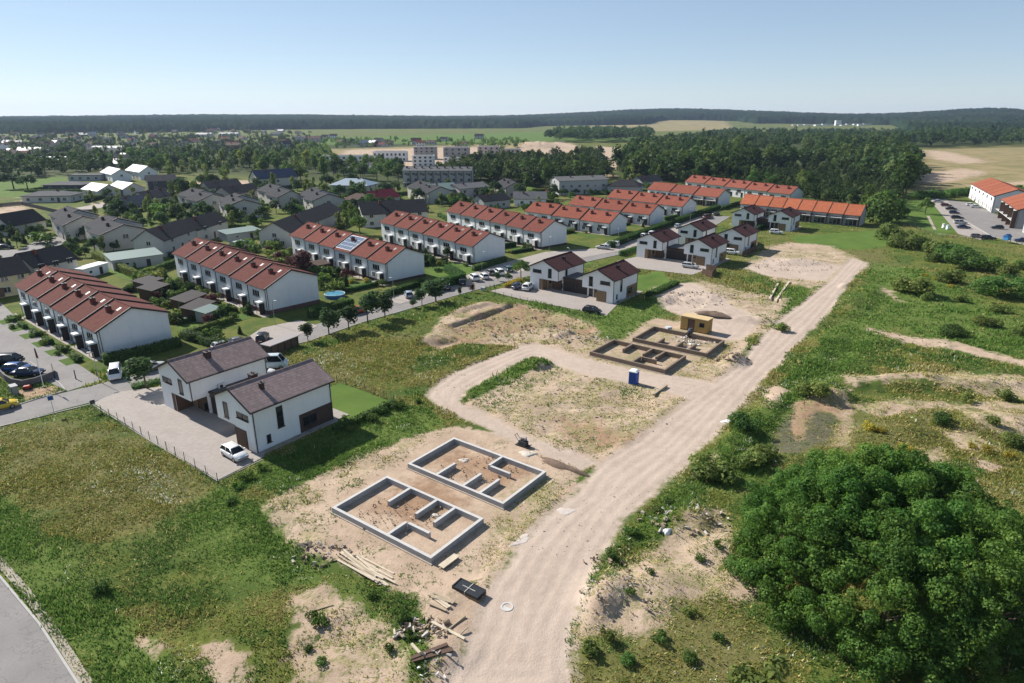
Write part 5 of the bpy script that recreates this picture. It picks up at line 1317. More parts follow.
# plate compactor on the side track
x, y = at(523, 446); T = thing('plate_compactor', 'black plate compactor left on the sandy side track', 'compactor', (x, y, gh(x, y)), R(-35))
m = MB(); m.loft([[(-.9, -.45, .05), (.9, -.45, .05), (.9, .45, .05), (-.9, .45, .05)], [(-.9, -.45, .16), (.9, -.45, .16), (.9, .45, .16), (-.9, .45, .16)]]); m.loft([[(.8, -.45, .1), (1.1, -.45, .3), (1.1, .45, .3), (.8, .45, .1)], [(.8, -.45, .16), (1.06, -.45, .34), (1.06, .45, .34), (.8, .45, .16)]]); m.build('base_plate', M_DARK, T)
m = MB(); m.box(-.5, .6, -.35, .35, .18, .75); m.box(-.2, .45, -.25, .25, .75, 1.0); m.tube((.2, -.28, .85), (.2, .28, .85), .14, 8); m.build('engine', M_CHARC, T)
m = MB(); [m.tube((-.4, q, .5), (-1.1, q, 1.35), .03) for q in (-.25, .25)]; m.tube((-1.1, -.28, 1.35), (-1.1, .28, 1.35), .035); m.build('handle', M_DARK, T)
m = MB(); m.tube((.35, .2, 1.0), (.35, .2, 1.35), .09, 8); m.tube((-.2, -.15, .8), (-.2, -.15, 1.3), .08, 8); m.build('exhaust', plain((.45, .45, .45), .5), T)
# black pallet load
x, y = at(469, 593); T = thing('pallet_load', 'black wrapped pallet load with pale straps by the haul track', 'pallet load', (x, y, gh(x, y)), R(-34))
m = MB(); [m.box(-1.45, 1.45, q - .07, q + .07, 0, .16) for q in (-.55, 0, .55)]; m.build('pallet', M_WOOD, T)
m = MB(); m.box(-1.4, 1.4, -.62, .62, .17, .4); m.box(-1.42, -1.3, -.64, .64, .15, .46); m.box(1.3, 1.42, -.64, .64, .15, .46); m.box(-1.3, 1.3, -.645, -.622, .3, .45); m.box(-1.3, 1.3, .622, .645, .3, .45); m.build('load', plain((.022, .025, .03), .5, var=.4, scale=3), T)
m = MB(); m.box(-.03, .03, -.66, .66, .452, .458); m.box(-.7, .7, -.03, .03, .404, .41); [m.box(-.03, .03, s * .655 - .008, s * .655 + .008, .16, .458) for s in (-1, 1)]; m.build('strap', plain((.5, .48, .42), .8), T)
# timber
M_PLANK = plain((.52, .44, .33), .85, var=.3, scale=2); M_PLANK2 = plain((.36, .29, .2), .85, var=.3, scale=2)
def plank(px, py, ang, L, label, group=None, wdt=.2, h=.06, z=0.0, mat=None, name='plank', cat='plank', tilt=0):
    x, y = at(px, py); key = (L, wdt, h)
    m = MB(); m.box(-L / 2, L / 2, -wdt / 2, wdt / 2, 0, h)
    o = m.build(name, mat or M_PLANK, None, (x, y, gh(x, y) + z + .02), R(ang)); o.rotation_euler.y = R(tilt)
    return tag(o, label, cat, group)
PG = 'planks of the long timber pile'
for k in range(26):
    plank(366 + random.uniform(-11, 11), 571 + random.uniform(-7, 7) , -39 + random.uniform(-7, 7), random.uniform(4.0, 5.6), 'pale plank of the long timber pile below the pale foundation', PG, .19, .06, .05 * (k // 5), M_PLANK if k % 3 else M_PLANK2)
for k in range(9): plank(443 + random.uniform(-6, 6), 605 + random.uniform(-5, 5), -30 + random.uniform(-14, 14), random.uniform(1.8, 2.6), 'grey brown plank of the short timber pile by the black pallet load', 'planks of the short timber pile', .22, .06, .05 * (k // 3), M_PLANK2 if k % 3 else M_PLANK)
plank(448, 634, -33, 3.4, 'pale beam lying on the sand by the rubble', None, .26, .2, name='beam', cat='beam'); plank(452, 629, 50, 3.2, 'dark thin beam crossing the pale beam', None, .12, .12, mat=M_PLANK2, name='beam', cat='beam'); plank(460, 638, 55, 2.0, 'short dark batten at the tip of the pale beam', None, .1, .1, mat=M_PLANK2, name='beam', cat='beam')
plank(400, 636, 45, 1.4, 'short pale post in the weeds beside the rubble', None, .18, .16, name='beam', cat='beam'); plank(416, 655, -50, 1.2, 'stubby yellow beam beside the dark boards', None, .22, .2, name='beam', cat='beam')
plank(433, 661, 20, 3.2, 'dark weathered board in the green weeds', None, .4, .1, mat=M_BROWN, name='board', cat='board'); plank(430, 658, 28, 3.0, 'dark weathered board leaning on the first in the weeds', None, .3, .1, .12, M_BROWN, 'board', 'board')
plank(449, 563, 52, 2.2, 'wide pale board at the corner of the nearest foundation', None, .7, .1, .18, M_PLANK, 'board', 'board'); plank(323, 611, 25, 1.8, 'dark stick on the bare sand patch', None, .09, .09, mat=M_PLANK2, name='board', cat='board')
plank(660, 391.5, 52, 4.6, 'brown kerb beam lying near the blue toilet', None, .3, .3, mat=M_PLANK2, name='beam', cat='beam'); plank(655, 388, -38, 3.4, 'thin timber lying behind the shadow of the blue toilet', None, .14, .1, name='beam', cat='beam')
# debris heaps: nobody could count them
def debris(label, px, py, rad, n, smin, smax, mats, seed, name='debris', hz_=.25):
    g = np.random.default_rng(seed); x, y = at(px, py); m = MB()
    for k in range(n):
        r_, a_ = rad * math.sqrt(g.uniform()), g.uniform(0, 6.28); X_, Y_ = x + r_ * math.cos(a_) * 1.4, y + r_ * math.sin(a_); s = g.uniform(smin, smax); z_ = gh(X_, Y_)
        q = [Vector((g.uniform(-1, 1) * s, g.uniform(-1, 1) * s * .6, g.uniform(-.5, 1) * s * .4)) for _ in range(6)]
        b = Matrix.Rotation(g.uniform(0, 3.1), 3, 'Z'); L = s * g.uniform(.6, 1.6); w_ = s * g.uniform(.25, .6); h_ = s * g.uniform(.15, .4)
        vs = [b @ Vector((sx_ * L / 2, sy_ * w_ / 2, sz_ * h_)) + Vector((X_, Y_, z_ + g.uniform(0, hz_))) for sz_ in (0, 1) for sx_, sy_ in ((-1, -1), (1, -1), (1, 1), (-1, 1))]
        m.add(vs, [(0, 3, 2, 1), (4, 5, 6, 7), (0, 1, 5, 4), (1, 2, 6, 5), (2, 3, 7, 6), (3, 0, 4, 7)], int(g.integers(0, len(mats))))
    return tag(m.build(name, mats), label, name, kind='stuff')
M_CLOD = plain((.3, .23, .16), .95, var=.4, scale=3); M_STONE = plain((.4, .37, .33), .9, var=.3, scale=3)
debris('heap of broken boards and rubble beside the weeds', 421, 632, 1.7, 90, .12, .5, [M_PLANK, M_CLOD, M_STONE, M_PLANK2], 5)
debris('clods and broken pieces along the timber pile', 325, 557, 2.2, 90, .08, .35, [M_CLOD, M_STONE, M_PLANK2], 6)
debris('rubble in the new excavation', 520, 326, 9, 260, .12, .5, [M_CLOD, M_STONE], 8, 'rubble'); debris('rubble on the far levelled plot', 790, 266, 8, 120, .1, .4, [M_CLOD, M_STONE], 9, 'rubble')
debris('clods on the bank beside the wide track', 614, 566, 2.2, 34, .1, .35, [M_CLOD], 10, 'rubble'); debris('stones on the bank beside the wide track', 683, 521, 3.6, 60, .15, .6, [M_CLOD, M_STONE], 11, 'rubble')
debris('dark clods at the corner of the brown foundation', 733, 361, 2.2, 90, .12, .45, [M_CLOD, M_CONCD], 12, 'rubble'); debris('stones beside the pale washed out patch', 700, 299, 7, 140, .12, .45, [M_CLOD, M_STONE], 13, 'rubble')
debris('white scraps and stones by the weeds at the track edge', 436, 672, 1.4, 30, .1, .35, [M_TRIMW, M_STONE], 14); debris('clods on the sandy rise beside the track', 616, 602, 2.4, 80, .06, .3, [M_CLOD, M_STONE], 15, 'rubble')
debris('broken rubble in front of the upper excavation', 585, 338, 4, 90, .12, .5, [M_CLOD, M_STONE], 16, 'rubble'); debris('pale rubble beside the ochre container', 693, 341, 3, 70, .15, .5, [M_STONE, M_TRIMW], 17, 'rubble')
debris('gravel and scraps inside the nearest foundation', 400, 516, 3.4, 120, .05, .22, [M_STONE, M_CLOD, M_PLANK], 31); debris('gravel and scraps inside the second foundation', 478, 470, 3.4, 120, .05, .22, [M_STONE, M_CLOD, M_PLANK], 32)
debris('loose stones scattered over the haul track', 600, 520, 7, 160, .04, .14, [M_STONE, M_CLOD], 33, 'rubble', .02); debris('loose stones on the bend of the side track', 470, 385, 5, 90, .05, .16, [M_STONE, M_CLOD], 34, 'rubble', .02); debris('stones and clods on the plot inside the track loop', 585, 410, 9, 260, .06, .3, [M_STONE, M_CLOD], 35, 'rubble', .05)
for lab, a, b in (('long pale plank track across the far grassy plot, nearer the ochre container', (769.4, 300), (778, 284.4)), ('long pale plank track across the far grassy plot, nearer the haul track', (775.5, 302), (789.6, 281.7))):
    p, q = at(*a), at(*b); plank((a[0] + b[0]) / 2, (a[1] + b[1]) / 2 - .4, math.degrees(math.atan2(q[1] - p[1], q[0] - p[0])), float(np.linalg.norm(q - p)), lab, None, .45, .08, .12, M_PLANK)
def ringcover(label, px, py, r, h, name='manhole'):
    x, y = at(px, py); o = thing(name, label, 'manhole', (x, y, gh(x, y) - .06))
    m = MB(); n = 20
    for k in range(n):
        a0, a1 = 2 * math.pi * k / n, 2 * math.pi * (k + 1) / n
        q = [(r * math.cos(a0), r * math.sin(a0)), (r * math.cos(a1), r * math.sin(a1)), (r * .72 * math.cos(a1), r * .72 * math.sin(a1)), (r * .72 * math.cos(a0), r * .72 * math.sin(a0))]
        m.prism(q, -.1, h)
    m.build('ring', M_CONC, o); m = MB(); m.prism([(r * .73 * math.cos(2 * math.pi * k / n), r * .73 * math.sin(2 * math.pi * k / n)) for k in range(n)], -.05, h - .04); m.build('lid', plain((.5, .48, .45), .8, var=.2), o); return o
ringcover('concrete manhole ring in the track near the black pallet load', 507, 607, .55, .1); ringcover('pale manhole in the middle of the wide track', 546, 584, .5, .05)
def patch(label, px, py, rx, ry, ang, h, mat, name, cat):
    """low heap or crumpled sheet"""
    x, y = at(px, py); g = np.random.default_rng(int(px)); V = []; F = []; nr, nn = 7, 22
    for j in range(nr):
        for k in range(nn):
            a = 2 * math.pi * k / nn; r_ = j / (nr - 1) * (1 + .22 * math.sin(3 * a + px) + .1 * math.sin(7 * a))
            X_, Y_ = rx * r_ * math.cos(a), ry * r_ * math.sin(a); V.append((X_, Y_, h * (1 - (j / (nr - 1)) ** 2) * g.uniform(.7, 1.2) + .015 - (.1 if j == nr - 1 else 0)))
    for j in range(nr - 1):
        for k in range(nn): F.append((j * nn + k, (j + 1) * nn + k, (j + 1) * nn + (k + 1) % nn, j * nn + (k + 1) % nn))
    m = MB(); m.add(V, F); return tag(m.build(name, mat, None, (x, y, gh(x, y)), R(ang), True), label, cat)
M_WSAND = plain((.56, .5, .42), .95, var=.2, scale=2); M_CEM = plain((.5, .435, .385), .95, var=.25, scale=1.5)
patch('small heap of pale sand beside the plate compactor', 528, 454, 1.15, .75, -10, .22, M_WSAND, 'sand_heap', 'heap'); patch('spill of grey cement on the track by the second foundation', 566, 511, 1.1, .7, 0, .03, M_CEM, 'cement_spill', 'spill'); patch('spill of pale cement along the track edge', 521, 540, 1.4, .6, 45, .03, M_CEM, 'cement_spill', 'spill')
patch('small white sand heap inside the nearest foundation', 435, 515.5, .6, .4, 0, .12, M_WSAND, 'sand_heap', 'heap'); patch('small white sand heap inside the second foundation', 464, 460.5, .7, .5, 0, .2, M_WSAND, 'sand_heap', 'heap')
patch('crumpled white sack on the sandy bank', 667, 535, .55, .35, 20, .3, M_TRIMW, 'sack', 'sack'); patch('white sheet lying on the verge of the wide track', 727, 421.5, .9, .5, 10, .1, M_TRIMW, 'plastic_sheet', 'sheet'); patch('white sack in the lawn hedge corner', 391, 406, .7, .5, 0, .45, M_WSAND, 'sack', 'sack')
patch('dark ash patch on the sand beside the weeds', 306, 548, .9, .5, 0, .1, plain((.1, .085, .07), .95, var=.4), 'ash_heap', 'heap')
M_DRIDGE = plain((.17, .12, .09), .98, var=.4, scale=2)  # dark brown tone of the two long low ridges
patch('long low dark brown ridge beside the second foundation', 560, 466, 3.3, .62, -38, .42, M_DRIDGE, 'dark_ridge', 'heap'); patch('low dark brown heap behind the ochre container', 714, 317, 3.6, 1.2, -26, .6, M_DRIDGE, 'dark_ridge', 'heap')
# ------------------------------------------------------------------ fences, posts, lamps, signs
def wire_fence(label, pp, h, gap, mat=None, solid=False, wires=5):
    pts = [Vector((*at(*q), 0)) for q in pp]; o = thing('fence', label, 'fence', tuple(pts[0]))
    base = pts[0]; pm = MB(); pm.box(-.03, .03, -.03, .03, -.2, h + .04); pmesh = pm.mesh('post', mat or M_FRAMED); wm = MB()
    for p, q in zip(pts[:-1], pts[1:]):
        L = (q - p).length; n = max(1, round(L / gap)); d = (q - p) / n
        for k in range(n + (1 if q is pts[-1] else 0)): put('post', pmesh, o, tuple(p + d * k - base), math.atan2(d.y, d.x))
        if solid:
            nn = Vector((-d.y, d.x, 0)).normalized() * .03
            for j in range(int(h / .16)): z0 = .06 + j * .16; a, b = p - base, q - base; wm.add([(a - nn) + Vector((0, 0, z0)), (b - nn) + Vector((0, 0, z0)), (b + nn) + Vector((0, 0, z0)), (a + nn) + Vector((0, 0, z0)), (a - nn) + Vector((0, 0, z0 + .14)), (b - nn) + Vector((0, 0, z0 + .14)), (b + nn) + Vector((0, 0, z0 + .14)), (a + nn) + Vector((0, 0, z0 + .14))], [(0, 3, 2, 1), (4, 5, 6, 7), (0, 1, 5, 4), (1, 2, 6, 5), (2, 3, 7, 6), (3, 0, 4, 7)])
        else:
            for j in range(wires): z0 = .1 + (h - .12) * j / (wires - 1); wm.tube(p - base + Vector((0, 0, z0)), q - base + Vector((0, 0, z0)), .008, 3, cap=False)
            mcount = int(L / .5)
            for j in range(mcount): c = p - base + (q - p) * (j / mcount); wm.tube(c + Vector((0, 0, .08)), c + Vector((0, 0, h)), .006, 3, cap=False)
    wm.build('slats' if solid else 'wire_mesh', mat or M_FRAMED, o); return o
M_GREENP = plain((.03, .05, .035), .5)
wire_fence('dark wire mesh fence between the wild meadow and the courtyard', [(94, 410), (118, 421), (150, 440.5), (185, 461.5), (218, 483)], 1.3, 2.4, M_GREENP)
wire_fence('thin wire fence along the pale drive of the maroon pair', [(488, 292.5), (520, 300), (560, 310.5), (600, 322)], 1.0, 2.6)
wire_fence('dark wire fence at the top of the mown lawn', [(337, 382), (365, 391), (394, 402)], 1.1, 2.2)
wire_fence('brown board fence round the garden of the rear maroon roofed house', [(742, 257), (757, 250), (757, 243.5), (748, 240)], 1.7, 2.2, M_BROWN, True)
wire_fence('dark board fence box beside the lane house', [(702, 274.5), (712, 277.5), (716, 272), (706, 270)], 1.7, 2.0, M_BROWN, True)
wire_fence('dark board fence along the meadow of the far bungalows', [(0, 207), (22, 205), (60, 214), (95, 213)], 1.6, 4, M_CHARC, True)
wire_fence('long grey fence behind the far lawn, beside the lamp', [(895, 222), (925, 232), (942, 236), (990, 241)], 1.0, 3.5)
# long dark shelter by the street
c, a, W = lr((271, 356), (299, 345), 2.2); o = thing('bin_shelter', 'long dark bin shelter with pale flat roof beside the street', 'shelter', (c[0], c[1], 0), R(a)); m = MB(); m.box(-W / 2, W / 2, -1.1, 1.1, 0, 1.75); m.build('wall', M_DARK, o); m = MB(); m.box(-W / 2 - .15, W / 2 + .15, -1.3, 1.25, 1.75, 1.9); m.build('roof', plain((.3, .27, .26), .8, var=.1), o)
m = MB(); [m.box(-W / 2 + .4 + k * 1.5, -W / 2 + 1.6 + k * 1.5, -1.14, -1.1, .1, 1.6) for k in range(int(W / 1.5))]; m.build('door', M_BROWN, o)
# curved wall round the parked cars, boxes at its foot
wl = [at(*q) for q in ((-12, 366), (0, 375), (6, 381), (14, 385.5), (24, 387), (36, 384.5), (46, 381), (54, 378))]
l, r = ribbon(wl, .12, .12); m = MB(); o = np.array(wl[0])
for i in range(len(wl) - 1): m.prism([tuple(np.array(q) - o) for q in (l[i], r[i], r[i + 1], l[i + 1])], 0, 1.15)
tag(m.build('curved_wall', plain((.13, .115, .12), .85, var=.25), None, (o[0], o[1], 0)), 'low curved dark wall around the parked blue cars', 'wall')
p, q = at(54, 378), at(52, 370); m = MB(); v = q - p; m.prism([(0, 0), (.25, 0), (v[0] + .25, v[1]), (v[0], v[1])], 0, 1.15); tag(m.build('dark_wall', plain((.07, .06, .06), .85), None, (p[0], p[1], 0)), 'dark end wall closing the curved wall', 'wall')
x, y = at(15, 393.5); o = thing('utility_box', 'grey utility cabinet at the foot of the curved wall', 'cabinet', (x, y, 0), R(-40)); m = MB(); m.box(-.7, .7, -.4, .4, .1, 1.3); m.build('cabinet', plain((.22, .25, .25), .5), o); m = MB(); m.box(-.76, .76, -.46, .46, 1.3, 1.38); m.build('lid', M_GREYW, o); m = MB(); m.box(-.7, .7, -.4, .4, 0, .1); m.build('base', M_CONC, o); door(o, -.35, -.4, .15, .62, 1.1, 'f', plain((.24, .27, .27), .5)); door(o, .35, -.4, .15, .62, 1.1, 'f', plain((.24, .27, .27), .5))
x, y = at(28, 389); o = thing('lawn_mower', 'small red mower standing before the curved wall', 'mower', (x, y, 0), R(20)); m = MB(); m.loft([[(-.6, -.35, .2), (.5, -.35, .2), (.5, .35, .2), (-.6, .35, .2)], [(-.5, -.3, .55), (.3, -.28, .6), (.3, .28, .6), (-.5, .3, .55)]]); m.build('body', plain((.35, .04, .025), .4), o); m = MB(); m.tube((-.5, -.25, .5), (-1.1, -.25, 1.0), .025); m.tube((-.5, .25, .5), (-1.1, .25, 1.0), .025); m.tube((-1.1, -.25, 1.0), (-1.1, .25, 1.0), .03); m.build('handle', M_DARK, o)
for sx_ in (-.45, .38):
    for s in (-1, 1): m = MB(); m.tube((sx_, s * .32, .16), (sx_, s * .42, .16), .16, 10); m.build('wheel', M_TYRE, o)
x, y = at(43.8, 387); o = thing('flagpole', 'white flagpole with a furled dark flag by the brown bed', 'flagpole', (x, y, 0)); m = MB(); m.tube((0, 0, 0), (0, 0, 6.6), .06, 8, .035); m.build('pole', M_TRIMW, o); m = MB(); m.loft([[(.03, -.05, 4.9), (.35, -.08, 4.75), (.3, .06, 4.8), (.03, .05, 4.9)], [(.03, -.06, 6.4), (.16, -.05, 6.2), (.16, .06, 6.25), (.03, .06, 6.4)]]); m.build('flag', plain((.1, .03, .035), .8), o); m = MB(); m.tube((0, 0, -.1), (0, 0, .12), .2, 10); m.build('base', M_CONC, o)
def sign(label, px, py, h, ang, col):
    x, y = at(px, py); o = thing('road_sign', label, 'sign', (x, y, 0), R(ang)); m = MB(); m.tube((0, 0, 0), (0, 0, h), .035, 7); m.build('post', plain((.4, .4, .42), .4, .5), o); m = MB(); m.box(-.35, .35, -.04, -.005, h - .7, h, 1); m.box(-.31, .31, -.046, -.04, h - .66, h - .04, 0); m.build('panel', [plain(col, .4), M_TRIMW], o)
sign('blue square road sign on a post at the meadow edge', 54.5, 414.5, 2.9, 35, (.02, .08, .3)); sign('small grey sign at the corner of the wire fence', 94.5, 412, 1.9, 50, (.06, .06, .07))
def lamp(label, px, py, h, group='street lamps'):
    x, y = at(px, py); o = thing('street_lamp', label, 'street lamp', (x, y, 0), R(random.uniform(0, 360)), group); m = MB(); m.tube((0, 0, 0), (0, 0, h), .06, 7, .04); m.build('pole', plain((.38, .39, .4), .4, .6), o); m = MB(); m.tube((0, 0, h), (.5, 0, h + .08), .03, 5); m.box(.3, .85, -.12, .12, h + .02, h + .12); m.build('lamp_head', M_FRAME, o)
for lab, px, py, h in (('street lamp at the gable of the nearest terrace', 99.5, 382, 5), ('short street lamp by the corner of the second terrace', 275, 325, 5), ('street lamp at the gable of the solar terrace', 394, 299, 5), ('street lamp at the gable of the fourth terrace', 482, 270, 5), ('street lamp before the bush at the fifth terrace', 549, 253, 5), ('street lamp by the hedge of the two-chimney terraces', 618, 244, 5), ('tall street lamp by the middle hedge', 690, 222, 6), ('street lamp between the lane and pale wall', 569, 264, 4.5)): lamp(lab, px, py, h)
def bollard(label, px, py, h=.9):
    x, y = at(px, py); m = MB(); m.tube((0, 0, 0), (0, 0, h), .09, 8, .07); m.tube((0, 0, h), (0, 0, h + .06), .09, 8); tag(m.build('bollard', M_FRAMED, None, (x, y, .02)), label, 'bollard', 'bollards')
for lab, px, py, h in (('dark bollard at the corner of the side street', 76, 379, 1.5), ('dark bollard, first by the street corner of the pale drive', 486, 290, 1.0), ('dark bollard, second by the street corner of the pale drive', 490, 289, 1.0), ('dark bollard, third by the street corner of the pale drive', 494, 288, 1.0)): bollard(lab, px, py, h)
x, y = at(483, 291); m = MB(); m.box(-.45, .45, -.3, .3, 0, .9); m.box(-.5, .5, -.35, .35, .9, .96); m.box(-.4, .4, -.33, -.3, .1, .8); tag(m.build('meter_cabinet', plain((.42, .45, .46), .5), None, (x, y, 0), R(-30)), 'pale meter cabinet by the street corner bollards', 'cabinet')
# pool and trampoline in the gardens
x, y = at(335, 297); o = thing('garden_pool', 'round blue garden pool beside the hedge of the solar terrace', 'pool', (x, y, 0)); m = MB(); n = 20; m.prism([(2.3 * math.cos(2 * math.pi * k / n), 2.3 * math.sin(2 * math.pi * k / n)) for k in range(n)], 0, .82); m.build('wall', plain((.05, .13, .3), .4), o); m = MB(); m.prism([(2.15 * math.cos(2 * math.pi * k / n), 2.15 * math.sin(2 * math.pi * k / n)) for k in range(n)], .82, .86); m.build('water', plain((.1, .3, .42), .1, 0, .6), o)
m = MB(); [m.tube((2.32 * math.cos(2 * math.pi * k / n), 2.32 * math.sin(2 * math.pi * k / n), .86), (2.32 * math.cos(2 * math.pi * (k + 1) / n), 2.32 * math.sin(2 * math.pi * (k + 1) / n), .86), .06, 5) for k in range(n)]; m.build('rim', M_TRIMW, o)
x, y = at(184, 320); o = thing('garden_table', 'round table with white and pink cover on the garden lawn', 'table', (x, y, 0)); m = MB(); m.prism([(1.5 * math.cos(2 * math.pi * k / n), 1.5 * math.sin(2 * math.pi * k / n)) for k in range(n)], .72, .8); m.build('tabletop', M_TRIMW, o); m = MB(); m.prism([(1.05 * math.cos(2 * math.pi * k / n), 1.05 * math.sin(2 * math.pi * k / n)) for k in range(n)], .8, .83); m.build('cover', plain((.6, .38, .42), .8), o); m = MB(); m.tube((0, 0, 0), (0, 0, .72), .2, 10, .12); m.build('leg', M_DARK, o)
x, y = at(1006, 243); o = thing('play_house', 'small blue playhouse on the grass beside the far street', 'playhouse', (x, y, 0), R(20)); m = MB(); m.box(-.8, .8, -.8, .8, 1.0, 2.2); m.build('cabin', plain((.04, .2, .45), .5), o); m = MB(); m.extx([(-1, 2.2), (1, 2.2), (0, 3.0)], -1, 1); m.build('roof', plain((.03, .12, .3), .5), o)
for a in (-.75, .75):
    for b in (-.75, .75): m = MB(); m.box(a - .06, a + .06, b - .06, b + .06, 0, 1.0); m.build('leg', M_WOOD, o)
x, y = at(548, 196); o = thing('swing_hut', 'red and green play frame beside the white bungalow', 'play frame', (x, y, 0)); m = MB(); m.extx([(-1.4, 1.4), (1.4, 1.4), (0, 3.4)], -1.5, 1.5); m.build('roof', plain((.5, .04, .06), .5), o)
for a in (-1.2, 1.2):
    for b in (-1.2, 1.2): m = MB(); m.box(a - .08, a + .08, b - .08, b + .08, 0, 1.5); m.build('leg', M_WOOD, o)
for lab, px, py in (('white covered chair on the far lawn, first of two', 943.5, 228), ('white covered chair on the far lawn, second of two', 947.5, 229.5)):
    x, y = at(px, py); m = MB(); m.loft([[(-.5, -.5, 0), (.5, -.5, 0), (.5, .5, 0), (-.5, .5, 0)], [(-.42, -.42, .7), (.42, -.42, .7), (.42, .42, .7), (-.42, .42, .7)], [(-.4, .1, 1.5), (.4, .1, 1.5), (.35, .4, 1.6), (-.35, .4, 1.6)]]); tag(m.build('covered_chair', M_TRIMW, None, (x, y, .1)), lab, 'chair', 'covered chairs')
# ------------------------------------------------------------------ planting
def hgt(px, py, pytop):
    p = at(px, py); zs = np.arange(.5, 30, .1)
    dep = p[1] * math.cos(PITCH) - (zs - CAM_H) * math.sin(PITCH); up = p[1] * math.sin(PITCH) + (zs - CAM_H) * math.cos(PITCH)
    return float(zs[np.argmin(abs(341.5 - F_PX * up / dep - pytop))])
def tp(key, px, py, top, label, group=None, **kw): return treep(key, px, py, hgt(px, py, top), label, group, **kw)
tp('street', 146, 388, 355, 'round street tree on the grass island before the nearest white pair', name='street_tree', wide=1.5)
SG = 'street trees'
for i, (px, py, top, wd, lab) in enumerate(((308, 341, 321, .9, 'small street tree beside the long dark shelter'), (329, 334.5, 306, 1.0, 'street tree in front of the deep shade of the second terrace'), (349, 330, 303.5, 1.0, 'street tree just before the orange red car, its shade side'), (368, 323.5, 291.5, .95, 'street tree covering the front of the orange red car'), (385, 318, 290, .95, 'street tree just beyond the orange red car'),
        (422, 306, 288, 1.0, 'street tree left of the widest street tree'), (436, 302, 278.5, 1.35, 'widest street tree, before the black car'), (413, 308, 299, 1.2, 'sapling at the foot of two street trees'), (460, 296, 286, .6, 'thin sapling before the black estate car'), (472, 292.5, 283, .6, 'thin reddish sapling before the first white car'), (498, 281, 271, .9, 'small tree before the white off-road car'), (508.5, 281, 271.5, .9, 'small tree by the drive of the maroon roofed pair'))):
    tp('street' if i != 9 else 'red', px, py, top, lab, SG, name='street_tree', wide=wd * 1.3)
tp('broad', 521, 278, 258, 'dense round shrub tree beside the maroon roofed house', wide=1.1)
# the big willow clump near the drone: ten stems under one domed canopy
WC = (34.3, 48.2); WR = 14.0
def dome(x, y): d = math.hypot(x - WC[0], y - WC[1]) / WR; d *= .84 + .34 * float(fbm(np.array([x]), np.array([y]), 6.5, 2)[0]); return 11.0 * max(0.0, 1 - d * d) ** .55 * (.72 + .52 * float(fbm(np.array([x + 31.0]), np.array([y]), 4.6, 3)[0]))
WL = ('willow at the sandy edge of the big clump', 'willow in the crown top of the big clump', 'willow at the back of the big clump towards the sandy ridge', 'willow at the heart of the big clump', 'willow of the big clump nearer the picture edge', 'willow of the big clump cut by the picture edge', 'low front willow of the big clump above the bottom edge', 'front willow of the big clump cut by the bottom edge', 'low willow filling the track side of the big clump', 'willow at the back of the big clump facing the haul track')
for k, (x, y) in enumerate(((24.6, 49.5), (33.5, 52.5), (38.5, 57), (32, 46.5), (39, 48.5), (43.5, 52), (29, 40.5), (37, 39.5), (26.5, 45), (29, 55.5))):
    g = np.random.default_rng(150 + k); lob = []
    while len(lob) < 125:
        a = g.uniform(0, 6.28); rr = 5.4 * math.sqrt(g.uniform()); lx, ly = x + rr * math.cos(a), y + rr * math.sin(a); H_ = dome(lx, ly)
        if H_ < 1.2: continue
        edge = math.hypot(lx - WC[0], ly - WC[1]) / WR; s_ = g.uniform(.3, 1.15); f_ = g.uniform(.22, 1.0) if edge > .66 else g.uniform(.66, 1.06)
        lob.append((lx - x, ly - y, max(.7, H_ * f_ * g.uniform(.93, 1.05) - s_ * .5), s_, s_, s_ * .85))
    V, F, t = lobed(g, 26000, lob, .13, .45)
    o = thing('willow_tree', WL[k], 'tree', (x, y, gh(x, y)), 0, 'big willow clump'); put('trunk', trunk_mesh(g, max(5, dome(x, y)) * .95, .22, M_BARK, 7), o); put('crown', np_mesh('crown', V, F, M_LEAF_BIG, attrs={'tint': t}), o)
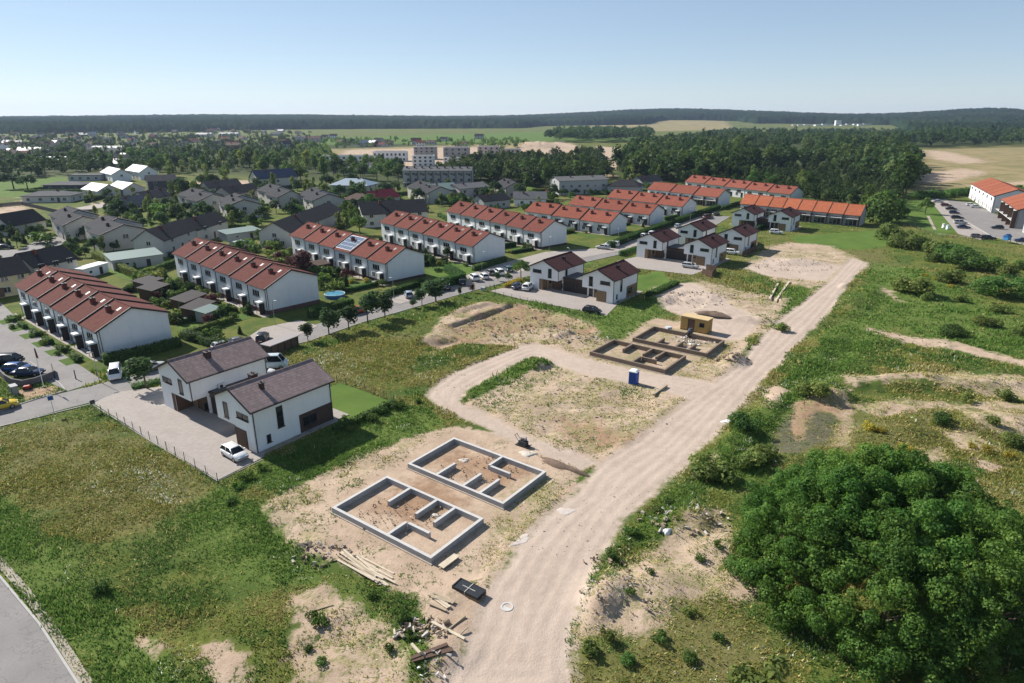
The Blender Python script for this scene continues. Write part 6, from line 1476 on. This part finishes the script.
# bushes of the damp meadow
BG = 'bushes of the damp meadow'
for px, py, top, wd, key, lab in ((905, 293, 270, 1.25, 'bush', 'round bush alone on the green slope, nearest the wide track'), (946, 283, 266, 1.0, 'bush', 'dark bush with yellow flowers beside it'), (1008, 296, 270, 1.5, 'bush', 'widest dark bush by the picture edge'), (950, 336, 323, 1.7, 'bush', 'low spreading bush in the middle of the green slope'), (960, 301, 292, 1.4, 'palebush', 'low grey green bush between round and wide bushes'),
        (1000, 312, 300, 1.2, 'palebush', 'pale low bush under the widest bush'), (988, 325, 313, 1.6, 'palebush', 'pale sprawling bush lower on the green slope'), (1019, 335, 321, 1.2, 'bush', 'bush at the picture edge below the widest bush'), (935, 262, 248, 1.2, 'palebush', 'pale bush behind the yellow flowers'), (925, 300, 290, 1.0, 'palebush', 'small pale bush next to the round bush'),
        (893, 240, 220, 1.2, 'bush', 'bush in the row below the far lawn, tall end'), (905, 248, 232, 1.3, 'bush', 'grey green bush in the row below the far lawn'), (918, 246, 230, 1.2, 'palebush', 'pale bush in the row below the far lawn'), (932, 254, 234, 1.3, 'bush', 'bush in the row below the far lawn, before the silver car'), (950, 260, 240, 1.4, 'bush', 'dark bush in the row before the far car park'), (965, 268, 246, 1.4, 'bush', 'large dark bush in the row before the far street'), (984, 270, 252, 1.3, 'bush', 'dark bush in the row near the small blue playhouse'), (1003, 276, 262, 1.2, 'palebush', 'pale bush in the row near the small blue playhouse'), (1018, 268, 256, 1.2, 'bush', 'bush behind the small blue playhouse'),
        (880, 222, 192, 1.0, 'bush', 'tall bush at the corner of the big wood'), (745, 468, 454, 1.25, 'palebush', 'dark low bush on the slope above the willow clump'), (718, 476, 458, 1.4, 'palebush', 'grey bush on the slope above the willow clump'), (762, 455, 440, 1.3, 'palebush', 'sprawling bush by the muddy hollow'), (806, 398, 382, 1.2, 'palebush', 'low bush on the track verge beside the sandy path'), (742, 428, 414, 1.2, 'bush', 'low bush above the white sheet'),
        (965, 402, 392, 1.2, 'palebush', 'low bush on the sandy ridge'), (940, 425, 413, 1.1, 'bush', 'dark weed bush between sandy ridges'), (1015, 445, 430, 1.1, 'bush', 'bush in the sandy ridge at the picture edge'), (780, 330, 322, 1.3, 'palebush', 'low weeds bush on the track verge, higher up'), (1005, 398, 385, 1.1, 'palebush', 'grey weed bush on the ridge by the picture edge')):
    tp(key if wd > 1.35 or px < 890 else 'palebush' if (px + py) % 3 else key, px, py, py - (py - top) * (.82 if px > 890 else 1.0), lab, BG, wide=wd)
for px, py, top in ((758, 688, 660), (745, 690, 672), (990, 430, 422)): tp('paleshrub', px, py, top, 'pale flowering weed bush at the bottom edge' if py > 600 else 'pale weed bush on the ridge', 'pale weed bushes')
for k, (px, py) in enumerate(((868, 432), (880, 436), (905, 452), (985, 452), (972, 448), (1010, 458), (925, 277), (935, 280), (950, 288), (978, 281))): treep('yelshrub', px, py, random.uniform(.6, 1.1), 'clump of yellow flowers in the meadow beside the bushes', 'yellow flower clumps', name='flower_clump', cat='flowers')
# weeds with a place of their own on the sand
for px, py, h in ((320, 626, .9), (313, 619, .7), (390, 652, .6), (308, 650, .5), (322, 665, .6), (404, 622, .9), (412, 640, .8), (372, 600, .6), (606, 640, .8), (592, 652, 1.0), (628, 662, .8), (630, 600, .6), (650, 578, .6), (700, 560, .7), (612, 560, .9), (632, 535, 1.0), (655, 515, .9), (668, 505, .8), (718, 550, .6), (690, 615, .7), (660, 640, .9), (690, 660, .8), (720, 640, .7), (100, 590, 1.1), (232, 505, .8), (245, 480, 1.2), (238, 489, .9), (262, 470, .9), (352, 430, .9), (372, 420, 1.2), (383, 413, 1.1), (398, 408, 1.3), (344, 420, .7), (418, 404, .8)):
    treep(random.choice(['shrub', 'paleshrub', 'shrub']), px, py, h, 'low green weed clump in the rough grass or sand', 'weed clumps', name='weed_clump', cat='weeds')
# hedges
hedgep([(104, 364), (140, 357), (180, 346)], 1.6, 1.7, 'dark hedge along the gable of the nearest terrace')
hedgep([(226, 350), (200, 342), (185, 338)], 1.6, 1.6, 'loose hedge above the parked silver hatchback')
hedgep([(425, 293), (463, 281)], 2.2, 2.2, 'tall clipped hedge in front of the lawn by the solar terrace'); hedgep([(463, 281), (447, 272)], 1.6, 2.2, 'tall clipped hedge side of the lawn, by the fourth terrace')
hedgep([(310, 318), (352, 306)], 1.6, 1.8, 'dark hedge along the garden pool'); hedgep([(385, 297), (424, 284)], 1.4, 1.3, 'dark hedge at the gable of the solar terrace')
hedgep([(610, 248), (640, 236), (668, 226), (718, 209)], 2.2, 1.8, 'long dark hedge behind the parked cars of the two-chimney terraces')
hedgep([(620, 256), (643, 249)], 1.2, 1.4, 'short hedge on the grass beside the lane'); hedgep([(474, 271), (505, 261)], 1.5, 1.4, 'dark hedge at the gable of the fourth terrace')
hedgep([(95, 258), (115, 268), (138, 279)], 1.5, 2.0, 'clipped bright hedge from the container to the second terrace', mat=M_LEAF_PALE); hedgep([(138, 279), (178, 265)], 1.5, 1.8, 'dark hedge behind the paired sheds'); hedgep([(178, 325), (205, 318)], 1.0, 1.0, 'low hedge below the covered round table'); hedgep([(180, 338), (232, 322)], 1.2, 1.2, 'bright hedge below the garden lawn', mat=M_LEAF_PALE)
hedgep([(334, 432), (360, 421), (394, 404)], .9, .8, 'loose low hedge along the mown lawn of the nearest house'); hedgep([(132, 388), (165, 381)], 2.0, .4, 'low ground cover of the island under the street tree')
hedgep([(648, 297), (676, 284)], 1.8, .9, 'loose hedge behind the maroon roofed house lawn'); hedgep([(722, 210), (745, 203)], 1.4, 1.5, 'hedge beside the orange terrace'); hedgep([(505, 288), (520, 281)], 1.3, .8, 'low yellow green hedge by the dark blue car', mat=M_LEAF_YEL)
hedgep([(112, 206), (150, 211), (175, 209)], 2.0, 1.5, 'hedge in front of the small grey roofed house')
# front gardens and gardens between the terraces
M_LAWNP = None
def lawn_patch(pl, z=.02):
    m = MB(); A = .5 * sum(pl[k][0] * pl[(k + 1) % len(pl)][1] - pl[(k + 1) % len(pl)][0] * pl[k][1] for k in range(len(pl)))
    if A < 0: pl = pl[::-1]
    m.add([(x, y, z) for x, y in pl], [tuple(range(len(pl)))]); return tag(m.build('lawn', M_LAWN), kind='structure')
mm_, n_ = newmat('mown_grass'); M_LAWN = mm_
c_ = n_.mix(n_.ramp(n_.noise(1.2, 5, .65), .3, .7), (.06, .11, .02), (.088, .14, .03)); n_.out(n_.mix(n_.math('MULTIPLY', n_.ramp(n_.noise(7, 3, .7), .5, .7), .4), c_, (.05, .095, .018)), .95, .1, normal=n_.bump(n_.noise(9, 3), .06))
def strip(i, s0, s1, d0, d1):
    _, A, ang, L = rows[i]; u = np.array([math.cos(R(ang)), math.sin(R(ang))]); v = np.array([u[1], -u[0]])
    return [tuple(A + u * s0 - v * d0), tuple(A + u * s1 - v * d0), tuple(A + u * s1 - v * d1), tuple(A + u * s0 - v * d1)]
NAMES = {1: 'nearest', 2: 'second', 3: 'solar', 4: 'fourth', 5: 'fifth', 6: 'first two-chimney', 7: 'middle two-chimney', 8: 'last two-chimney'}
for i in (1, 2, 3, 4, 5, 6, 7, 8):
    _, A, ang, L = rows[i]; n = 6; w_ = L / n; gr = np.random.default_rng(70 + i)
    lawn_patch(strip(i, -1, L + 1, .1, 1.5), .006).data.materials[0] = M_PAVE
    for k in range(n):
        s = k * w_
        if i == 1:
            lawn_patch(strip(i, s + .6, s + w_ - 2.6, 1.7, 5.4)); q = strip(i, s + .8, s + w_ - 3.0, 3.2, 4.6); hedge([q[0], q[1]], .9, .8, 'small clipped hedge of the front gardens at the nearest terrace', group='front hedges of the nearest terrace')
            for q_ in range(2): p = strip(i, s + gr.uniform(.5, w_ - 3), 0, gr.uniform(1.8, 5), 0)[0]; tree('shrub', p[0], p[1], gr.uniform(.6, 1.3), 'small shrub in the front gardens of the nearest terrace', 'front garden shrubs of the nearest terrace')
        else:
            lawn_patch(strip(i, s + .4, s + w_ - .6, 3.2, 12.5 if i < 6 else 8))
            if gr.uniform() < .75: q = strip(i, s + .2, s + .2, 3, 12); hedge([q[0], q[2]], .9, gr.uniform(.8, 1.5), 'dividing hedge of the gardens before the %s terrace' % NAMES[i], group='garden hedges of the %s terrace' % NAMES[i], mat=M_LEAF if gr.uniform() < .6 else M_LEAF_DARK)
    if i > 1:
        pl = strip(i, -1, L + 1, 2.2, 13 if i < 6 else 8); kinds = ['shrub', 'shrub', 'paleshrub', 'cone', 'shrub', 'red', 'yelshrub', 'street', 'paleshrub']
        for x, y in scatter({2: 34, 3: 34, 4: 26, 5: 20}.get(i, 10), pl, 1.3, 90 + i, .4):
            key = kinds[gr.integers(0, len(kinds))]; h = {'shrub': (1.0, 2.3), 'paleshrub': (.9, 1.9), 'cone': (2.0, 3.6), 'red': (2.0, 3.6), 'yelshrub': (.8, 1.3), 'street': (2.8, 4.6)}[key]
            tree(key, x, y, gr.uniform(*h), {'shrub': 'green shrub', 'paleshrub': 'pale green shrub', 'cone': 'columnar dark conifer', 'red': 'purple leaved small tree', 'yelshrub': 'yellow shrub', 'street': 'small garden tree'}[key] + ' in the gardens before the %s terrace' % NAMES[i], '%s in the gardens of the %s terrace' % ({'cone': 'conifers', 'red': 'purple trees', 'street': 'small trees'}.get(key, key + 's').replace('yelshrub', 'yellow shrub').replace('paleshrub', 'pale shrub'), NAMES[i]))
tp('red', 302, 275, 249, 'large purple leaved tree before the solar terrace', wide=1.3); tp('paleshrub', 153, 284, 271, 'round pale bush above the paired dark sheds', wide=1.1)
# trees among the older houses
def grove(n, pl, keys, hr, gap, label, group, seed, **kw):
    g = np.random.default_rng(seed)
    for x, y in scatter(n, pl, gap, seed, 1.2): tree(keys[g.integers(0, len(keys))], x, y, g.uniform(*hr), label, group, **kw)
grove(8, poly((336, 236), (375, 236), (378, 212), (340, 212)), ['broad', 'broad', 'tall', 'pale'], (6, 9.5), 2.6, 'leafy tree in the clump behind the solar terrace', 'trees behind the solar terrace', 1)
grove(18, poly((120, 240), (180, 246), (240, 226), (172, 212), (120, 220)), ['broad', 'tall', 'dark', 'cone', 'shrub'], (2.5, 6.5), 2.6, 'garden tree between the small grey roofed house and the pale blue gable', 'trees in the gardens of the grey houses', 2)
grove(10, poly((232, 248), (290, 262), (290, 250), (262, 232)), ['broad', 'shrub', 'paleshrub', 'red'], (1.6, 4.5), 2.2, 'garden bush or small tree between the greenhouse and the solar terrace', 'bushes behind the solar terrace garden', 3)
grove(12, poly((180, 230), (220, 228), (262, 226), (256, 215), (190, 216)), ['broad', 'dark', 'shrub'], (2, 5), 2.6, 'garden tree below the large cream twin house', 'trees below the cream twin houses', 4)
grove(22, poly((430, 210), (520, 214), (560, 200), (500, 196), (440, 202)), ['broad', 'dark', 'pale', 'shrub'], (2, 6), 3, 'garden tree behind the fourth and fifth terraces', 'trees behind the fourth and fifth terraces', 5)
grove(14, poly((250, 215), (300, 225), (360, 214), (330, 200), (262, 206)), ['broad', 'dark', 'shrub'], (2, 5.5), 2.6, 'garden tree among the twin houses before the villa', 'trees among the twin houses', 6)
grove(10, poly((100, 250), (78, 256), (40, 262), (40, 240), (62, 246)), ['shrub', 'cone', 'broad'], (1.2, 3.5), 2.2, 'garden shrub beside the cream twin houses at the lane', 'shrubs at the lane of the cream twin houses', 7)
tp('shrub', 46, 243, 231, 'round green bush beside the silver car of the older houses', wide=1.4); tp('pale', 119, 202, 187, 'young birch beside the white roofed houses'); tp('dark', 14, 189, 170, 'large dark tree on the meadow at the picture edge', wide=1.5); tp('dark', 28, 190, 172, 'second large dark tree on the meadow near the picture edge', wide=1.3)
grove(30, poly((0, 262), (60, 262), (140, 225), (240, 205), (250, 192), (180, 196), (100, 214), (40, 228)), ['broad', 'dark', 'cone', 'shrub', 'tall'], (2.5, 6), 2.4, 'garden tree of the older streets between the twin houses and the lane', 'trees of the older streets near the lane', 21)
grove(34, poly((240, 232), (300, 215), (420, 212), (500, 205), (500, 193), (400, 196), (300, 196), (230, 206)), ['broad', 'dark', 'tall', 'shrub'], (2.5, 7), 2.4, 'garden tree of the older streets between the villa and the terraces', 'trees of the older streets near the villa', 22)
grove(16, poly((515, 215), (560, 205), (640, 195), (660, 186), (560, 192), (512, 200)), ['broad', 'dark', 'shrub'], (2.5, 6), 2.6, 'garden tree behind the two-chimney terraces', 'trees behind the two-chimney terraces', 23)
grove(26, poly((110, 262), (170, 280), (262, 335), (236, 345), (180, 338), (168, 312), (135, 285)), ['shrub', 'broad', 'paleshrub', 'dark', 'cone'], (1.2, 3.6), 1.7, 'garden shrub or small tree behind the nearest terrace', 'garden shrubs behind the nearest terrace', 24)
grove(16, poly((264, 270), (318, 300), (352, 305), (384, 296), (350, 286), (300, 262)), ['shrub', 'broad', 'paleshrub', 'dark'], (1.2, 3.8), 1.7, 'garden shrub or small tree before the solar terrace', 'garden shrubs before the solar terrace', 25)
grove(30, poly((20, 262), (140, 245), (240, 228), (255, 205), (180, 200), (100, 215)), ['dark', 'pale', 'dark'], (4.5, 8), 3, 'taller garden tree of the older streets at the lane', 'taller trees of the older streets near the lane', 41)
grove(34, poly((250, 235), (300, 222), (430, 214), (560, 202), (560, 192), (400, 192), (250, 196)), ['dark', 'pale', 'dark'], (5, 9), 3, 'taller garden tree of the older streets round the villa', 'taller trees of the older streets near the villa', 42)
grove(46, poly((60, 206), (130, 196), (250, 184), (330, 186), (400, 190), (400, 200), (300, 206), (180, 214), (90, 222)), ['dark', 'pale', 'pale', 'dark'], (6, 11), 3.2, 'tall tree among the farther older houses before the birch belt', 'tall trees before the birch belt', 43)
grove(30, poly((-20, 240), (40, 226), (60, 236), (110, 250), (140, 240), (100, 262), (0, 275)), ['dark', 'pale', 'cone', 'dark'], (3, 6), 2.6, 'dark tree or conifer between the yellowish house and the cream twin houses', 'trees by the cream twin houses', 44)
# tree belt behind the older houses, suburb trees
grove(34, poly((238, 186), (330, 186), (338, 172), (300, 160), (235, 166)), ['pale', 'tall', 'pale', 'broad'], (12, 17), 5, 'tall birch in the belt behind the blue black roofed house', 'birch belt', 11)
grove(34, poly((125, 182), (240, 182), (236, 160), (130, 160)), ['pale', 'tall', 'broad', 'dark'], (9, 15), 5, 'tree of the birch belt behind the charcoal house', 'belt behind the charcoal house', 12)
grove(22, poly((-20, 180), (70, 174), (125, 172), (120, 160), (-20, 166)), ['dark', 'broad', 'tall'], (8, 14), 6, 'dark tree of the belt beyond the far bungalows', 'belt beyond the far bungalows', 13)
grove(26, poly((372, 184), (404, 184), (404, 170), (380, 166), (330, 172), (340, 182)), ['dark', 'broad'], (8, 13), 5, 'dark tree between the metal roofed villa and the apartment block', 'trees beside the apartment block', 14)
grove(26, poly((478, 186), (520, 192), (556, 194), (612, 186), (606, 172), (480, 170)), ['broad', 'dark', 'tall'], (9, 15), 5, 'tree at the edge of the belt behind the grey apartment house', 'trees behind the grey apartment house', 15)
grove(30, poly((615, 190), (650, 186), (690, 186), (740, 192), (800, 206), (870, 218), (895, 214), (870, 202), (760, 180), (640, 176)), ['broad', 'tall', 'dark', 'pale'], (7, 12), 6, 'tree at the near edge of the big wood behind the terraces', 'near edge of the big wood', 16)
tp('tall', 905, 197, 150, 'tallest tree at the corner of the big wood, by the bare field', wide=1.25); tp('broad', 925, 214, 197, 'single tree on the far lawn by the car park'); tp('broad', 885, 216, 188, 'round tree beside the orange terrace end', wide=1.3); tp('broad', 900, 220, 205, 'smaller tree beside the far lawn')
# garden hedges round the older houses
g = np.random.default_rng(8); nh = 0
for fp in list(BLOCKED):
    P = np.array(fp); c = P.mean(0)
    if not (150 < c[1] < 420 and c[0] < 110 and len(P) == 4): continue
    d = c[1] * math.cos(PITCH) + 16; 
    if any(np.allclose(np.array(rows[i][1]), P[0], atol=.1) for i in rows): continue
    for k in (0, 1, 2, 3):
        if g.uniform() < .45: continue
        o_ = c + (P[k] - c) * 1.75; q_ = c + (P[(k + 1) % 4] - c) * 1.75; pts = [o_ + (q_ - o_) * t_ for t_ in np.linspace(.04, .96, 7)]
        X_ = np.array([p[0] for p in pts]); Y_ = np.array([p[1] for p in pts])
        if inside(X_, Y_, BLOCKED).max() > -.8 or inside(X_, Y_, [q for _, q in PAVED.values()]).max() > -.8: continue
        nh += 1; hedge([tuple(pts[0]), tuple(pts[-1])], g.uniform(.8, 1.6), g.uniform(1.0, 2.0), 'garden hedge between plots of the older grey roofed houses', mat=[M_LEAF, M_LEAF_DARK, M_LEAF_PALE][g.integers(0, 3)], group='garden hedges of the older streets', dens=9, size=.3)
# woods too dense to count
def pxpts(n, pl, seed):
    g = np.random.default_rng(seed); P = np.array(pl, float); out = []
    while len(out) < n:
        X = g.uniform(P[:, 0].min(), P[:, 0].max(), 500); Y = g.uniform(P[:, 1].min(), P[:, 1].max(), 500); k = sdf(X, Y, pl) > 0
        for a, b in zip(X[k], Y[k]): q = at(a, b); out.append((q[0], q[1], 0.0))
    return out[:n]
GAP = poly((750, 152), (815, 153), (816, 163), (748, 169))
mass('woodland', 'big mixed wood behind the red and orange terraces', 'wood', [q for q in pxpts(1500, [(612, 178), (640, 150), (700, 140), (800, 137), (900, 142), (915, 178), (908, 196), (870, 180), (815, 168), (760, 174), (700, 186), (650, 180)], 31) if sdf(np.array([q[0]]), np.array([q[1]]), GAP)[0] < 0], ['broad', 'tall', 'pale', 'tall', 'broad'], (7, 21), M_WOODS, seed=31)
mass('woodland', 'wood of young trees in front of the big wood', 'wood', pxpts(520, [(700, 188), (760, 172), (830, 166), (905, 184), (900, 210), (860, 213), (800, 200)], 32), ['pale', 'broad', 'pale'], (4.5, 9), M_WOODS, seed=32)
mass('woodland', 'belt of trees between the apartment block and the sand quarry', 'wood', pxpts(420, [(430, 186), (470, 166), (520, 162), (600, 158), (612, 180), (560, 190), (500, 184)], 33), ['broad', 'dark', 'tall'], (8, 14), M_WOODS, seed=33)
mass('woodland', 'isolated dark wood on the far fields', 'wood', pxpts(300, [(545, 141), (560, 136), (600, 133), (650, 136), (648, 142), (600, 143), (560, 143)], 34), ['dark', 'broad'], (15, 22), M_LEAF_DARK, seed=34)
mass('woodland', 'trees of the distant suburb', 'wood', pxpts(1300, [(-40, 180), (-40, 132), (120, 130), (310, 133), (320, 150), (300, 165), (240, 172), (120, 172), (40, 178)], 35), ['broad', 'dark', 'tall', 'pale'], (5, 12), M_WOODS, seed=35)
mass('woodland', 'trees and bushes round the new building site', 'wood', pxpts(330, [(290, 168), (310, 142), (520, 142), (530, 146), (500, 152), (430, 146), (330, 150), (330, 172)], 36), ['broad', 'dark', 'pale'], (5, 11), seed=36)
mass('woodland', 'wood on the far side of the bare field', 'wood', pxpts(800, [(905, 146), (930, 128), (1100, 122), (1100, 143), (980, 147), (920, 148)], 37), ['dark', 'broad', 'tall'], (14, 22), M_LEAF_DARK, seed=37)
mass('woodland', 'wood between the far estate and the big wood', 'wood', pxpts(700, [(640, 150), (650, 142), (735, 131), (800, 131), (920, 132), (905, 142), (760, 141)], 38), ['dark', 'broad'], (8, 13), M_LEAF_DARK, seed=38)
mass('shrubbery', 'rough shrubs along the edge of the bare field and car park', 'shrubs', pxpts(160, [(905, 200), (925, 196), (1040, 190), (1060, 196), (1000, 192), (940, 199)], 39), ['bush', 'palebush'], (2, 4), seed=39, big=1.6)
# distant forest: a continuous canopy over the far hills
def far_forest():
    azs = np.radians(np.arange(-47, 47, .11)); rs = 1500 * 1.0068 ** np.arange(0, 225)
    AZ, RR = np.meshgrid(azs, rs); X = RR * np.sin(AZ); Y = RR * np.cos(AZ)
    PX = 512 + np.tan(AZ) * F_PX / math.cos(PITCH) * .965
    r0 = np.interp(PX, [-60, 60, 200, 300, 420, 520, 540, 640, 660, 730, 750, 880, 900, 1100], [2100, 1800, 1900, 2000, 2050, 2100, 2500, 2500, 2900, 2900, 2750, 2750, 1600, 1500])
    r0 = r0 * (1 + .16 * (fbm(X, Y, 420, 3) - .5)) + 60 * (fbm(X, Y, 60, 2) - .5)
    m_ = np.clip((RR - r0) / 30, 0, 1)
    g = np.random.default_rng(4)
    hts = 15 + 9 * (fbm(X, Y, 160, 3) - .3) + g.uniform(-6, 6.5, X.shape) + 9 * (fbm(X, Y, 35, 2) - .5)
    Zc = far_hills(X, Y) + np.where(m_ > 0, hts * np.sqrt(m_), -6)
    n0, n1 = X.shape; ii_ = (np.arange(n0 - 1)[:, None] * n1 + np.arange(n1 - 1)[None, :]).ravel(); q = np.c_[ii_, ii_ + 1, ii_ + n1 + 1, ii_ + n1]
    keep = m_.ravel()[q].max(1) > 0
    t = np.clip((fbm(X, Y, 260, 3) - .3) * 1.5 + .5 * (fbm(X, Y, 45, 2) - .5) + g.uniform(-.3, .3, X.shape), 0, 1).ravel()
    me = np_mesh('forest', np.c_[X.ravel(), Y.ravel(), Zc.ravel()], q[keep], M_FOREST, attrs={'tint': t})
    tag(put('forest', me), 'dark forest along the whole horizon', 'forest', kind='stuff')
far_forest()
# ------------------------------------------------------------------ rough grass and weeds: one stuff object
def grass():
    g = np.random.default_rng(77); P = []
    # more tufts near the drone
    for n, y0, y1, sx_ in ((205000, 36, 75, 70), (160000, 75, 115, 106), (75000, 115, 175, 150), (60000, 170, 300, 250)):
        P.append(np.c_[g.uniform(-sx_, sx_, n), g.uniform(y0, y1, n)])
    P = np.concatenate(P); x, y = P[:, 0], P[:, 1]
    dep = y * math.cos(PITCH) + CAM_H * math.sin(PITCH); px = 512 + F_PX * x / dep
    k = (px > -40) & (px < 1064); x, y = x[k], y[k]
    sand = inside(x, y, Z['sand']); tr = inside(x, y, Z['track']); pv = inside(x, y, [q for _, q in PAVED.values()]); bl = inside(x, y, BLOCKED); lw = inside(x, y, Z['lawn'])
    jit = 2.6 * (fbm(x, y, 3, 3) - .5) + 2.2 * (fbm(x, y, 12, 3) - .5)
    straw = inside(x, y, Z['straw']) > 0
    wildm = np.clip((fbm(x, y, 14, 3) - .42) * 5, 0, 1) * (fbm(x * 1.0, y, 2.3, 3) > .53)
    inset = inside(x, y, [poly((326, 506), (452, 434), (556, 470), (432, 566)), poly((585, 352), (652, 320), (728, 340), (668, 374))])
    ok = ((sand + jit < .2) | ((g.uniform(0, 1, len(x)) < np.where(straw, .5 * (fbm(x, y, 2.0, 3) > .5) + .06, .2 * wildm)) & (inset < 0) & (tr < -.4))) & (tr + .5 * jit < -.1) & (pv < -.25) & (bl < -.2) & (lw < -.1)
    sp = np.array(street_pts()); sp = sp[np.argsort(sp[:, 1])]; ok &= (x > np.interp(y, sp[:, 1], sp[:, 0]) + 3) | (y < 100)
    ok &= (fbm(x + 70, y, 3.5, 3) > .40) | (g.uniform(0, 1, len(x)) < .35)
    ok &= (inside(x, y, Z['mud']) + jit < 0) | (g.uniform(0, 1, len(x)) < .3)
    ok &= inside(x, y, FLAT[:0] + [strip(i, -3, rows[i][3] + 3, -14, 14) for i in (1, 2, 3, 4)]) < 0
    x, y, sand, straw = x[ok], y[ok], sand[ok], straw[ok] & (sand[ok] > -.5); n = len(x)
    lush = inside(x, y, Z['lush']) + 4 * (fbm(x, y, 3, 3) - .5); dry = inside(x, y, Z['dry']) + 6 * (fbm(x, y, 5, 3) - .5)
    cz = fbm(x, y, 7, 4) + .25 * (fbm(x, y, 1.4, 2) - .5)
    base = np.where((cz < .5)[:, None], np.array([.05, .088, .019]), np.array([.105, .118, .028])); base = np.where((cz > .6)[:, None], np.array([.15, .135, .046]), base)
    base = np.where((dry > 0)[:, None], np.where((g.uniform(0, 1, n) < .42)[:, None], np.array([.14, .118, .036]), np.array([.09, .112, .024])), base)
    base = np.where((lush > .5)[:, None], np.where((g.uniform(0, 1, n) < .5)[:, None], np.array([.045, .088, .017]), np.array([.076, .118, .025])), base)
    base = np.where((straw & (g.uniform(0, 1, n) < .5) & (lush < 0))[:, None], np.array([.26, .22, .1]), base)
    stalk = g.uniform(0, 1, n) < np.where(lush > .5, .015, np.where(y > 120, .03, .10)); base = np.where(stalk[:, None], np.array([.25, .21, .085]), base)
    fl = (fbm(x + 300, y, 5, 3) > .64) & (g.uniform(0, 1, n) < .06) & (y < 110); fz = inside(x, y, [poly((128, 468), (160, 470), (195, 492), (180, 505), (150, 500)), poly((285, 372), (320, 355), (345, 352), (320, 372))]) > 0
    fl |= fz & (g.uniform(0, 1, n) < .22); base = np.where(fl[:, None], np.array([.34, .34, .27]), base)
    base = base * g.uniform(1.7, 2.9, n)[:, None]
    tall = np.clip(.2 + .5 * (fbm(x, y, 6, 3) - .3) + 1.6 * np.clip(fbm(x + 40, y, 9, 4) - .56, 0, 1), .1, .75) * np.where(lush > .5, 1.25, 1.0) * np.where(sand > 0, .6, 1.0) * np.clip(y / 90, .9, 1.3)
    z = relief(x, y)
    V = []; Cc = []
    for b in range(2):
        a = g.uniform(0, 6.283, n); wd = g.uniform(.04, .10, n) * np.clip(y / 70, .85, 2.0); ln = g.uniform(.05, .32, n); h = tall * g.uniform(.4, .95, n); bx = x + g.normal(0, .13, n); by = y + g.normal(0, .13, n)
        ca, sa = np.cos(a), np.sin(a)
        V.append(np.stack([np.c_[bx - sa * wd, by + ca * wd, z - .04], np.c_[bx + sa * wd, by - ca * wd, z - .04], np.c_[bx + ca * ln + sa * wd * .5, by + sa * ln - ca * wd * .5, z + h]], 1).reshape(-1, 3)); Cc.append(np.repeat(base * g.uniform(.8, 1.2, n)[:, None], 3, 0))
    V = np.concatenate(V); Cc = np.concatenate(Cc); F = np.arange(len(V)).reshape(-1, 3)
    m, q = newmat('grass_blades'); c = q.attr('tint', 0); up = q.n('ShaderNodeVectorMath', operation='ADD'); q.set(up.inputs[0], q.n('ShaderNodeNewGeometry').outputs['Normal']); up.inputs[1].default_value = (0, 0, 1.3)
    nv = q.n('ShaderNodeVectorMath', operation='NORMALIZE'); q.set(nv.inputs[0], up.outputs[0]); b = q.out(c, .9, .05, normal=nv.outputs[0])
    tr_ = q.n('ShaderNodeBsdfTranslucent'); q.set(tr_.inputs[0], c); mx = q.n('ShaderNodeMixShader'); mx.inputs[0].default_value = .4
    q.t.links.new(b.outputs[0], mx.inputs[1]); q.t.links.new(tr_.outputs[0], mx.inputs[2]); q.t.links.new(mx.outputs[0], q.t.nodes['Material Output'].inputs[0])
    tag(put('grass', np_mesh('grass', V, F, m, attrs={'tint': Cc})), 'rough meadow grass and weeds round the building site', 'grass', kind='stuff')
grass()
# ------------------------------------------------------------------ summer haze
HAZE = 0.00006
if HAZE:
    m = bpy.data.materials.new('haze'); m.use_nodes = True; t = m.node_tree; t.nodes.remove(t.nodes['Principled BSDF'])
    v = t.nodes.new('ShaderNodeVolumePrincipled'); v.inputs['Color'].default_value = (.6, .75, 1.0, 1); v.inputs['Density'].default_value = HAZE; v.inputs['Anisotropy'].default_value = .2
    t.links.new(v.outputs[0], t.nodes['Material Output'].inputs['Volume'])
    mb = MB(); mb.box(-9600, 9600, -400, 9900, -2, 150); tag(mb.build('haze', m), 'thin summer haze over the whole landscape', 'haze', kind='stuff')
